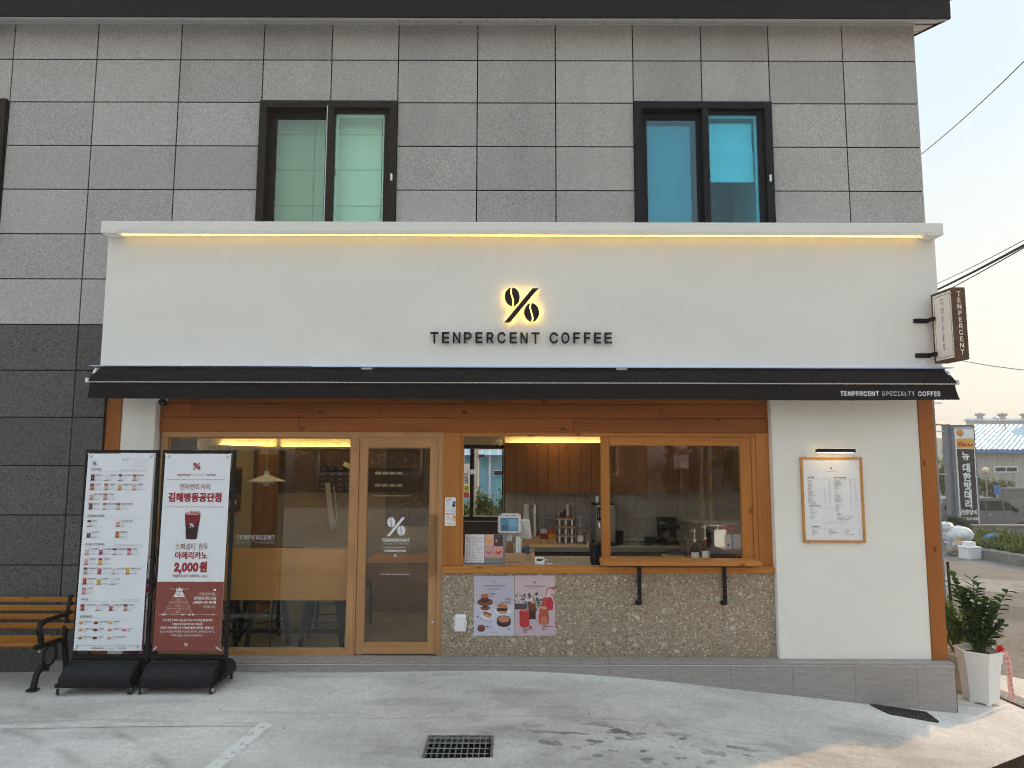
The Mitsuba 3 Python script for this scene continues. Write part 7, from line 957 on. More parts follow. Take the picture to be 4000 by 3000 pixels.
# outdoor camera under the awning
cm = thing('security_camera', 'small white security camera with a dark lens under the left of the awning', 'camera'); part(cm, 'dome', mv(lathe([(0, 0.03), (0.03, 0.025), (0.05, 0.0), (0.052, -0.04), (0, -0.04)], n=20), x=-3.33, y=6.46, z=2.37, rx=math.pi), 'white_plastic', smooth=40)
part(cm, 'lens', mv(lathe([(0, 0.012), (0.02, 0.01), (0.036, 0.0), (0.04, -0.02)], n=18), x=-3.315, y=6.42, z=2.345, rx=math.pi / 2 + 0.5), 'black_frame', smooth=40)
for i in range(6): part(cm, 'diode', mv(lathe([(0, 0.002), (0.004, 0)], n=8), x=-3.315 + 0.024 * math.cos(i * 1.05), y=6.408, z=2.338 + 0.022 * math.sin(i * 1.05), rx=math.pi / 2 + 0.5), 'steel')

# picture lamp and framed menu on the right pillar
pc = thing('picture_light', 'black picture light above the framed menu', 'lamp'); part(pc, 'bar', mv(box(-0.183, 0.183, -0.02, 0.012, -0.016, 0.016, 0.004), x=3.023, y=YP - 0.12, z=1.908), 'black_paint'); part(pc, 'arm', box(3.0, 3.04, YP - 0.11, YP - 0.001, 1.905, 1.915), 'black_paint'); part(pc, 'bulb', box(2.86, 3.18, YP - 0.125, YP - 0.112, 1.887, 1.8915), 'lamp_cover', **lamp(1.0, 0.74, 0.36, 1.8))
MB = thing('menu_board', 'framed white price list on the white pillar below the picture light', 'menu board'); mx0, mx1, mz0, mz1 = 2.735, 3.318, 1.052, 1.847
part(MB, 'frame', frame(mx0, mx1, mz0, mz1, 0.021, YP - 0.024, 0.022), 'ash_x'); part(MB, 'sheet', box(mx0 + 0.02, mx1 - 0.02, YP - 0.010, YP - 0.002, mz0 + 0.02, mz1 - 0.02), 'paper')
for x, z in ((mx0 + 0.055, mz1), (mx1 - 0.07, mz1), (mx0 + 0.055, mz0 - 0.016), (mx1 - 0.07, mz0 - 0.016)): part(MB, 'clip', box(x - 0.006, x + 0.006, YP - 0.012, YP - 0.001, z, z + 0.016, 0.002), 'steel')
INK = (0.06, 0.06, 0.09); S = Sheet((mx0, YP - 0.0102, mz1)); Wm = mx1 - mx0
S.logo(Wm / 2, -0.118, 0.023, INK); S.text('TENPERCENT SPECIALTY COFFEE', Wm / 2, -0.137, 0.0042, INK, 'c', track=0.15, bold=0.03)
def block(x, x1, z, head, items, price=True, dz=0.0172):
    S.text(head, x, z, 0.0115, INK, bold=0.06, track=0.1); S.rect(x, z - 0.009, x1, z - 0.0075, INK)
    z -= 0.030
    for it in items:
        if it: S.text(it[0], x + 0.002, z, 0.0072, INK, bold=0.03); [S.text(p_, x1 - 0.045 * (len(it) - 2 - i) - 0.004, z, 0.0072, INK, 'r', bold=0.02) for i, p_ in enumerate(it[1:])]
        z -= dz
block(0.062, 0.278, -0.197, 'COFFEE', [('아메리카노', '2.0', '3.4'), ('에스프레소', '1.8'), ('소콘아프레소', '2.5'), ('플랫화이트', '3.0'), ('모닉커피', '3.0', '5.1'), ('카페라떼', '3.3', '5.6'), ('바닐라빈라떼', '3.8', '6.4'), ('돌체라떼', '4.0', '6.8'), ('밀크카라멜라떼', '4.0', '6.8'), ('카페모카', '4.3', '7.3'), ('콜드브루', '3.5', '5.9'), ('콜드브루라떼', '4.0', '6.8'), ('돌체콜드브루라떼', '4.3', '7.3')])
block(0.31, 0.525, -0.199, 'NON-COFFEE', [('우리곡물라떼', '2.8', '4.7'), ('논산설향딸기라떼', '3.5', '5.9'), ('하동햇잎말차라떼', '4.0', '6.8'), ('리얼초코', '4.0', '6.8'), ('로얄밀크티', '4.0', '6.8'), None, ('착즙에이드', '4.3', '7.3'), None, ('초콜릿칩크라페', '3.4', '5.7'), ('요거트 스무디', '4.3', '7.3'), ('아산이도라니스무디', '4.5', '7.6'), ('애플망고스무디', '4.8', '8.1'), None, ('청도복숭아 아이스티', '3.0', '5.1'), ('고흥유자차', '3.0', '5.1'), ('허니티', '3.5'), ('쿠스미티', '3.0', '5.1')])
block(0.072, 0.29, -0.462, 'SIGNATURE', [('텐라떼', '3.4'), ('솔티드밀크카라멜', '3.8'), ('아인슈페너', '3.8', '6.4'), ('블랙자몽티', '3.5', '5.9')], dz=0.027); block(0.325, 0.535, -0.540, 'KIDS', [('청도복숭아 아이스티 / 우리곡물라떼', '2.0'), ('논산설향딸기라떼 / 리얼초코', '2.5')], dz=0.018)
block(0.082, 0.545, -0.655, 'DESSERT', []); S.shape(sbox(0.078, -0.622, 0.545, -0.602).difference(sbox(0.0788, -0.6212, 0.5442, -0.6028)), (0.3, 0.3, 0.36)); S.text('샷 추가 (에스프레소) / 바닐라시럽 추가 (헤이즐넛 추가)', 0.31, -0.615, 0.006, INK, 'c')
for i, col_ in enumerate(([('코코넛쿠키', '1.5'), ('갈레트브루통', '1.8'), ('마카롱', '2.0')], [('버터밀크스콘', '2.3'), ('초코스콘/크랜베리스콘', '2.7'), ('고메버터바', '3.5')], [('아몬드케이크', '2.8'), ('수제쿠키', '3.5'), ('오리지널 수제 카라멜', '4.0')])):
    for j, (a_, b_) in enumerate(col_): S.text(a_, 0.084 + 0.155 * i, -0.688 - 0.0195 * j, 0.0072, INK, bold=0.03); S.text(b_, 0.215 + 0.163 * i, -0.688 - 0.0195 * j, 0.0072, INK, 'r', bold=0.02)
S.done(MB, 'lettering')

# shelf under the sash on two black brackets
SH = thing('counter_shelf', 'narrow wooden shelf in front of the sliding sash on black brackets', 'shelf'); part(SH, 'board', box(0.833, 2.294, 6.35, YD - 0.002, 0.8535, 0.8915, 0.003), 'rail_x')
for x in (1.198, 1.997): part(SH, 'bracket', cat([box(x - 0.017, x + 0.017, 6.36, 6.5525, 0.844, 0.853, 0.001), box(x - 0.017, x + 0.017, 6.515, 6.5365, 0.475, 0.8435, 0.002), box(x - 0.034, x + 0.016, 6.5368, 6.5625, 0.468, 0.505, 0.002), box(x - 0.016, x + 0.016, 6.5368, YD - 0.0625, 0.79, 0.82)]), 'black_paint')

# posters, cards, socket cover
P1 = thing('poster', 'lilac dessert poster with brown cakes, taped to the pebbled wall', 'poster'); py = YD - 0.0385; part(P1, 'sheet', box(-0.352, 0.024, py, py + 0.001, 0.180, 0.7235), colour((0.50, 0.46, 0.56)))
S = Sheet((-0.352, py - 0.0002, 0.180)); q = lambda X_, Y_: ((X_ - 185) / 905 * 0.376, (1475 - Y_) / 1353 * 0.5435); DK = (0.045, 0.03, 0.055)
S.rect(0.001, 0.001, 0.375, q(0, 772)[1], (0.56, 0.55, 0.66)); S.logo(*q(640, 278), 0.017, DK); S.text('Tenpercent Dessert', *q(640, 355), 0.0145, DK, 'c', bold=0.015, track=0.06); S.text('맛있는 디저트를 구현하였습니다.', *q(640, 412), 0.006, DK, 'c'); S.text('커피와 맛있는 디저트를 위해 구현하였습니다.', *q(640, 442), 0.006, DK, 'c')
def ov(X_, Y_, rx, ry, c, l): S.oval(*q(X_, Y_), rx / 905 * 0.376, ry / 1353 * 0.5435, c, l, 26)
CHOC, BRN, TAN, ORG = (0.055, 0.022, 0.02), (0.20, 0.075, 0.045), (0.55, 0.30, 0.14), (0.46, 0.17, 0.07)
ov(445, 850, 112, 52, BRN, 2); S.poly([q(375, 760), q(510, 760), q(470, 850), q(420, 850)], (0.09, 0.03, 0.02), 3); ov(437, 725, 176, 75, (0.15, 0.055, 0.035), 4); ov(437, 705, 176, 72, BRN, 5); ov(430, 690, 100, 36, CHOC, 6); ov(430, 640, 96, 36, (0.13, 0.04, 0.05), 7); ov(430, 570, 94, 44, ORG, 8); [ov(380 + 25 * i, 560 + 12 * (i % 2), 9, 7, CHOC, 9) for i in range(5)]
ov(835, 935, 195, 85, (0.62, 0.64, 0.76), 2); ov(825, 920, 178, 74, (0.72, 0.74, 0.83), 3); S.poly([q(700, 920), q(935, 915), q(925, 985), q(760, 975)], TAN, 4); S.poly([q(700, 850), q(945, 850), q(938, 920), q(700, 915)], CHOC, 5); S.poly([q(692, 815), q(740, 765), q(840, 742), q(930, 785), q(950, 850), q(820, 850)], ORG, 6)
ov(500, 1130, 100, 60, (0.50, 0.50, 0.62), 2); ov(495, 1020, 152, 95, (0.70, 0.72, 0.82), 3); S.poly([q(380, 960), q(440, 915), q(608, 985), q(600, 1050), q(535, 1090), q(380, 1010)], (0.55, 0.34, 0.17), 4); S.poly([q(380, 960), q(440, 915), q(608, 985), q(545, 1030)], (0.34, 0.13, 0.06), 5)
ov(862, 1185, 158, 95, CHOC, 2); S.poly([q(705, 1110), q(1018, 1110), q(1018, 1185), q(705, 1185)], CHOC, 3); ov(862, 1110, 157, 95, (0.09, 0.035, 0.03), 4); ov(862, 1098, 128, 74, (0.50, 0.22, 0.14), 5)
ov(355, 1315, 88, 75, (0.10, 0.035, 0.025), 2); ov(355, 1290, 86, 64, (0.22, 0.07, 0.04), 3); [S.poly([q(300 + 22 * i, 1320 - 4 * i), q(380 + 14 * i, 1268 + 4 * i), q(386 + 14 * i, 1276 + 4 * i), q(306 + 22 * i, 1328 - 4 * i)], (0.12, 0.04, 0.03), 4) for i in range(3)]
for X_, Y_, a, ls in ((548, 528, 'l', ('버터와 초콜릿', '수제쿠키', '3,500₩')), (1012, 635, 'r', ('고메버터', '버터밀크스콘', '2,300₩')), (1012, 730, 'r', ('초코스콘/크랜베리스콘', '2,700₩')), (426, 1085, 'r', ('고메버터바', '3,500₩')), (466, 1300, 'l', ('갈레트브루통', '1,800₩')), (1024, 1312, 'r', ('코코넛쿠키', '1,500₩'))):
    for i, t_ in enumerate(ls): S.text(t_.replace('₩', 'w'), *q(X_, Y_ + 31 * i), 0.0075, DK, a, bold=0.03)
for X_, Y_ in ((252, 1058), (468, 1278)): S.poly([q(X_, Y_), q(X_ + 50, Y_ - 10), q(X_ + 54, Y_ - 34), q(X_, Y_ - 24)], (0.12, 0.04, 0.05), 2)
S.text('TENPERCENT', *q(640, 1412), 0.006, DK, 'c', track=0.1); S.done(P1)
P2 = thing('poster', 'pink poster with red iced drinks, right of the dessert poster', 'poster'); part(P2, 'sheet', box(0.031, 0.408, py, py + 0.001, 0.181, 0.729), colour((0.58, 0.45, 0.48)))
S = Sheet((0.031, py - 0.0002, 0.181)); q = lambda X_, Y_: ((X_ - 1112) / 912 * 0.377, (1472 - Y_) / 1362 * 0.548); RD = (0.30, 0.02, 0.04)
S.rect(0.001, 0.001, 0.376, q(0, 900)[1], (0.55, 0.43, 0.49)); S.logo(*q(1563, 288), 0.023, RD); S.text('Enjoy The Natural', *q(1563, 368), 0.0155, RD, 'c', bold=0.03, track=0.05); S.text('자연에서 과일로 구현한 시원한 커피', *q(1563, 404), 0.0058, RD, 'c')
rl = random.Random(5)
for i in range(64):
    X_, Y_ = 1125 + rl.random() ** 0.8 * 600, 470 + rl.random() * 380 + (60 if rl.random() < 0.3 else 0); r_, a_ = 26 + rl.random() * 26, rl.random() * 6.28; c_ = rl.choice([(0.05, 0.085, 0.05), (0.035, 0.06, 0.04), (0.08, 0.12, 0.07), (0.03, 0.04, 0.045)])
    S.poly([q(X_ + r_ * math.cos(a_), Y_ + r_ * math.sin(a_)), q(X_ + 0.45 * r_ * math.cos(a_ + 1.6), Y_ + 0.45 * r_ * math.sin(a_ + 1.6)), q(X_ - r_ * math.cos(a_), Y_ - r_ * math.sin(a_)), q(X_ + 0.45 * r_ * math.cos(a_ - 1.6), Y_ + 0.45 * r_ * math.sin(a_ - 1.6))], c_, 2 + i % 3)
S.poly([q(1118, 740), q(1400, 760), q(1400, 860), q(1118, 880)], (0.07, 0.06, 0.075), 5)
S.poly([q(1765, 600), q(1935, 600), q(1985, 720), q(1978, 885), q(1850, 900), q(1735, 880), q(1735, 720)], (0.50, 0.03, 0.045), 6); S.poly([q(1752, 525), q(1935, 500), q(1938, 605), q(1770, 605)], (0.62, 0.50, 0.52), 6); S.shape(Polygon([q(1935, 530), q(1990, 525), q(2020, 580), q(2015, 680), q(1990, 722), q(1975, 710), q(2000, 640), q(1985, 560), q(1935, 555)]), (0.45, 0.20, 0.05), 7)
S.poly([q(1905, 158), q(2024, 190), q(2024, 440), q(1960, 400), q(1850, 380)], (0.60, 0.47, 0.48), 6); S.poly([q(1850, 385), q(2024, 358), q(2024, 440), q(1945, 405)], (0.40, 0.13, 0.04), 7); S.poly([q(1905, 400), q(1860, 395), q(1822, 450), q(1800, 600), q(1786, 815), q(1800, 815), q(1818, 600), q(1845, 470), q(1870, 420)], (0.55, 0.20, 0.06), 8)
S.poly([q(1410, 690), q(1585, 680), q(1588, 1095), q(1440, 1100)], (0.055, 0.022, 0.02), 9); S.poly([q(1420, 720), q(1575, 710), q(1578, 900), q(1430, 900)], (0.15, 0.05, 0.03), 10); S.oval(*q(1487, 665), 0.018, 0.019, (0.7, 0.6, 0.45), 11); S.oval(*q(1530, 715), 0.02, 0.014, (0.5, 0.3, 0.18), 12)
S.poly([q(1218, 900), q(1270, 870), q(1380, 868), q(1440, 895), q(1442, 1245), q(1380, 1280), q(1280, 1280), q(1228, 1245)], (0.46, 0.04, 0.035), 13); S.oval(*q(1330, 895), 0.044, 0.011, (0.62, 0.15, 0.13), 14)
S.poly([q(1680, 860), q(1720, 815), q(1790, 805), q(1860, 850), q(1870, 940), q(1888, 1080), q(1878, 1190), q(1820, 1222), q(1720, 1218), q(1655, 1180), q(1660, 1020)], (0.42, 0.09, 0.04), 13); S.oval(*q(1780, 1120), 0.035, 0.04, (0.50, 0.16, 0.11), 14); S.oval(*q(1775, 840), 0.03, 0.014, (0.60, 0.28, 0.20), 14)
for X_, Y_, ls, c_ in ((1215, 706, ('레몬 티라 스파클링', '3,500'), (0.75, 0.72, 0.74)), (1298, 1330, ('리얼 워터멜론 펀치', '4,800', '시원한 과일'), RD), (1730, 1268, ('워터 멜론 진생 슬러시', '4,800', '시원한 과일'), RD)):
    for i, t_ in enumerate(ls): S.text(t_, *q(X_, Y_ + 34 * i), 0.0085 if i < 2 else 0.006, c_, bold=0.05, layer=16)
S.oval(*q(1467, 1275), 0.0105, 0.0105, RD, 15); S.oval(*q(1372, 652), 0.0115, 0.0115, (0.72, 0.75, 0.8), 15); S.text('이미지와 사이즈를 위해', *q(2018, 1442), 0.0055, DK, 'r'); S.done(P2)
for i, (z0, nm, col_, lines, b1, b2) in enumerate(((1.3225, 'DARK', (0.1, 0.08, 0.25), ('Smoky', 'Spicy', 'Heavy'), (0.12, 0.13, 0.40), (0.06, 0.06, 0.16)), (1.1880, 'MEDIUM', (0.45, 0.03, 0.08), ('Orange', 'Caramel', 'Good Clean'), (0.75, 0.25, 0.2), (0.85, 0.5, 0.25)))):
    k = thing('coffee_card', f"small white card headed {nm}, {'upper' if i == 0 else 'lower'} one on the orange jamb", 'card'); part(k, 'card', front(affinity.translate(sbox(0, 0, 0.102, 0.1325).buffer(-0.008).buffer(0.008), -0.636, z0), YD - 0.0275, 0.002), 'paper')
    S = Sheet((-0.636, YD - 0.0278, z0)); S.text(nm, 0.010, 0.106, 0.0135, col_, bold=0.03); [S.text(t_, 0.010, 0.088 - 0.0135 * j, 0.0075, (0.15, 0.15, 0.2)) for j, t_ in enumerate(lines)]; S.oval(0.087, 0.083, 0.0145, 0.018, b1); S.oval(0.083, 0.058, 0.017, 0.018, b2, 2); S.logo(0.05, 0.036, 0.006, col_); S.text('텐퍼센트 스페셜티', 0.051, 0.018, 0.0075, col_, 'c'); S.text('TENPERCENT', 0.051, 0.007, 0.005, col_, 'c'); S.done(k)
so = thing('socket_cover', 'white weatherproof socket box on the pebbled wall left of the posters', 'socket'); part(so, 'case', box(-0.530, -0.424, YD - 0.085, YD - 0.037, 0.223, 0.378, 0.010), 'white_plastic'); part(so, 'lid', box(-0.523, -0.431, YD - 0.100, YD - 0.0855, 0.231, 0.370, 0.008), 'white_plastic'); part(so, 'clasp', box(-0.4235, -0.415, YD - 0.08, YD - 0.05, 0.27, 0.32, 0.002), 'white_plastic')
for z in (0.25, 0.33): part(so, 'hinge', box(-0.538, -0.5305, YD - 0.09, YD - 0.06, z, z + 0.03, 0.002), 'white_plastic')

# ---------------------------------------------------------------- banner stands
def caster(k, x, y, a):
    z = float(lie(x, y)) + 0.006; c = part(k, 'caster', mv(lathe([(0.010, -0.009), (0.024, -0.009), (0.026, -0.005), (0.026, 0.005), (0.024, 0.009), (0.010, 0.009)], n=20), x=x, y=y, z=z + 0.026, ry=math.pi / 2, rz=a), 'rubber', smooth=40)
    part(c, 'fork', mv(cat([box(-0.015, -0.011, -0.012, 0.012, 0.02, 0.056, 0.001), box(0.011, 0.015, -0.012, 0.012, 0.02, 0.056, 0.001), box(-0.015, 0.015, -0.014, 0.014, 0.056, 0.06), lathe([(0.013, 0.06), (0.013, 0.066), (0.006, 0.067), (0.006, 0.075)], n=12), tube([(-0.017, 0, 0.026), (0.017, 0, 0.026)], 0.005, 8)]), x=x, y=y, z=z, rz=a), 'chrome'); return z + 0.075
def banner_stand(x0, x1, label, art, rz):
    k = thing('banner_stand', label, 'banner stand', 'banner stands left of the door'); y, zt = 5.975, 1.897; w = 0.026
    part(k, 'post', box(x0, x0 + w, y, y + w, -0.02, zt), 'black_paint'); part(k, 'post', box(x1 - w, x1, y, y + w, -0.02, zt), 'black_paint'); part(k, 'top_bar', box(x0 + w, x1 - w, y + 0.001, y + w - 0.001, zt - w, zt - 0.001), 'black_paint'); part(k, 'lower_bar', box(x0 + w, x1 - w, y + 0.001, y + w - 0.001, 0.135, 0.165), 'black_paint')
    bx0, bx1 = x0 - 0.02, x1 - 0.03
    part(k, 'base', cat([box(bx0, bx0 + 0.03, 5.83, 6.20, -0.048, -0.02), box(bx1 - 0.03, bx1, 5.83, 6.20, -0.048, -0.02), box(bx0, bx1, 5.80, 5.83, -0.048, -0.0195), box(bx0, bx1, 6.20, 6.23, -0.048, -0.0195)]), 'black_paint'); part(k, 'gusset', side(Polygon([(5.90, -0.0195), (y - 0.001, 0.06), (y - 0.001, -0.0195)]), x1 - 0.014, x1 - 0.006), 'black_paint'); part(k, 'gusset', side(Polygon([(y + w + 0.001, 0.06), (6.12, -0.0195), (y + w + 0.001, -0.0195)]), x1 - 0.014, x1 - 0.006), 'black_paint')
    prof = [(5.795, -0.0185), (5.792, 0.026), (5.80, 0.034), (5.83, 0.066), (5.87, 0.096), (5.91, 0.116), (5.925, 0.120), (5.93, 0.128), (5.955, 0.129), (5.968, 0.128), (5.968, -0.0185)]
    part(k, 'water_tank', side(Polygon(prof), bx0 + 0.03, bx1 - 0.018), 'tank_plastic'); t = k + '__water_tank'
    ln = [(a - 0.002, b + 0.0045) for a, b in prof[2:7]]; inn = [(a, b - 0.003) for a, b in prof[2:7]]
    for xa in (bx0 + 0.045, bx1 - 0.042): part(t, 'rib', side(Polygon(ln + inn[::-1]), xa, xa + 0.008), 'tank_plastic')
    part(t, 'rib', box(bx0 + 0.0535, bx1 - 0.0425, 5.797, 5.803, 0.034, 0.0415), 'tank_plastic'); part(t, 'rib', box(bx0 + 0.06, bx1 - 0.05, 5.912, 5.92, 0.118, 0.1255), 'tank_plastic')
    part(k, 'water_tank', side(Polygon([(6.004, -0.0185), (6.004, 0.124), (6.05, 0.12), (6.12, 0.092), (6.175, 0.045), (6.19, 0.02), (6.19, -0.0185)]), bx0 + 0.04, bx1 + 0.03), 'tank_plastic')
    for x, yy, a in ((bx0 + 0.02, 5.82, 0.3), (bx1 - 0.02, 5.82, -0.4), (bx0 + 0.02, 6.2, 0.2), (bx1 - 0.01, 6.2, 0.1)): caster(k, x, yy, a)
    bl, br_, zb, ztb = x0 + 0.030, x1 - 0.036, 0.202, 1.864; W, H = br_ - bl, ztb - zb; n = 14; g = np.linspace(0, 1, n)
    U_, V_ = np.meshgrid(g, g); yy = 5.968 - 0.004 * np.sin(U_ * 3.1) * (1 - 0.6 * V_) ; v = np.stack([bl + U_ * W + (V_ - 1) * 0.018, yy, zb + V_ * H], -1).reshape(-1, 3)
    part(k, 'banner', tm(v, [q for j in range(n - 1) for i in range(n - 1) for q in ([j * n + i, j * n + i + 1, (j + 1) * n + i + 1], [j * n + i, (j + 1) * n + i + 1, (j + 1) * n + i])]), 'banner_cloth', smooth=True)
    S = Sheet((bl - 0.018, 5.9625, zb), v=(0.018 / H, 0, 1.0), step=0.0005); art(S, W, H); S.done(k)
    for u_, v_ in ((0.05, 0.985), (0.95, 0.985), (0.05, 0.018), (0.95, 0.018)):
        x, z = bl + u_ * W + (v_ - 1) * 0.018, zb + v_ * H; part(k, 'eyelet', mv(lathe([(0.005, 0), (0.006, 0.003), (0.010, 0.003), (0.0115, 0)], n=14), x=x, y=5.963, z=z, rx=math.pi / 2), 'steel'); sx, sz = (1 if u_ > 0.5 else -1), (1 if v_ > 0.5 else -1)
        part(k, 'tie', tube([(x, 5.961, z), (x + 0.018 * sx, 5.962, z + 0.016 * sz), (x + 0.034 * sx, 5.972, z + 0.03 * sz)], 0.0045, 6), 'white_plastic')
    return k
GR, LG_, ROSE = (0.10, 0.10, 0.12), (0.42, 0.42, 0.46), (0.32, 0.022, 0.03)
def menu_art(S, W, H):
    Y = lambda y: H * (1 - (y - 240) / 1058); U = lambda x: W * (x - 480) / 357; rl = random.Random(3)
    S.logo(U(519), Y(306), 0.036, GR); S.shape(sbox(U(668), Y(312), U(808), Y(265)).difference(sbox(U(668) + 0.0015, Y(312) + 0.0015, U(808) - 0.0015, Y(265) - 0.0015)), LG_); S.text('EXTRA', U(674), Y(277), 0.010, GR, bold=0.02, track=0.08)
    for i, t in enumerate(('샷 추가 HOT+0.5/ICE+0.5', '바닐라시럽 추가 HOT+0.5', '헤이즐넛시럽 추가 HOT+0.5')): S.text(t, U(802), Y(284 + 11 * i), 0.0075, LG_, 'r')
    def head(t, y, note): S.text(t, U(503), Y(y + 4), 0.0165, GR, bold=0.035, track=0.08); S.rect(U(500), Y(y + 11), U(808), Y(y + 10), LG_); S.text(note, U(808), Y(y + 4), 0.0105, (0.3, 0.3, 0.34), 'r', slant=0.15, sx=0.8)
    def drink(x, y, nm, en, pr, c, top, h=30):
        a, b = U(x), Y(y + h / 2); w = 0.017; hh = h / 1058 * H
        S.poly([(a - w, b + hh), (a + w, b + hh), (a + w * 0.78, b), (a - w * 0.78, b)], c, 2); S.poly([(a - w, b + hh), (a + w, b + hh), (a + w * 0.93, b + hh * 0.7), (a - w * 0.93, b + hh * 0.7)], top, 3); S.oval(a, b + hh, w, 0.004, tuple(min(0.8, q_ * 1.5 + 0.1) for q_ in top), 4, 12); S.logo(a, b + hh * 0.3, 0.012, (0.7, 0.68, 0.68), 5)
        S.rect(a - w * 1.25, b - 0.007, a + w * 1.25, b - 0.001, (0.16, 0.06, 0.055), 2); S.text(nm, a + 0.027, b + hh - 0.010, 0.0095, GR, bold=0.04); S.text(en, a + 0.027, b + hh - 0.026, 0.0065, LG_, sx=0.9); S.text(pr, a + 0.024, b - 0.004, 0.0105, (0.2, 0.2, 0.24), bold=0.02, slant=0.12)
    DK_, ML, CR, PK, OR, MT, WH = (0.07, 0.015, 0.02), (0.52, 0.32, 0.22), (0.60, 0.47, 0.38), (0.62, 0.30, 0.33), (0.48, 0.13, 0.03), (0.45, 0.42, 0.40), (0.66, 0.66, 0.69)
    head('COFFEE', 328, 'Regular Size(Hot/Iced) / Plus Size(Only Iced)')
    cs = (513, 588, 661, 738)
    for y, row in ((370, (('아메리카노', 'Americano', '2.0 / 3.4', DK_, (0.3, 0.05, 0.04)), ('에스프레소', 'Espresso', '1.8 / -', WH, WH), ('소콘아프레소', 'Con panna', '2.5 / -', WH, DK_), ('플랫화이트', 'Flat White', '3.0 / -', PK, (0.25, 0.05, 0.05)))), (421, (('모닉커피', 'Tonic Coffee', '3.0 / 5.1', (0.35, 0.13, 0.04), DK_), ('카페라떼', 'Caffe Latte', '3.3 / 5.6', CR, (0.22, 0.04, 0.04)), ('바닐라빈라떼', 'Vanilla Bean Latte', '3.8 / 6.4', ML, CR), ('돌체라떼', 'Dolce Latte', '4.0 / 6.8', CR, PK))), (474, (('밀크카라멜라떼', 'Milk Caramel Latte', '4.0 / 6.8', ML, WH), ('카페모카', 'Caffe Mocha', '4.3 / 7.3', PK, (0.4, 0.12, 0.12)))), (527, (('콜드브루', 'Cold Brew', '3.5 / 5.9', DK_, (0.25, 0.06, 0.05)), ('콜드브루라떼', 'Cold Brew Latte', '4.0 / 6.8', WH, (0.2, 0.05, 0.05)), ('돌체콜드브루라떼', 'Dolce Cold Brew Latte', '4.3 / 7.3', CR, (0.25, 0.05, 0.05))))):
        for x, it in zip(cs, row): drink(x + 2, y, *it)
    head('SIGNATURE', 581, '')
    for y, row in ((620, (('텐라떼', 'Ten Latte', '3.4 / -', WH, DK_), ('솔티드밀크카라멜', 'Salted Milk Caramel', '3.8 / -', PK, WH))), (680, (('아인슈페너', 'Einspanner', '3.8 / 6.4', DK_, WH), ('블랙자몽티', 'Black Grapefruit Tea', '3.5 / 5.9', OR, OR)))):
        for x, it in zip((515, 668), row): drink(x, y, *it); S.text('에스프레소와 고소한 우유', U(x + 18), Y(y + 22), 0.0062, LG_)
    head('NON-COFFEE', 735, 'Regular Size(Hot/Iced) / Plus Size(Only Iced)')
    MG, BK, YL, BR = (0.3, 0.02, 0.09), (0.05, 0.05, 0.05), (0.70, 0.36, 0.03), (0.27, 0.03, 0.02)
    for y, row in ((771, (('우리곡물라떼', 'Multigrain Latte', '2.8 / 4.7', CR, WH), ('논산설향딸기라떼', 'Strawberry Latte', '3.5 / 5.9', MG, WH), ('하동햇잎말차라떼', 'Matcha Latte', '4.0 / 6.8', WH, BK), ('리얼초코', 'Real Chocolate', '4.0 / 6.8', PK, MG))), (824, (('로얄밀크티', 'Royal Milk Tea', '4.0 / 6.8', PK, CR), ('착즙에이드', 'Fresh Ade', '4.3 / 7.3', YL, MG))), (875, (('초콜릿칩크라페', 'Chocolate Chip', '3.4 / 5.7', MT, (0.1, 0.02, 0.02)), ('요거트 스무디', 'Yogurt Smoothie', '4.3 / 7.3', MG, PK), ('아산이도라니스무디', 'Honey Smoothie', '4.5 / 7.6', WH, WH), ('애플망고스무디', 'Mango Smoothie', '4.8 / 8.1', YL, YL))), (930, (('청도복숭아 아이스티', 'Peach Iced Tea', '3.0 / 5.1', BR, OR), ('고흥유자차', 'Yuzu Tea', '3.0 / 5.1', YL, WH), ('허니티', 'Honey Tea', '3.5 / -', WH, WH))), (981, (('쿠스미티', 'Tea', '3.0 / 5.1', PK, (0.5, 0.15, 0.3)),))):
        for x, it in zip(cs, row): drink(x, y, *it)
    head('KIDS', 1029, 'Mini Size(10oz)(Only Iced)')
    for x, it in zip((512, 593, 663, 740), (('청도복숭아 아이스티', 'Peach Iced Tea', '2.0', BR, BR), ('우리곡물라떼', 'Multigrain Latte', '2.0', WH, CR), ('논산설향딸기라떼', 'Strawberry Latte', '2.5', MG, WH), ('리얼초코', 'Real Chocolate', '2.5', PK, BK))): drink(x, 1069, *it)
    head('DESSERT', 1120, '')
    for y, row in ((1151, (('코코넛쿠키', '1.5', (0.55, 0.27, 0.1)), ('갈레트브루통', '1.8', (0.10, 0.04, 0.03)), ('고메버터바', '3.5', (0.6, 0.3, 0.1)))), (1189, (('버터밀크스콘', '2.3', (0.55, 0.27, 0.1)), ('초코스콘', '2.7', (0.05, 0.03, 0.03)), ('크랜베리스콘', '2.7', (0.5, 0.22, 0.1)), ('마카롱', '2.0', (0.55, 0.12, 0.2)))), (1231, (('아몬드케이크', '2.8', (0.35, 0.18, 0.08)), ('수제쿠키', '3.5', (0.06, 0.03, 0.02)), ('오리지널 수제 카라멜', '4.0', (0.5, 0.3, 0.28))))):
        for x, (nm, pr, c) in zip((512, 589, 664, 742), row): a, b = U(x), Y(y); S.oval(a, b, 0.021, 0.012, c, 2, 14); S.oval(a - 0.004, b + 0.004, 0.014, 0.006, tuple(min(1, q_ * 1.4) for q_ in c), 3, 12); S.text(nm, a + 0.029, b + 0.004, 0.009, GR, bold=0.04); S.text(pr, a + 0.029, b - 0.016, 0.0095, GR)
    S.rect(U(492), Y(1272), U(825), Y(1270.5), GR); w_ = 0
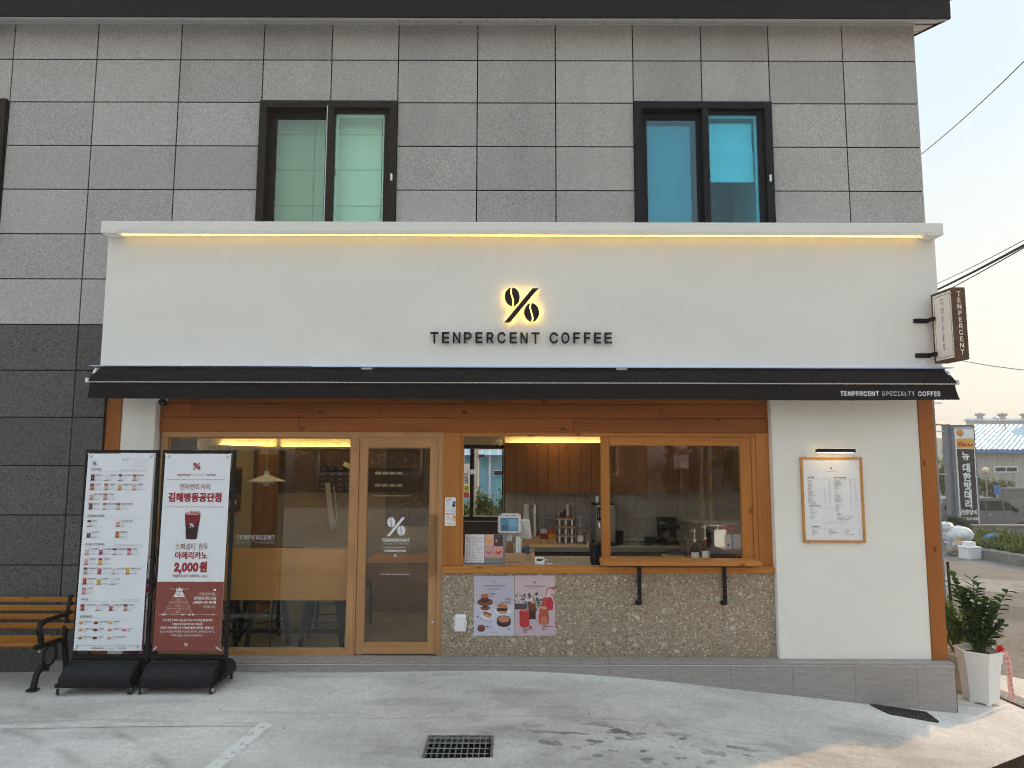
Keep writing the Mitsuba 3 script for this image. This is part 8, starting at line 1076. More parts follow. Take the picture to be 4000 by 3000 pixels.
    for t, bo, x in (('TENPERCENT', 0.05, 572), ('SPECIALTY', 0, 648), ('COFFEE', 0.05, 716)): S.text(t, U(x), Y(1288), 0.0115, GR if bo else LG_, bold=bo, track=0.16, sx=0.93)
def price_art(S, W, H):
    Y = lambda y: H * (1 - (y - 240) / 1060); P_ = (0.24, 0.055, 0.05)
    def tx(t, u0, u1, y0, y1, c, bold=0, track=0.0): h = (y1 - y0) / 1060 * H / (1.0 if ord(t[0]) < 128 else 1.16); S.text(t, u0 * W, Y(y1) + (0.13 * h if ord(t[0]) > 128 else 0), h, c, bold=bold, track=track, sx=(u1 - u0) * W / width(t, h, track))
    S.rect(-0.0001, 0.0, W, Y(935), (0.245, 0.060, 0.045)); S.logo(0.49 * W, Y(329), 0.066, ROSE)
    for t, bo, a, b in (('TENPERCENT', 0.05, 0.195, 0.42), ('SPECIALTY', 0, 0.44, 0.625), ('COFFEE', 0.05, 0.65, 0.79)): tx(t, a, b, 351, 361, P_ if bo else (0.40, 0.22, 0.24), bo, 0.14)
    S.rect(0.055 * W, Y(382.3), 0.935 * W, Y(380.7), P_); S.rect(0.045 * W, Y(532), 0.93 * W, Y(530.3), P_)
    tx('텐퍼센트커피', 0.25, 0.72, 407, 438, P_); tx('김해병동공단점', 0.085, 0.905, 459, 503, ROSE, 0.055)
    a, b, w, h = 0.475 * W, Y(703), 0.118 * W, (703 - 566) / 1060 * H; S.poly([(a - w, b + h), (a + w, b + h), (a + w * 0.68, b), (a - w * 0.68, b)], (0.035, 0.008, 0.012), 2); S.poly([(a - w, b + h), (a + w, b + h), (a + w * 0.90, b + h * 0.62), (a - w * 0.90, b + h * 0.62)], (0.19, 0.010, 0.016), 3); S.poly([(a - w * 0.90, b + h * 0.62), (a + w * 0.90, b + h * 0.62), (a + w * 0.84, b + h * 0.47), (a - w * 0.84, b + h * 0.47)], (0.10, 0.009, 0.014), 3)
    S.oval(a, b, w * 0.68, 0.006, (0.02, 0.008, 0.01), 2); S.oval(a, b + h, w * 1.02, 0.012, (0.62, 0.55, 0.56), 4, 24); S.oval(a, b + h + 0.002, w * 0.95, 0.009, (0.42, 0.12, 0.10), 5, 24); rl = random.Random(2)
    for i in range(9): x, y = a + (rl.random() - 0.5) * w * 1.6, b + h + 0.002 + rl.random() * 0.014; S.poly([(x - 0.012, y - 0.004), (x + 0.004, y - 0.007), (x + 0.013, y + 0.004), (x - 0.005, y + 0.008)], rl.choice([(0.6, 0.42, 0.42), (0.45, 0.16, 0.13), (0.66, 0.52, 0.53)]), 6)
    S.logo(a - 0.003, b + h * 0.44, 0.037, (0.72, 0.7, 0.72), 7); S.poly([(a - w * 0.74, b - 0.003), (a - w * 0.4, b - 0.006), (a - w * 0.3, b + 0.003), (a - w * 0.68, b + 0.012), (a - w * 0.95, b + 0.008)], (0.60, 0.65, 0.76), 1)
    tx('스페셜티', 0.235, 0.55, 731, 764, P_); tx('원두', 0.585, 0.735, 731, 764, P_); tx('아메리카노', 0.24, 0.735, 777, 813, ROSE, 0.035); tx('2,000', 0.24, 0.605, 836, 877, ROSE, 0.09); tx('원', 0.625, 0.74, 834, 882, ROSE, 0.085); tx('*레귤러사이즈 아메리카노 16oz', 0.215, 0.755, 898, 910, P_, 0.02)
    WT, BG = (0.72, 0.69, 0.68), (0.31, 0.095, 0.065); U = lambda x: W * (x - (846 - (Y(935) and 0))) / 352
    cx = 0.345 * W; S.poly([(cx - 0.052, Y(1016)), (cx + 0.052, Y(1016)), (cx + 0.028, Y(988)), (cx - 0.028, Y(988))], WT, 2)
    top = [Y(1017.5), Y(1047), Y(1076)]; hw = lambda y: 0.052 + (Y(1016) - y) * (0.125 - 0.052) / (Y(1016) - Y(1106))
    for y0, y1 in ((1017.5, 1046), (1048, 1075), (1077, 1106)): S.poly([(cx - hw(Y(y1)), Y(y1)), (cx + hw(Y(y1)), Y(y1)), (cx + hw(Y(y0)), Y(y0)), (cx - hw(Y(y0)), Y(y0))], BG, 2)
    for y in (1046.5, 1076): S.rect(cx - hw(Y(y)), Y(y + 0.7), cx + hw(Y(y)), Y(y - 0.7), WT, 3)
    for s_ in (-1, 1): S.poly([(cx + s_ * 0.052, Y(1016)), (cx + s_ * 0.0535, Y(1016)), (cx + s_ * 0.1265, Y(1107)), (cx + s_ * 0.1245, Y(1107))][::s_], WT, 3)
    S.logo(cx, Y(997), 0.014, (0.2, 0.06, 0.05), 3)
    for y, t, c in ((1003, 'SPECIALTY', (0.3, 0.15, 0.14)), (1011, 'COFFEE', (0.3, 0.15, 0.14)), (1029, 'PREMIUM', WT), (1037, 'COFFEE', WT), (1060, 'COMMODITY', WT), (1068, 'COFFEE', WT), (1091, 'LOW GRADE', WT), (1099, 'COFFEE', WT)): S.text(t, cx, Y(y), 0.0062, c, 'c', layer=3)
    S.poly([(cx - 0.026, Y(984)), (cx + 0.026, Y(984)), (cx + 0.032, Y(968)), (cx + 0.013, Y(975)), (cx, Y(961)), (cx - 0.013, Y(975)), (cx - 0.032, Y(968))], WT, 2); S.rect(cx - 0.026, Y(987), cx + 0.026, Y(985.2), WT, 2)
    for dx, y in ((-0.072, 971), (-0.049, 975), (0.049, 975), (0.072, 971)): S.oval(cx + dx, Y(y), 0.0055, 0.0055, WT, 2, 5)
    S.rect(0.055 * W, Y(1109.5), 0.93 * W, Y(1108), WT, 2)
    for x in (0.075, 0.12, 0.155, 0.415, 0.52, 0.575): S.oval(x * W, Y(1108.5), 0.010 if x > 0.1 else 0.005, 0.008 if x > 0.1 else 0.005, WT, 4, 12)
    S.oval(0.87 * W, Y(1108.7), 0.006, 0.006, WT, 4, 10); S.oval(0.875 * W, Y(977), 0.011, 0.010, WT, 4, 12)
    for i, (t, bo) in enumerate((('텐퍼센트커피는', 0), ('최고등급 상위 10%', 0.05), ('스페셜티 커피 원두를', 0.04), ('사용합니다.', 0))): S.text(t, 0.905 * W, Y(1006 + 22.3 * i), 0.0205, WT, 'r', bold=bo, sx=0.82)
    for i, (t, bo, ww) in enumerate((('각 나라별 산지에서 엄선된 상위 10% 생두를 블렌딩하여', 0.03, 0.74), ('Medium Roast & Dark Roast로', 0.04, 0.45), ('최적의 숙성시간을 거친 스페셜티 블렌딩 원두를 사용합니다.', 0.04, 0.80), ('맛있는 커피를 위해 추출 시 균일한 원두와 정확한 물의 양으로', 0.0, 0.82), ('커피의 정밀한 맛을 구현하였습니다.', 0.0, 0.48))): S.text(t, 0.495 * W, Y(1143 + 20.2 * i), 0.0165, WT, 'c', bold=bo, sx=ww * W / width(t, 0.0165))
    S.logo(0.487 * W, Y(1276), 0.03, WT)
banner_stand(-3.727, -3.084, 'white drinks menu banner in a black wheeled stand by the bench', menu_art, 0); banner_stand(-3.053, -2.415, 'white and brick red banner advertising an iced coffee for 2,000 won', price_art, 0)

# congratulation flower stand half hidden behind the banners
def leaf(a, b, w, droop=0.0, n=5, fold=0.15):
    a, b = np.asarray(a, float), np.asarray(b, float); d = b - a; L = np.linalg.norm(d); d = d / (L + 1e-9); s_ = np.cross(d, [0, 0, 1.0]); s_ = s_ / (np.linalg.norm(s_) + 1e-9); u = np.cross(s_, d); t = np.linspace(0, 1, n); ww = w * np.sin(np.pi * np.clip(t * 0.94 + 0.05, 0, 1)) ** 0.8
    c = a + t[:, None] * (b - a) - droop * L * (t ** 2)[:, None] * np.array([0, 0, 1.0]); v = np.concatenate([c - s_ * ww[:, None] + u * fold * ww[:, None], c, c + s_ * ww[:, None] + u * fold * ww[:, None]]); f = []
    for i in range(n - 1):
        for o in (0, n): f += [[o + i, o + i + 1, o + n + i + 1], [o + i, o + n + i + 1, o + n + i]]
    return tm(v, f)
def leafmat(name, c, t=0.25, rough=0.4): scene[name] = {'type': 'principledthin', 'base_color': rgb(*c), 'roughness': rough, 'diff_trans': t * 2, 'spec_trans': 0.0}
leafmat('leaf_dark', (0.03, 0.07, 0.02), 0.22, 0.3); leafmat('leaf_mid', (0.06, 0.12, 0.03), 0.3); leafmat('leaf_light', (0.14, 0.20, 0.055), 0.4); leafmat('leaf_shrub', (0.10, 0.19, 0.035), 0.4); leafmat('leaf_yellow', (0.25, 0.26, 0.08), 0.42)
for i, h in enumerate((0.085, 0.12)): leafmat(f'zz_{i}', (h * 0.5, h, h * 0.28), 0.2, 0.25)
fs = thing('flower_stand', 'congratulation palm stand with purple ribbons half hidden between the banners', 'flower stand'); fx, fy = -3.30, 6.28; rl = random.Random(9)
part(fs, 'stem', tube([(fx, fy, -0.1), (fx, fy, 0.9)], 0.012, 7), 'cabinet_z'); part(fs, 'basket', lathe([(0.11, -0.10), (0.14, 0.14), (0.13, 0.14)], fx, fy, 0, 18), 'dark_brown')
for i in range(7):
    a = i * 0.9 + 0.3; tip = np.array([fx + 0.34 * math.cos(a), fy + 0.10 * math.sin(a), 1.05 - 0.25 * (i % 3)]); base_ = np.array([fx, fy, 0.55 + 0.06 * i]); ms = [tube([base_, (base_ + tip) / 2 + [0, 0, 0.06], tip], 0.004, 5)]
    for j in range(10): c = base_ + (tip - base_) * (0.25 + 0.075 * j) + np.array([0, 0, 0.06 * math.sin(math.pi * (0.25 + 0.075 * j))]); d = np.array([math.sin(a) * 0.02, 0.0, 0.0]); ms += [leaf(c, c + np.array([0.05 * math.cos(a), -0.03, -0.13]), 0.008, 0.1, 4), leaf(c, c + np.array([0.07 * math.cos(a), 0.03, 0.07]), 0.008, 0.2, 4)]
    part(fs, 'frond', cat(ms), 'leaf_dark')
for i, (dx, w, z0, z1, c) in enumerate(((-0.02, 0.05, 0.05, 0.6, (0.30, 0.06, 0.28)), (0.05, 0.045, 0.02, 0.55, (0.40, 0.12, 0.34)), (0.10, 0.05, 0.0, 0.5, (0.16, 0.07, 0.30)), (-0.10, 0.06, 0.0, 0.4, (0.42, 0.15, 0.36)))): part(fs, 'ribbon', box(fx + dx, fx + dx + w, fy - 0.16 + 0.01 * i, fy - 0.158 + 0.01 * i, z0 - 0.08, z1), colour(c))
for i in range(9): part(fs, 'flower', mv(trimesh.creation.icosphere(1, 0.035), x=fx + 0.13 * math.cos(i * 2.3), y=fy - 0.05 * (i % 3), z=0.42 + 0.05 * i), colour((0.45, 0.02, 0.05) if i % 2 else (0.30, 0.08, 0.35)))

# bench against the stone wall
bn = thing('park_bench', 'orange slatted wooden bench with black iron arms against the stone wall', 'bench')
for z0, z1, y in ((0.520, 0.564, 6.36), (0.446, 0.494, 6.345), (0.374, 0.421, 6.33), (0.298, 0.347, 6.31)): part(bn, 'slat', mv(box(-6.2, -3.90, -0.011, 0.011, z0, z1, 0.004), y=y), 'bench_x')
for i in range(4): part(bn, 'slat', box(-6.2, -4.02 + 0.02 * (i > 0), 5.945 + 0.085 * i, 6.02 + 0.085 * i, 0.232 - 0.004 * i, 0.262 - 0.004 * i, 0.010 if i == 0 else 0.004), 'bench_x')
for x in (-4.03, -6.1):
    a = part(bn, 'side', cat([side(LineString([(6.10, 0.02), (6.02, 0.05), (5.965, 0.0), (5.935, -0.098)]).buffer(0.018, cap_style=2), x, x + 0.035), box(x - 0.02, x + 0.055, 5.90, 5.965, -0.112, -0.098)]), 'black_paint')
    part(bn, 'side_rail', side(LineString([(5.93, 0.235), (6.3, 0.212), (6.36, 0.56)]).buffer(0.02, cap_style=1), x + 0.003, x + 0.032), 'black_paint'); part(bn, 'arm', side(LineString([(6.0, 0.25), (5.985, 0.31), (5.955, 0.37), (5.975, 0.415), (6.05, 0.43), (6.33, 0.425)]).buffer(0.016, cap_style=1, join_style=1), x + 0.001, x + 0.034), 'black_paint')
    th = np.linspace(0, 2 * np.pi, 17); part(bn, 'scroll', tube([(x + 0.017, 6.12 + 0.085 * math.cos(t), 0.12 + 0.085 * math.sin(t)) for t in th], 0.012, 6, False), 'black_paint'); part(bn, 'rear_leg', side(LineString([(6.30, 0.20), (6.34, 0.05), (6.37, -0.13)]).buffer(0.018, cap_style=2), x, x + 0.035), 'black_paint'); part(bn, 'bolt', mv(lathe([(0.012, 0), (0.010, 0.008), (0, 0.009)], n=10), x=x + 0.017, y=5.985, z=0.19, rx=math.pi / 2), 'steel')

# pots by the corner
zp = lambda x, y: float(lie(x, y)) + 0.008
pt = thing('zz_plant', 'glossy dark green plant with oval leaves in a tall white angular pot', 'plant'); cx, cy = 4.525, 6.82; z0 = zp(cx, cy)
def hexa(prof, x, y, z, n=6, turn=0.0):
    p = np.asarray(prof, float); g = np.arange(n) * 2 * np.pi / n + turn; v = np.stack([p[:, :1] * np.cos(g) + x, p[:, :1] * np.sin(g) + y, np.repeat(p[:, 1:] + z, n, 1)], -1).reshape(-1, 3); f = []
    for i in range(len(p) - 1):
        for j in range(n): k = (j + 1) % n; f += [[i * n + j, i * n + k, i * n + n + k], [i * n + j, i * n + n + k, i * n + n + j]]
    return tm(v, f)
mat('pot_white', (0.78, 0.77, 0.76), 0.4); part(pt, 'pot', hexa([(0.0, 0.012), (0.146, 0.012), (0.178, 0.37), (0.190, 0.375), (0.198, 0.462), (0.206, 0.466), (0.206, 0.482), (0.19, 0.482), (0.182, 0.44), (0.0, 0.43)], cx, cy, z0, 6, -1.72), 'pot_white'); part(pt, 'soil', hexa([(0.18, 0.435), (0, 0.445)], cx, cy, z0, 6, -1.72), 'dirt')
for a in range(6): part(pt, 'foot', mv(box(-0.02, 0.02, -0.014, 0.014, -0.004, 0.013), x=cx + 0.13 * math.cos(a * 1.047 - 1.72), y=cy + 0.13 * math.sin(a * 1.047 - 1.72), z=z0), 'pot_white')
tips = [(-0.20, -0.02, 0.60), (-0.13, 0.05, 0.64), (0.02, 0.04, 0.62), (-0.33, -0.04, 0.42), (0.13, 0.02, 0.44), (0.30, 0.06, 0.50), (-0.02, -0.1, 0.46), (0.16, -0.06, 0.22), (0.05, 0.1, 0.52), (-0.12, -0.12, 0.34), (0.10, 0.06, 0.56), (-0.06, 0.06, 0.50), (0.22, 0.1, 0.10), (-0.24, 0.1, 0.30), (0.08, -0.1, 0.40)]
rl = random.Random(4)
for k, (dx, dy, h) in enumerate(tips):
    b = np.array([cx + dx * 0.18 + rl.uniform(-0.03, 0.03), cy + dy * 0.18 + rl.uniform(-0.04, 0.04), z0 + 0.44]); t_ = np.linspace(0, 1, 14); tip = np.array([dx, dy, 0]); P = b + t_[:, None] ** 1.8 * tip + t_[:, None] * np.array([0, 0, h + 0.06])
    s_ = part(pt, 'stem', tube(P, np.linspace(0.008, 0.003, 14), 6), 'leaf_mid', smooth=True); ms = []; sd = np.array([dx, dy, 0.05]); sd = np.cross(sd / np.linalg.norm(sd), [0, 0, 1]); sd /= np.linalg.norm(sd)
    for i in range(3, 14):
        for q_ in (-1, 1): d = P[min(i + 1, 13)] - P[i - 1]; d /= np.linalg.norm(d); L = 0.115 * (1 - 0.25 * abs(i - 9) / 5) * rl.uniform(0.85, 1.15); dr_ = sd * q_ + d * 0.5 + np.array([rl.uniform(-.25, .25), rl.uniform(-.4, .2), rl.uniform(-.2, .25)]); dr_ /= np.linalg.norm(dr_); part(s_, 'leaf', leaf(P[i] + 0.01 * d * q_, P[i] + L * dr_, 0.33 * L, 0.12, 6, 0.25), f'zz_{rl.randrange(2)}', smooth=True)
rbk = thing('ribbon', 'long pink congratulation ribbon with a red bow on the white pot', 'ribbon'); tz = np.linspace(0, 1, 12); v = np.concatenate([np.stack([cx + 0.205 + 0.05 * tz + o, cy - 0.05 - 0.02 * np.sin(tz * 6), z0 + 0.47 - 0.44 * tz], 1) for o in (0, 0.05)])
part(rbk, 'band', tm(v, [[i, i + 12, i + 13] for i in range(11)] + [[i, i + 13, i + 1] for i in range(11)]), colour((0.78, 0.40, 0.36)), smooth=True); S = Sheet((cx + 0.235, cy - 0.074, z0), u=(0.99, 0, 0), v=(-0.11, 0, 0.99))
for i, c in enumerate('축개업번창하세요'): S.text(c, 0.035, 0.40 - 0.048 * i, 0.026, (0.30, 0.05, 0.05), 'c')
S.done(rbk, 'lettering')
for i in range(6): a = i * 1.05; part(rbk, 'bow', leaf((cx + 0.14, cy - 0.10, z0 + 0.51), (cx + 0.14 + 0.045 * math.cos(a), cy - 0.10 - 0.02, z0 + 0.51 + 0.04 * math.sin(a)), 0.022, 0.0, 6, 0.7), colour((0.62, 0.02, 0.03)))
p2 = thing('potted_shrub', 'feathery green shrub in a round beige pot behind the white pot', 'plant'); sx_, sy_ = 4.515, 7.15; sz_ = zp(sx_, sy_); mat('pot_beige', (0.55, 0.48, 0.40), 0.6)
part(p2, 'pot', lathe([(0, 0.01), (0.10, 0.01), (0.115, 0.02), (0.15, 0.33), (0.165, 0.335), (0.165, 0.37), (0.15, 0.37), (0.14, 0.32), (0, 0.32)], sx_, sy_, sz_, 24), 'pot_beige', smooth=40); part(p2, 'saucer', lathe([(0, 0), (0.13, 0), (0.145, 0.02), (0.13, 0.02)], sx_, sy_, sz_, 20), 'pot_beige'); ms, st_ = [], []
for i in range(26):
    a, e = rl.random() * 6.28, rl.uniform(0.25, 1.0); tip = np.array([0.20 * e * math.cos(a), 0.20 * e * math.sin(a), 0.26 + 0.28 * rl.random()]); b = np.array([sx_, sy_, sz_ + 0.33]); st_.append(tube([b, b + tip * 0.5 + [0, 0, 0.04], b + tip], [0.006, 0.004, 0.002], 5))
    for j in range(70): c = b + tip * rl.uniform(0.4, 1.05) + np.array([rl.gauss(0, 0.022), rl.gauss(0, 0.022), rl.gauss(0, 0.02)]); d = np.array([rl.gauss(0, 1), rl.gauss(0, 1), 0.8 + rl.gauss(0, 0.6)]); ms.append(leaf(c, c + 0.045 * d / np.linalg.norm(d), 0.006, 0, 3))
part(p2, 'branches', cat(st_), 'cabinet_z', kind='stuff'); part(p2, 'foliage', cat(ms), 'leaf_shrub', kind='stuff')

# the dark car that the picture is taken from: its roof edge shows in the lower right corner, its side in the shop window
car = thing('car', 'black car whose roof edge cuts the lower right corner of the view', 'car'); CX, CY, CA = 0.972, 0.56, math.atan2(0.217, 0.40); gz = -0.14
def loc(m): return mv(m, x=CX, y=CY, z=gz, rz=CA)
def loft(secs):
    n = 16; v = []
    for x, z0, z1, w, r in secs:
        for q_ in np.arange(n) * 2 * np.pi / n + np.pi / n: c, s_ = math.cos(q_), math.sin(q_); e = 0.45; v.append((x, w * math.copysign(abs(c) ** e, c), (z0 + z1) / 2 + (z1 - z0) / 2 * math.copysign(abs(s_) ** e, s_)))
    m = len(secs); f = [q_ for i in range(m - 1) for j in range(n) for q_ in ([i * n + j, (i + 1) * n + j, (i + 1) * n + (j + 1) % n], [i * n + j, (i + 1) * n + (j + 1) % n, i * n + (j + 1) % n])]; f += [[0, j, j + 1] for j in range(1, n - 1)] + [[(m - 1) * n, (m - 1) * n + j + 1, (m - 1) * n + j] for j in range(1, n - 1)]
    return tm(v, f)
mat('car_paint', (0.004, 0.004, 0.0045), 0.7, specular=0.06); mat('car_glass', (0.02, 0.024, 0.026), 0.06)
part(car, 'body', loc(loft([(-2.1, 0.35, 0.85, 0.75, 0), (-1.95, 0.22, 0.95, 0.9, 0), (-1.0, 0.2, 0.98, 0.93, 0), (1.0, 0.2, 0.98, 0.93, 0), (1.7, 0.22, 0.92, 0.92, 0), (2.35, 0.3, 0.80, 0.85, 0), (2.5, 0.4, 0.7, 0.7, 0)])), 'car_paint', smooth=50)
roof = loft([(-1.65, 1.30, 1.44, 0.50, 0), (-1.5, 1.38, 1.50, 0.60, 0), (-0.6, 1.42, 1.53, 0.635, 0), (0.5, 1.42, 1.53, 0.635, 0), (0.95, 1.37, 1.49, 0.60, 0), (1.15, 1.33, 1.43, 0.52, 0)]); part(car, 'roof', loc(roof), 'car_paint', smooth=50)
cab_ = []
def quad(a, b, c, d): return tm([a, b, c, d], [[0, 1, 2], [0, 2, 3]])
for s_ in (-1, 1):
    part(car, 'window', loc(quad((-1.75, s_ * 0.86, 0.96), (0.0, s_ * 0.88, 0.97), (-0.05, s_ * 0.64, 1.44), (-1.45, s_ * 0.60, 1.42))), 'car_glass'); part(car, 'window', loc(quad((0.08, s_ * 0.88, 0.97), (1.45, s_ * 0.86, 0.96), (0.85, s_ * 0.61, 1.41), (0.05, s_ * 0.64, 1.44))), 'car_glass')
    part(car, 'pillar', loc(tube([(0.04, s_ * 0.885, 0.95), (0.0, s_ * 0.63, 1.46)], 0.04, 6)), 'car_paint'); part(car, 'pillar', loc(tube([(1.6, s_ * 0.84, 0.94), (0.95, s_ * 0.58, 1.42)], 0.04, 6)), 'car_paint'); part(car, 'pillar', loc(tube([(-1.85, s_ * 0.84, 0.94), (-1.5, s_ * 0.56, 1.43)], 0.05, 6)), 'car_paint'); part(car, 'door_handle', loc(box(-0.35, -0.17, s_ * 0.93 - 0.012, s_ * 0.93 + 0.012, 0.82, 0.845, 0.004)), 'chrome'); part(car, 'mirror', loc(box(1.1, 1.22, s_ * 1.0 - 0.09, s_ * 1.0 + 0.07, 0.98, 1.1, 0.03)), 'car_paint')
    for x in (-1.25, 1.5): wh = part(car, 'wheel', loc(mv(lathe([(0.2, -0.1), (0.31, -0.1), (0.33, -0.07), (0.33, 0.07), (0.31, 0.1), (0.2, 0.1)], n=26), x=x, y=s_ * 0.84, z=0.33, rx=math.pi / 2)), 'rubber', smooth=40); part(wh, 'rim', loc(mv(lathe([(0, 0.06), (0.05, 0.07), (0.2, 0.08), (0.21, 0.1)], n=20), x=x, y=s_ * 0.84, z=0.33, rx=math.pi / 2 * s_)), 'steel')
part(car, 'windscreen', loc(quad((1.62, -0.8, 0.94), (1.62, 0.8, 0.94), (1.0, 0.52, 1.42), (1.0, -0.52, 1.42))), 'car_glass'); part(car, 'rear_window', loc(quad((-1.88, 0.78, 0.95), (-1.88, -0.78, 0.95), (-1.6, -0.5, 1.42), (-1.6, 0.5, 1.42))), 'car_glass')

# ---------------------------------------------------------------- beyond the corner, on the right
def gz_(x, y): return float(lie(x, y)) - 0.012
py_ = thing('pylon_sign', 'tall grey roadside sign with a yellow shell and white Korean letters on black', 'sign'); mat('sign_grey', (0.15, 0.17, 0.20), 0.5)
X0, X1, YS, ZT, ZB = 19.36, 20.40, 30.0, 3.18, -1.15
part(py_, 'case', box(X0, X1, YS, YS + 0.5, ZB, ZT, 0.01), 'sign_grey'); part(py_, 'side_fin', box(19.22, X0 - 0.002, YS + 0.1, YS + 0.45, ZB - 0.4, ZT + 0.02), 'sign_grey'); part(py_, 'top_lip', box(X0 + 0.1, X1 - 0.12, YS - 0.03, YS - 0.002, ZT - 0.16, ZT - 0.12), 'white_metal')
fx0, fx1 = X0 + 0.13, X1 - 0.07; part(py_, 'face', box(fx0, fx1, YS - 0.012, YS - 0.001, ZB + 0.05, ZT - 0.18), 'paper'); S = Sheet((fx0, YS - 0.012, 0), step=0.004); Wf = fx1 - fx0; YE = (0.72, 0.42, 0.05); REDS = (0.5, 0.03, 0.03)
zz_ = lambda y: Z_TOP + (y - 1667.0) * (ZB - Z_TOP) / (2046.0 - 1667.0); Z_TOP = 3.05
S.rect(0.06, zz_(1749), Wf - 0.02, zz_(1709), YE); S.rect(0.05, zz_(2044), Wf - 0.04, zz_(1751), (0.028, 0.026, 0.027))
sh = Polygon([(-0.17, -0.20), (0.17, -0.20), (0.19, -0.10), (0.34, 0.02), (0.36, 0.14), (0.30, 0.28), (0.15, 0.40), (0, 0.43), (-0.15, 0.40), (-0.30, 0.28), (-0.36, 0.14), (-0.34, 0.02), (-0.19, -0.10)]); so_ = affinity.translate(affinity.scale(sh, 0.48, 0.48, origin=(0, 0)), 0.235, zz_(1692)); S.shape(so_, REDS); S.shape(so_.buffer(-0.02), (0.78, 0.5, 0.06), 2)
for i in range(-3, 4): S.shape(LineString([(0.235 + 0.012 * i, zz_(1692) - 0.06), (0.235 + 0.045 * i, zz_(1692) + 0.16 - 0.008 * i * i)]).buffer(0.005), REDS, 3)
S.text('Shell', 0.09, zz_(1727), 0.085, REDS, bold=0.03); S.text('RIMULA', 0.08, zz_(1739.5), 0.115, REDS, bold=0.10, slant=0.22, sx=1.0 * 0.70 / width('RIMULA', 0.115))
for i, c in enumerate('뉴 대한밧데리'):
    if c != ' ': S.text(c, Wf * 0.5, zz_((1791, 0, 1838, 1874, 1909, 1944, 1979)[i]), 0.285, (0.80, 0.80, 0.82), 'c', bold=0.05)
S.text('전문정비', Wf * 0.49, zz_(2006), 0.17, (0.80, 0.80, 0.82), 'c', bold=0.04, sx=0.72 / width('전문정비', 0.17)); S.text('010-3578-8780', Wf * 0.50, zz_(2028), 0.105, (0.78, 0.78, 0.8), 'c', bold=0.06, sx=0.74 / width('010-3578-8780', 0.105)); S.done(py_, 'lettering')

mat('block_grey', lambda p, n, uv: mi.Color3f(0.20, 0.195, 0.185) * (0.7 + 0.6 * fbm(p.x * 3, p.y * 3, p.z * 3)), 0.9)
wv = thing('low_wall', 'low grey concrete block wall in front of the parked van', 'wall'); part(wv, 'cap', box(18.6, 27, 29.3, 29.8, -1.17, -1.10, 0.01), 'block_grey')
for i in range(9):
    for j in range(2): part(wv, 'block', box(18.6 + 0.93 * i + 0.01, 18.6 + 0.93 * (i + 1) - 0.01, 29.35, 29.75, -1.95 + 0.39 * j + 0.008, -1.95 + 0.39 * (j + 1) - 0.006, 0.012), 'block_grey')
kb_ = thing('kerb', 'grey kerb stones round the weedy bank', 'kerb'); ka, kc = np.array((15.372, 23.096)), np.array((14.920, 20.113))
for i in range(7):
    c = ka + (kc - ka) * (i - 1.0 + 0.5) / 4; part(kb_, 'stone', mv(box(-0.5, 0.5, -0.15, 0.15, -0.3, 0.30, 0.03), x=c[0], y=c[1] + 0.3, z=gz_(*c), rz=math.atan2(*(kc - ka)[::-1])), 'block_grey')
# weeds on the bank: blades and leaves
def tuft_field(name, spots, n, h, w, mats, label, kind='stuff'):
    r = random.Random(len(name)); by = {m: [] for m in mats}
    for k in range(n):
        x, y, z, s_ = spots(r); a = r.random() * 6.28; t = r.uniform(0.2, 0.9) * h * s_; by[r.choice(mats)].append(leaf((x, y, z), (x + t * 0.6 * math.cos(a), y + t * 0.6 * math.sin(a), z + h * s_ * r.uniform(0.5, 1)), w, 0.25, 4))
    k = thing(name, label, 'weeds'); labels[k]['kind'] = kind
    for m, ms in by.items():
        if ms: part(k, 'blades', cat(ms), m, kind='stuff')
def bank(r):
    t, d = r.random() ** 0.8, r.random(); p = ka + (kc - ka) * t * 1.7; q_ = p + np.array([0.35, 0.9]) * (0.5 + d * 6); return q_[0], q_[1], gz_(*q_) + 0.25 + 0.1 * d, 0.7 + 0.6 * r.random() + 0.8 * t * (d > 0.4)
tuft_field('bank_weeds', bank, 2600, 0.46, 0.03, ['leaf_mid', 'leaf_light', 'leaf_yellow', 'leaf_mid'], 'sunlit green weeds and grasses on the bank behind the kerb'); part('bank_weeds', 'bank_soil', mv(box(-0.5, 7.5, 0.5, 9, -0.6, 0.24, 0.1), x=ka[0], y=ka[1], z=gz_(*ka), rz=math.atan2(*(kc - ka)[::-1])), 'dirt')
# rubbish and white foam boxes
mat('sack_white', lambda p, n, uv: mix((0.62, 0.66, 0.70), (0.80, 0.82, 0.84), fbm(p.x * 5, p.y * 5, p.z * 5)), 0.3); mat('sack_clear', lambda p, n, uv: mix(mix((0.45, 0.45, 0.45), (0.25, 0.22, 0.30), sstep(0.5, 0.6, noise(p.x * 9, p.y * 9, p.z * 9))), (0.6, 0.32, 0.08), sstep(0.68, 0.74, noise(p.x * 7 + 9, p.y * 7, p.z * 8))), 0.3)
def sack(x, y, z, rx, ry, rz_, m, label, seed):
    s_ = trimesh.creation.icosphere(3, 1.0); v = s_.vertices; swell = sum(0.16 / k * np.abs(np.sin(v @ RNG.normal(0, 2.4 * k, 3) + seed)) for k in (1, 1.6, 2.4, 3.4)); s_.vertices = v * (0.80 + swell)[:, None] * [rx, ry, rz_] + [x, y, z]
    obj('rubbish_sack', s_, m, label, 'sack', smooth=25)
bx_, by_ = (15.038, 23.306); zb_ = gz_(bx_, by_)
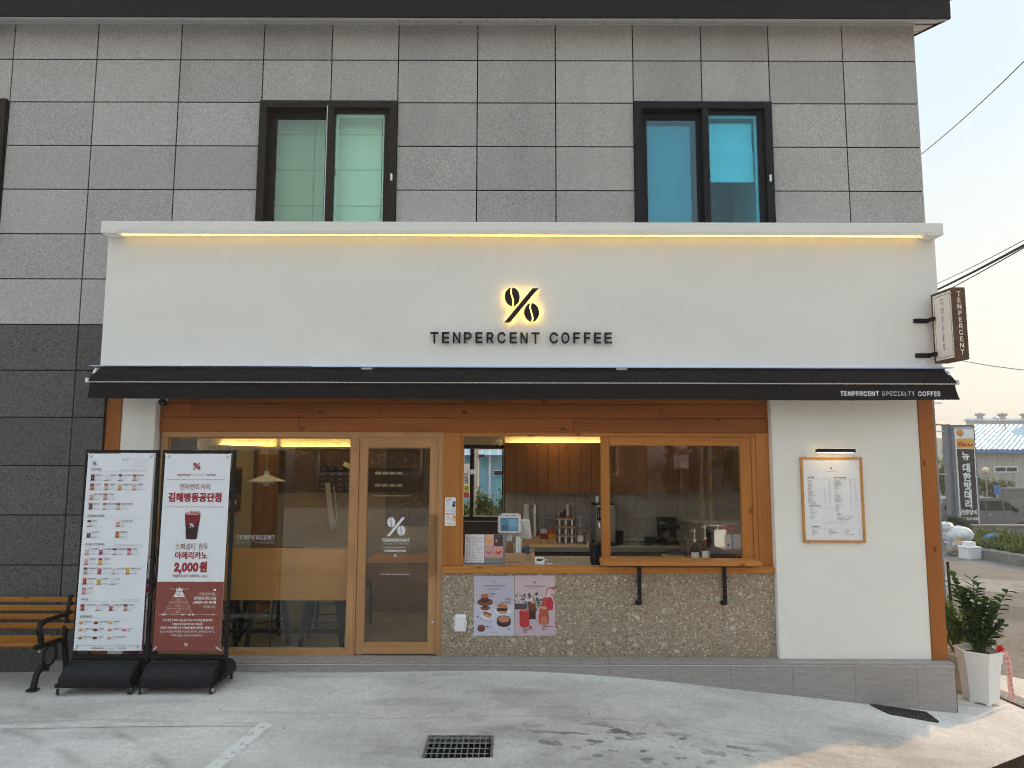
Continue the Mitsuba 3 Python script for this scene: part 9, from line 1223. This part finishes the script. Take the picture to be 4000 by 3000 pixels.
sack(bx_ - 0.12, by_, zb_ + 0.28, 0.33, 0.27, 0.32, 'sack_clear', 'clear rubbish sack with orange and purple litter at the bottom of the heap', 1.0); sack(bx_ + 0.12, by_ + 0.2, zb_ + 0.68, 0.48, 0.34, 0.28, 'sack_white', 'large white rubbish sack on top of the heap', 2.2); sack(bx_ - 0.26, by_ + 0.25, zb_ + 0.95, 0.28, 0.22, 0.15, 'sack_white', 'small pale rubbish sack at the top left of the heap', 3.1); sack(bx_ - 0.26, by_ + 0.3, zb_ + 0.45, 0.26, 0.24, 0.26, 'sack_clear', 'clear rubbish sack at the back left of the heap', 4.3)
mat('foam', (0.80, 0.81, 0.83), 0.7); fx_, fy_ = (14.701, 22.242)
fb = thing('foam_box', 'white foam box in front of the rubbish heap', 'box'); part(fb, 'box', mv(box(-0.26, 0.26, -0.2, 0.2, 0.0, 0.34, 0.02), x=fx_, y=fy_, z=gz_(fx_, fy_), rz=0.25), 'foam'); part(fb, 'lid', mv(box(-0.275, 0.275, -0.21, 0.21, 0.342, 0.40, 0.015), x=fx_, y=fy_, z=gz_(fx_, fy_), rz=0.25), 'foam'); obj('foam_box', mv(box(-0.16, 0.16, -0.12, 0.12, 0.405, 0.54, 0.015), x=fx_ + 0.02, y=fy_ + 0.05, z=gz_(fx_, fy_), rz=0.2), 'foam', 'smaller white foam box lying on the first one', 'box')
sack(fx_ + 1.5, fy_ + 0.9, gz_(fx_ + 1.5, fy_) + 0.5, 0.40, 0.3, 0.2, colour((0.08, 0.2, 0.35), 0.3), 'blue plastic sack on the kerb in the weeds', 5.0)
# van
mat('van_grey', (0.15, 0.155, 0.175), 0.3, 0.4, clearcoat=0.8); vx, vy = 25.9, 38.2; vz = gz_(vx, vy); va = -0.10
vn = thing('van', 'grey minivan parked behind the roadside sign', 'van'); lv = lambda m: mv(m, x=vx, y=vy, z=vz, rz=va)
prof = Polygon([(-2.55, 0.35), (-2.6, 0.9), (-2.5, 1.3), (-2.25, 1.86), (-1.9, 1.92), (0.4, 1.92), (0.85, 1.84), (1.85, 1.16), (2.4, 0.98), (2.58, 0.7), (2.55, 0.35)]); v_ = extrude(prof.buffer(-0.03).buffer(0.03), 1.84); part(vn, 'body', lv(tm(np.stack([v_.vertices[:, 0], v_.vertices[:, 2] - 0.92, v_.vertices[:, 1]], 1)[:, [0, 1, 2]], v_.faces[:, ::-1])), 'van_grey')
for pts in ([(-2.3, 1.24), (-0.15, 1.24), (-0.15, 1.76), (-2.12, 1.76)], [(-0.08, 1.24), (0.72, 1.24), (0.72, 1.76), (-0.08, 1.76)], [(0.8, 1.24), (1.58, 1.24), (0.98, 1.70), (0.8, 1.74)]): part(vn, 'window', lv(front(Polygon(pts), -0.935, 0.012)), 'car_glass')
for x in (-1.6, 1.65): w_ = part(vn, 'wheel', lv(mv(lathe([(0.2, -0.1), (0.32, -0.1), (0.34, -0.06), (0.34, 0.06), (0.32, 0.1), (0.2, 0.1)], n=24), x=x, y=-0.85, z=0.34, rx=math.pi / 2)), 'rubber', smooth=40); part(w_, 'rim', lv(mv(lathe([(0, 0.10), (0.06, 0.11), (0.2, 0.09), (0.22, 0.1)], n=10), x=x, y=-0.85, z=0.34, rx=math.pi / 2)), 'steel')
part(vn, 'door_seam', lv(box(0.755, 0.765, -0.925, -0.915, 0.45, 1.85)), 'rubber'); part(vn, 'door_seam', lv(box(-0.115, -0.105, -0.925, -0.915, 0.45, 1.85)), 'rubber'); part(vn, 'mirror', lv(box(1.25, 1.42, -1.1, -0.93, 1.18, 1.38, 0.03)), 'car_paint'); part(vn, 'sill', lv(box(-2.3, 2.3, -0.94, -0.9, 0.30, 0.42)), 'rubber'); part(vn, 'door_handle', lv(box(0.0, 0.2, -0.95, -0.92, 1.0, 1.05)), 'steel'); part(vn, 'number_plate', lv(box(-2.62, -2.605, -0.3, 0.3, 0.7, 0.85)), 'paper')
# sheds and far buildings
mat('corrugated', lambda p, n, uv: mi.Color3f(0.46, 0.44, 0.41) * (0.86 + 0.2 * noise(p.x * 2.3, 0.0, p.z * 0.5)), 0.6); mat('roof_blue', (0.36, 0.52, 0.62), 0.35); mat('trim_blue', (0.10, 0.22, 0.38), 0.5); mat('cyan_wall', lambda p, n, uv: mix((0.16, 0.45, 0.58), (0.27, 0.55, 0.66), fbm(p.x * 0.9, 0.0, p.z * 1.5)), 0.6)
def ribbed(x0, x1, y, z0, z1, pitch, d):
    n = max(2, int((x1 - x0) / pitch)); xs = np.linspace(x0, x1, n * 4 + 1); ys = y + d * np.array([0, 0, 1, 1])[np.arange(n * 4 + 1) % 4]; v = np.concatenate([np.stack([xs, ys, np.full(len(xs), z)], 1) for z in (z0, z1)]); m = len(xs); return tm(v, [q_ for i in range(m - 1) for q_ in ([i, i + 1, i + m + 1], [i, i + m + 1, i + m])])
def roof_ribs(x0, x1, y0, z0, y1, z1, pitch, d): m = ribbed(x0, x1, 0, 0, 1, pitch, d); v = m.vertices; return tm(np.stack([v[:, 0], y0 + (y1 - y0) * v[:, 2], z0 + (z1 - z0) * v[:, 2] - v[:, 1]], 1), m.faces)
sd_ = thing('workshop', 'long grey corrugated workshop with a pale blue metal roof', 'building'); sx0, sy = 34.9, 55.0
part(sd_, 'wall', ribbed(sx0, 70, sy, -4, 2.25, 0.42, 0.06), 'corrugated'); part(sd_, 'end_wall', tm([(sx0, sy + 0.1, -4), (sx0 + 9, sy + 9, -4), (sx0 + 9, sy + 9, 4.7), (sx0, sy + 0.1, 2.2)], [[0, 1, 2], [0, 2, 3]]), 'corrugated'); rf = roof_ribs(sx0 - 0.4, 70, sy - 0.5, 2.32, sy + 9, 4.75, 0.42, 0.05); rf.vertices[:, 0] += 0.95 * (rf.vertices[:, 1] - sy + 0.5); part(sd_, 'roof', rf, 'roof_blue'); part(sd_, 'gutter', box(sx0 - 0.5, 70, sy - 0.6, sy - 0.35, 2.0, 2.32), 'trim_blue'); part(sd_, 'drain_pipe', tube([(36.3, sy - 0.12, 2.1), (36.3, sy - 0.12, -3)], 0.12, 8), 'corrugated')
w_ = part(sd_, 'window', frame(38.681, 40.614, 0.450, 0.961, 0.1, sy - 0.1, 0.08), 'white_metal'); part(w_, 'pane', box(38.743, 40.553, sy - 0.04, sy - 0.02, 0.471, 0.940), 'car_glass'); part(w_, 'mullion', box(39.627, 39.668, sy - 0.11, sy - 0.045, 0.471, 0.940), 'white_metal')
for x in (50.0, 52.6): part(sd_, 'roof_vent', lathe([(0.5, 0), (0.5, 0.5), (0.85, 0.8), (0.85, 1.2), (0.4, 1.6), (0, 1.6)], x, sy + 9, 4.6, 14), 'galvanised', smooth=40)
fc_ = thing('factory', 'pale distant factory hall above the workshop roof', 'building'); part(fc_, 'hall', box(101.5, 190, 150, 152, -4, 9.4), 'corrugated'); part(fc_, 'roof', side(Polygon([(149.5, 9.35), (151, 9.9), (152.5, 9.35)]), 101, 191), 'roof_blue')
for i in range(6): part(fc_, 'roof_vent', lathe([(0.6, 0), (0.6, 0.8), (1.0, 1.0), (1.0, 1.3), (0, 1.6)], 104 + 5 * i, 151, 9.6, 10), 'galvanised')
mat('hill_green', lambda p, n, uv: mi.Color3f(0.06, 0.085, 0.045) * (0.6 + 0.8 * fbm(p.x * 0.02, p.y * 0.02, p.z * 0.05, octaves=4)), 0.95)
hx = np.linspace(-60, 475, 70); hy = np.linspace(290, 470, 16); HX, HY = np.meshgrid(hx, hy); HZ = -4 + (15 + 9 * np.sin(HX * 0.026 + 1.0) + 4.5 * np.sin(HX * 0.07)) * np.sin(np.pi * np.clip((HY - 290) / 180, 0, 1)) * (0.45 + 0.35 * np.exp(-((HX - 215) / 70) ** 2)); v = np.stack([HX, HY, HZ], -1).reshape(-1, 3); struct('hills', tm(v, [q_ for j in range(15) for i in range(69) for q_ in ([j * 70 + i, j * 70 + i + 1, (j + 1) * 70 + i + 1], [j * 70 + i, (j + 1) * 70 + i + 1, (j + 1) * 70 + i])]), 'hill_green', smooth=True)
ow = thing('yard_wall', 'bare concrete yard wall right of the van', 'wall'); part(ow, 'wall', box(30.0, 45, 42, 42.3, -2.4, -0.25), 'block_grey'); part(ow, 'cap', box(29.9, 45, 41.9, 42.4, -0.249, -0.15), 'block_grey')
bp = thing('blue_post', 'bright blue metal cabinet post behind the van', 'post'); part(bp, 'cabinet', box(29.216, 29.479, 41.4, 41.65, -0.514, 0.035, 0.02), colour((0.03, 0.18, 0.42))); part(bp, 'panel', box(29.293, 29.417, 41.38, 41.399, -0.331, -0.056), 'trim_blue'); part(bp, 'foot', box(29.309, 29.401, 41.5, 41.6, -2.2, -0.517), 'galvanised')
gl = thing('globe_lamp', 'garden lamp with a round cream globe on a thin post', 'lamp'); g0 = 30.428, 44.0, 0.895; part(gl, 'globe', mv(trimesh.creation.icosphere(3, 0.2), x=g0[0], y=g0[1], z=g0[2]), colour((0.78, 0.66, 0.45), 0.3), smooth=True); part(gl, 'post', tube([(g0[0], 44, -2), (g0[0], 44, g0[2] - 0.2)], 0.045, 8), 'galvanised'); part(gl, 'collar', lathe([(0.10, -0.26), (0.12, -0.19), (0, -0.18)], *g0, 12), 'galvanised')
def street_lamp(x, y, zt, arm, label):
    k = thing('street_lamp', label, 'street lamp'); part(k, 'pole', tube([(x, y, -3), (x, y, zt - 0.3), (x + arm * 0.15, y, zt)], [0.09, 0.06, 0.05], 8), 'galvanised'); part(k, 'arm', tube([(x + arm * 0.15, y, zt), (x + arm, y, zt + 0.25)], 0.04, 7), 'galvanised'); part(k, 'head', tube([(x + arm, y, zt + 0.24), (x + arm * 1.15, y, zt + 0.28), (x + arm * 1.45, y, zt + 0.26)], [0.06, 0.15, 0.05], 8), 'white_metal')
street_lamp(44.930, 62, 4.949, -0.75, 'tall curved street lamp above the workshop roof'); street_lamp(36.771, 58, 3.930, 0.30, 'slim street lamp left of the roadside sign')
up = thing('utility_pole', 'thin grey utility pole showing along the edge of the right corner post', 'pole'); upx, upy = 5.918, 9.6; part(up, 'pole', tube([(upx, upy, -0.9), (upx, upy, 5.6)], [0.055, 0.05], 12), 'block_grey', smooth=True)
for z in (0.9, 1.6, 2.2, 2.6): part(up, 'step', tube([(upx, upy, z), (upx + 0.16, upy - 0.02, z)], 0.008, 5), 'steel')
for i in range(4): part(up, 'stripe', tube([(upx, upy, -0.75 + 0.16 * i), (upx, upy, -0.67 + 0.16 * i)], 0.057, 12, False), colour((0.6, 0.42, 0.03)) if i % 2 else 'rubber')
part(up, 'conduit', tube([(upx + 0.11, upy, 0.4), (upx + 0.13, upy, -0.5), (upx + 0.3, upy, -0.66), (upx + 0.7, upy, -0.68)], 0.02, 6), 'rubber')
def cable(a, b, r, sag, label, hang=0): a, b = np.array(a), np.array(b); t = np.linspace(0, 1, 30); p = a + t[:, None] * (b - a); p[:, 2] -= sag * 4 * t * (1 - t); k = thing('cable', label, 'cable'); part(k, 'wire', tube(p, r, 5), 'rubber'); [part(k, 'clamp', tube([p[i] + [0, 0, 0.08], p[i] + [0.05, 0, -0.1], p[i + 1] + [0.1, 0, -0.1], p[i + 1] + [0, 0, 0.08]], 0.012, 5), 'rubber') for i in range(hang)]
cable((5.684, 7, 6.251), (6.713, 11, 6.776), 0.006, 0.05, 'single thin cable crossing the sky right of the upper wall')
cable((6.378, 8, 4.499), (7.977, 13, 4.929), 0.018, 0.02, 'thick black cable running down behind the sign box'); cable((6.376, 8, 4.477), (8.582, 14, 5.027), 0.008, 0.02, 'thin cable just under the thick one', 0); cable((7.180, 9, 4.899), (8.598, 14, 5.300), 0.006, 0.03, 'thin cable above the thick one'); cable((10.339, 16, 4.166), (9.378, 12, 3.345), 0.007, 0.03, 'thin low cable right of the awning'); cable((5.784, 9.6, 2.318), (19.3, 30, 3.2), 0.02, 0.02, 'cable from the pole to the roadside sign')
def shrub(name, x, y, z, rx, ry, rz_, n, w, label, mats=('leaf_mid', 'leaf_light', 'leaf_yellow', 'leaf_mid'), cat_='bush'):
    r = random.Random(int(x * 10) + n); k = thing(name, label, cat_); by = {}
    for i in range(n):
        d = np.array([r.gauss(0, 1), r.gauss(0, 1), r.gauss(0, 1)]); d /= np.linalg.norm(d); e = r.uniform(0.35, 1.0) * (0.75 + 0.3 * math.sin(d[0] * 5 + d[2] * 4 + x)); c = np.array([x + rx * d[0] * e, y + ry * d[1] * e, z + rz_ * (1 + d[2] * e)]); dd = np.array([r.gauss(0, 1), r.gauss(0, 1), r.gauss(0, 0.7)]); dd /= np.linalg.norm(dd); by.setdefault(r.choice(mats), []).append(leaf(c, c + dd * w * 2.4, w * 0.55, 0.1, 3))
    for m, ms in by.items(): part(k, 'foliage', cat(ms), m, kind='stuff')
    part(k, 'stem', cat([tube([(x, y, z - 0.2), (x + rx * 0.5 * math.cos(a), y + ry * 0.5 * math.sin(a), z + rz_)], 0.03, 5) for a in (0.3, 2.0, 4.1)]), 'cabinet_z', kind='stuff')
shrub('bush', 30.0, 47, -1.6, 2.6, 1.5, 1.75, 1500, 0.16, 'sunlit leafy bush left of the roadside sign'); shrub('bush', 32.3, 46, -1.3, 1.9, 1.0, 0.95, 900, 0.13, 'loose sunlit bush between the sign and the globe lamp'); shrub('bush', 35.2, 46, -1.2, 1.7, 0.8, 0.55, 350, 0.1, 'thin low bush behind the blue post'); shrub('bush', 18.832, 28.312 + 0.9, -1.35, 0.75, 0.6, 0.36, 900, 0.06, 'dark green bush at the foot of the roadside sign', ('leaf_dark', 'leaf_mid', 'leaf_dark'))

# seen through the kitchen window: blue metal shed, pole, sign, weeds
cs_ = thing('blue_shed', 'blue corrugated shed seen through the kitchen window', 'building'); part(cs_, 'wall', ribbed(-6, 4, 21, -2, 1.821, 0.25, 0.03), 'cyan_wall'); part(cs_, 'roof', roof_ribs(-6, 4, 20.7, 1.837, 24, 1.837 + 1.2, 0.25, 0.04), 'roof_blue'); part(cs_, 'gutter', box(-6, 4, 20.68, 20.9, 1.782, 1.829), 'trim_blue'); part(cs_, 'pipe', tube([(-0.672, 20.9, 1.8), (-0.672, 20.9, -1.0)], 0.035, 7), 'white_metal')
w_ = part(cs_, 'window', frame(-0.579, -0.110, 1.194, 1.364, 0.02, 20.93, 0.05), 'white_metal'); part(w_, 'pane', box(-0.571, -0.118, 20.955, 20.965, 1.202, 1.357), 'car_glass')
up2 = thing('utility_pole', 'pale pole in front of the blue shed', 'pole'); part(up2, 'pole', tube([(-0.871, 17, -1.5), (-0.871, 17, 3.5)], 0.06, 8), 'white_soffit'); part(up2, 'box', box(-0.874 + 0.06, -0.874 + 0.2, 16.9, 17.1, 1.787, 1.850), 'rubber')
vs = thing('factory_sign', 'white upright sign with grey Korean letters seen through the kitchen window', 'sign'); vx0, vx1 = -1.310, -0.987; part(vs, 'board', box(vx0, vx1, 16, 16.06, 0.844, 1.631), 'paper'); part(vs, 'leg', box(vx0 + 0.1, vx0 + 0.2, 16.061, 16.1, -1.2, 1.0), 'galvanised'); S = Sheet((0, 15.999, 0), step=0.002); S.rect(vx0, 0.979, vx1, 1.127, (0.6, 0.6, 0.03)); S.rect(vx0, 0.850, vx1, 0.973, (0.45, 0.03, 0.03))
for t, z, h in (('월드', 1.298, 0.105), ('테크', 1.180, 0.105), ('공장', 1.026, 0.07)): S.text(t, vx1 - 0.02, z, h, (0.10, 0.10, 0.12), 'r', bold=0.05, layer=2)
S.done(vs, 'lettering')
r_ = random.Random(8)
for i in range(4): shrub('bush', -1.35 + 0.42 * i, 12.5 + 0.5 * (i % 2), 0.45 - 0.1 * (i == 1), 0.36, 0.3, 0.36 + 0.1 * (i == 2), 420, 0.05, ('leafy green bush at the left of the kitchen window', 'second green bush in the kitchen window', 'taller green bush in the kitchen window', 'green bush at the right of the kitchen window')[i])
tuft_field('tall_grass', lambda r: (r.uniform(-1.6, 0.6), r.uniform(11.5, 12.3), 0.35, 0.6 + 0.6 * r.random()), 420, 0.8, 0.02, ['leaf_yellow', 'leaf_light', 'leaf_mid'], 'tall dry grass outside the kitchen window')

# across the street, behind the camera: what the panes mirror
oh = thing('opposite_house', 'plain brown rendered house across the street, mirrored in the panes', 'building'); mat('brown_render', (0.20, 0.14, 0.10), 0.8); part(oh, 'wall', box(-9, 5.6, -24, -15, -0.5, 5.2), 'brown_render'); part(oh, 'roof', box(-9.3, 5.9, -24.3, -14.7, 5.2, 5.5), 'dark_metal')
for i in range(5): w_ = part(oh, 'window', frame(-8 + 2.7 * i, -6.4 + 2.7 * i, 1.0, 2.4, 0.08, -15.02, 0.05), 'white_metal'); part(w_, 'pane', box(-7.92 + 2.7 * i, -6.48 + 2.7 * i, -14.99, -14.975, 1.08, 2.32), 'car_glass')
shrub('bush', 7.3, -15.5, -0.4, 1.7, 1.2, 1.6, 900, 0.16, 'sunlit bush across the street beside the brown house'); shrub('bush', 10.2, -17, -0.4, 2.0, 1.4, 1.9, 900, 0.18, 'larger sunlit bush across the street by the poles')
def road_sign(x, y, label): k = thing('road_sign', label, 'road sign'); part(k, 'post', tube([(x, y, -0.6), (x, y, 2.5)], 0.04, 8), 'galvanised'); part(k, 'disc', mv(lathe([(0.3, 0), (0.3, 0.01), (0, 0.011)], n=24), x=x, y=y + 0.05, z=2.2, rx=-math.pi / 2), colour((0.5, 0.03, 0.03))); part(k, 'centre', mv(lathe([(0.23, 0), (0.23, 0.004), (0, 0.005)], n=24), x=x, y=y + 0.062, z=2.2, rx=-math.pi / 2), 'paper'); part(k, 'plate', box(x - 0.22, x + 0.22, y + 0.045, y + 0.055, 1.45, 1.85), 'paper')
road_sign(5.0, -7.0, 'round red and white road sign across the street'); road_sign(7.6, -8.2, 'second road sign further along the street')
for x, y in ((6.0, -8.5), (6.3, -8.6)):
    k = thing('bollard_pole', f"{'nearer' if x < 6.1 else 'farther'} white pole of the pair with yellow bands across the street", 'pole'); part(k, 'pole', tube([(x, y, -0.6), (x, y, 3.4)], 0.07, 10), 'white_soffit'); [part(k, 'band', tube([(x, y, z), (x, y, z + 0.25)], 0.073, 10, False), colour((0.6, 0.42, 0.03))) for z in (0.3, 0.9, 1.5, 2.1)]
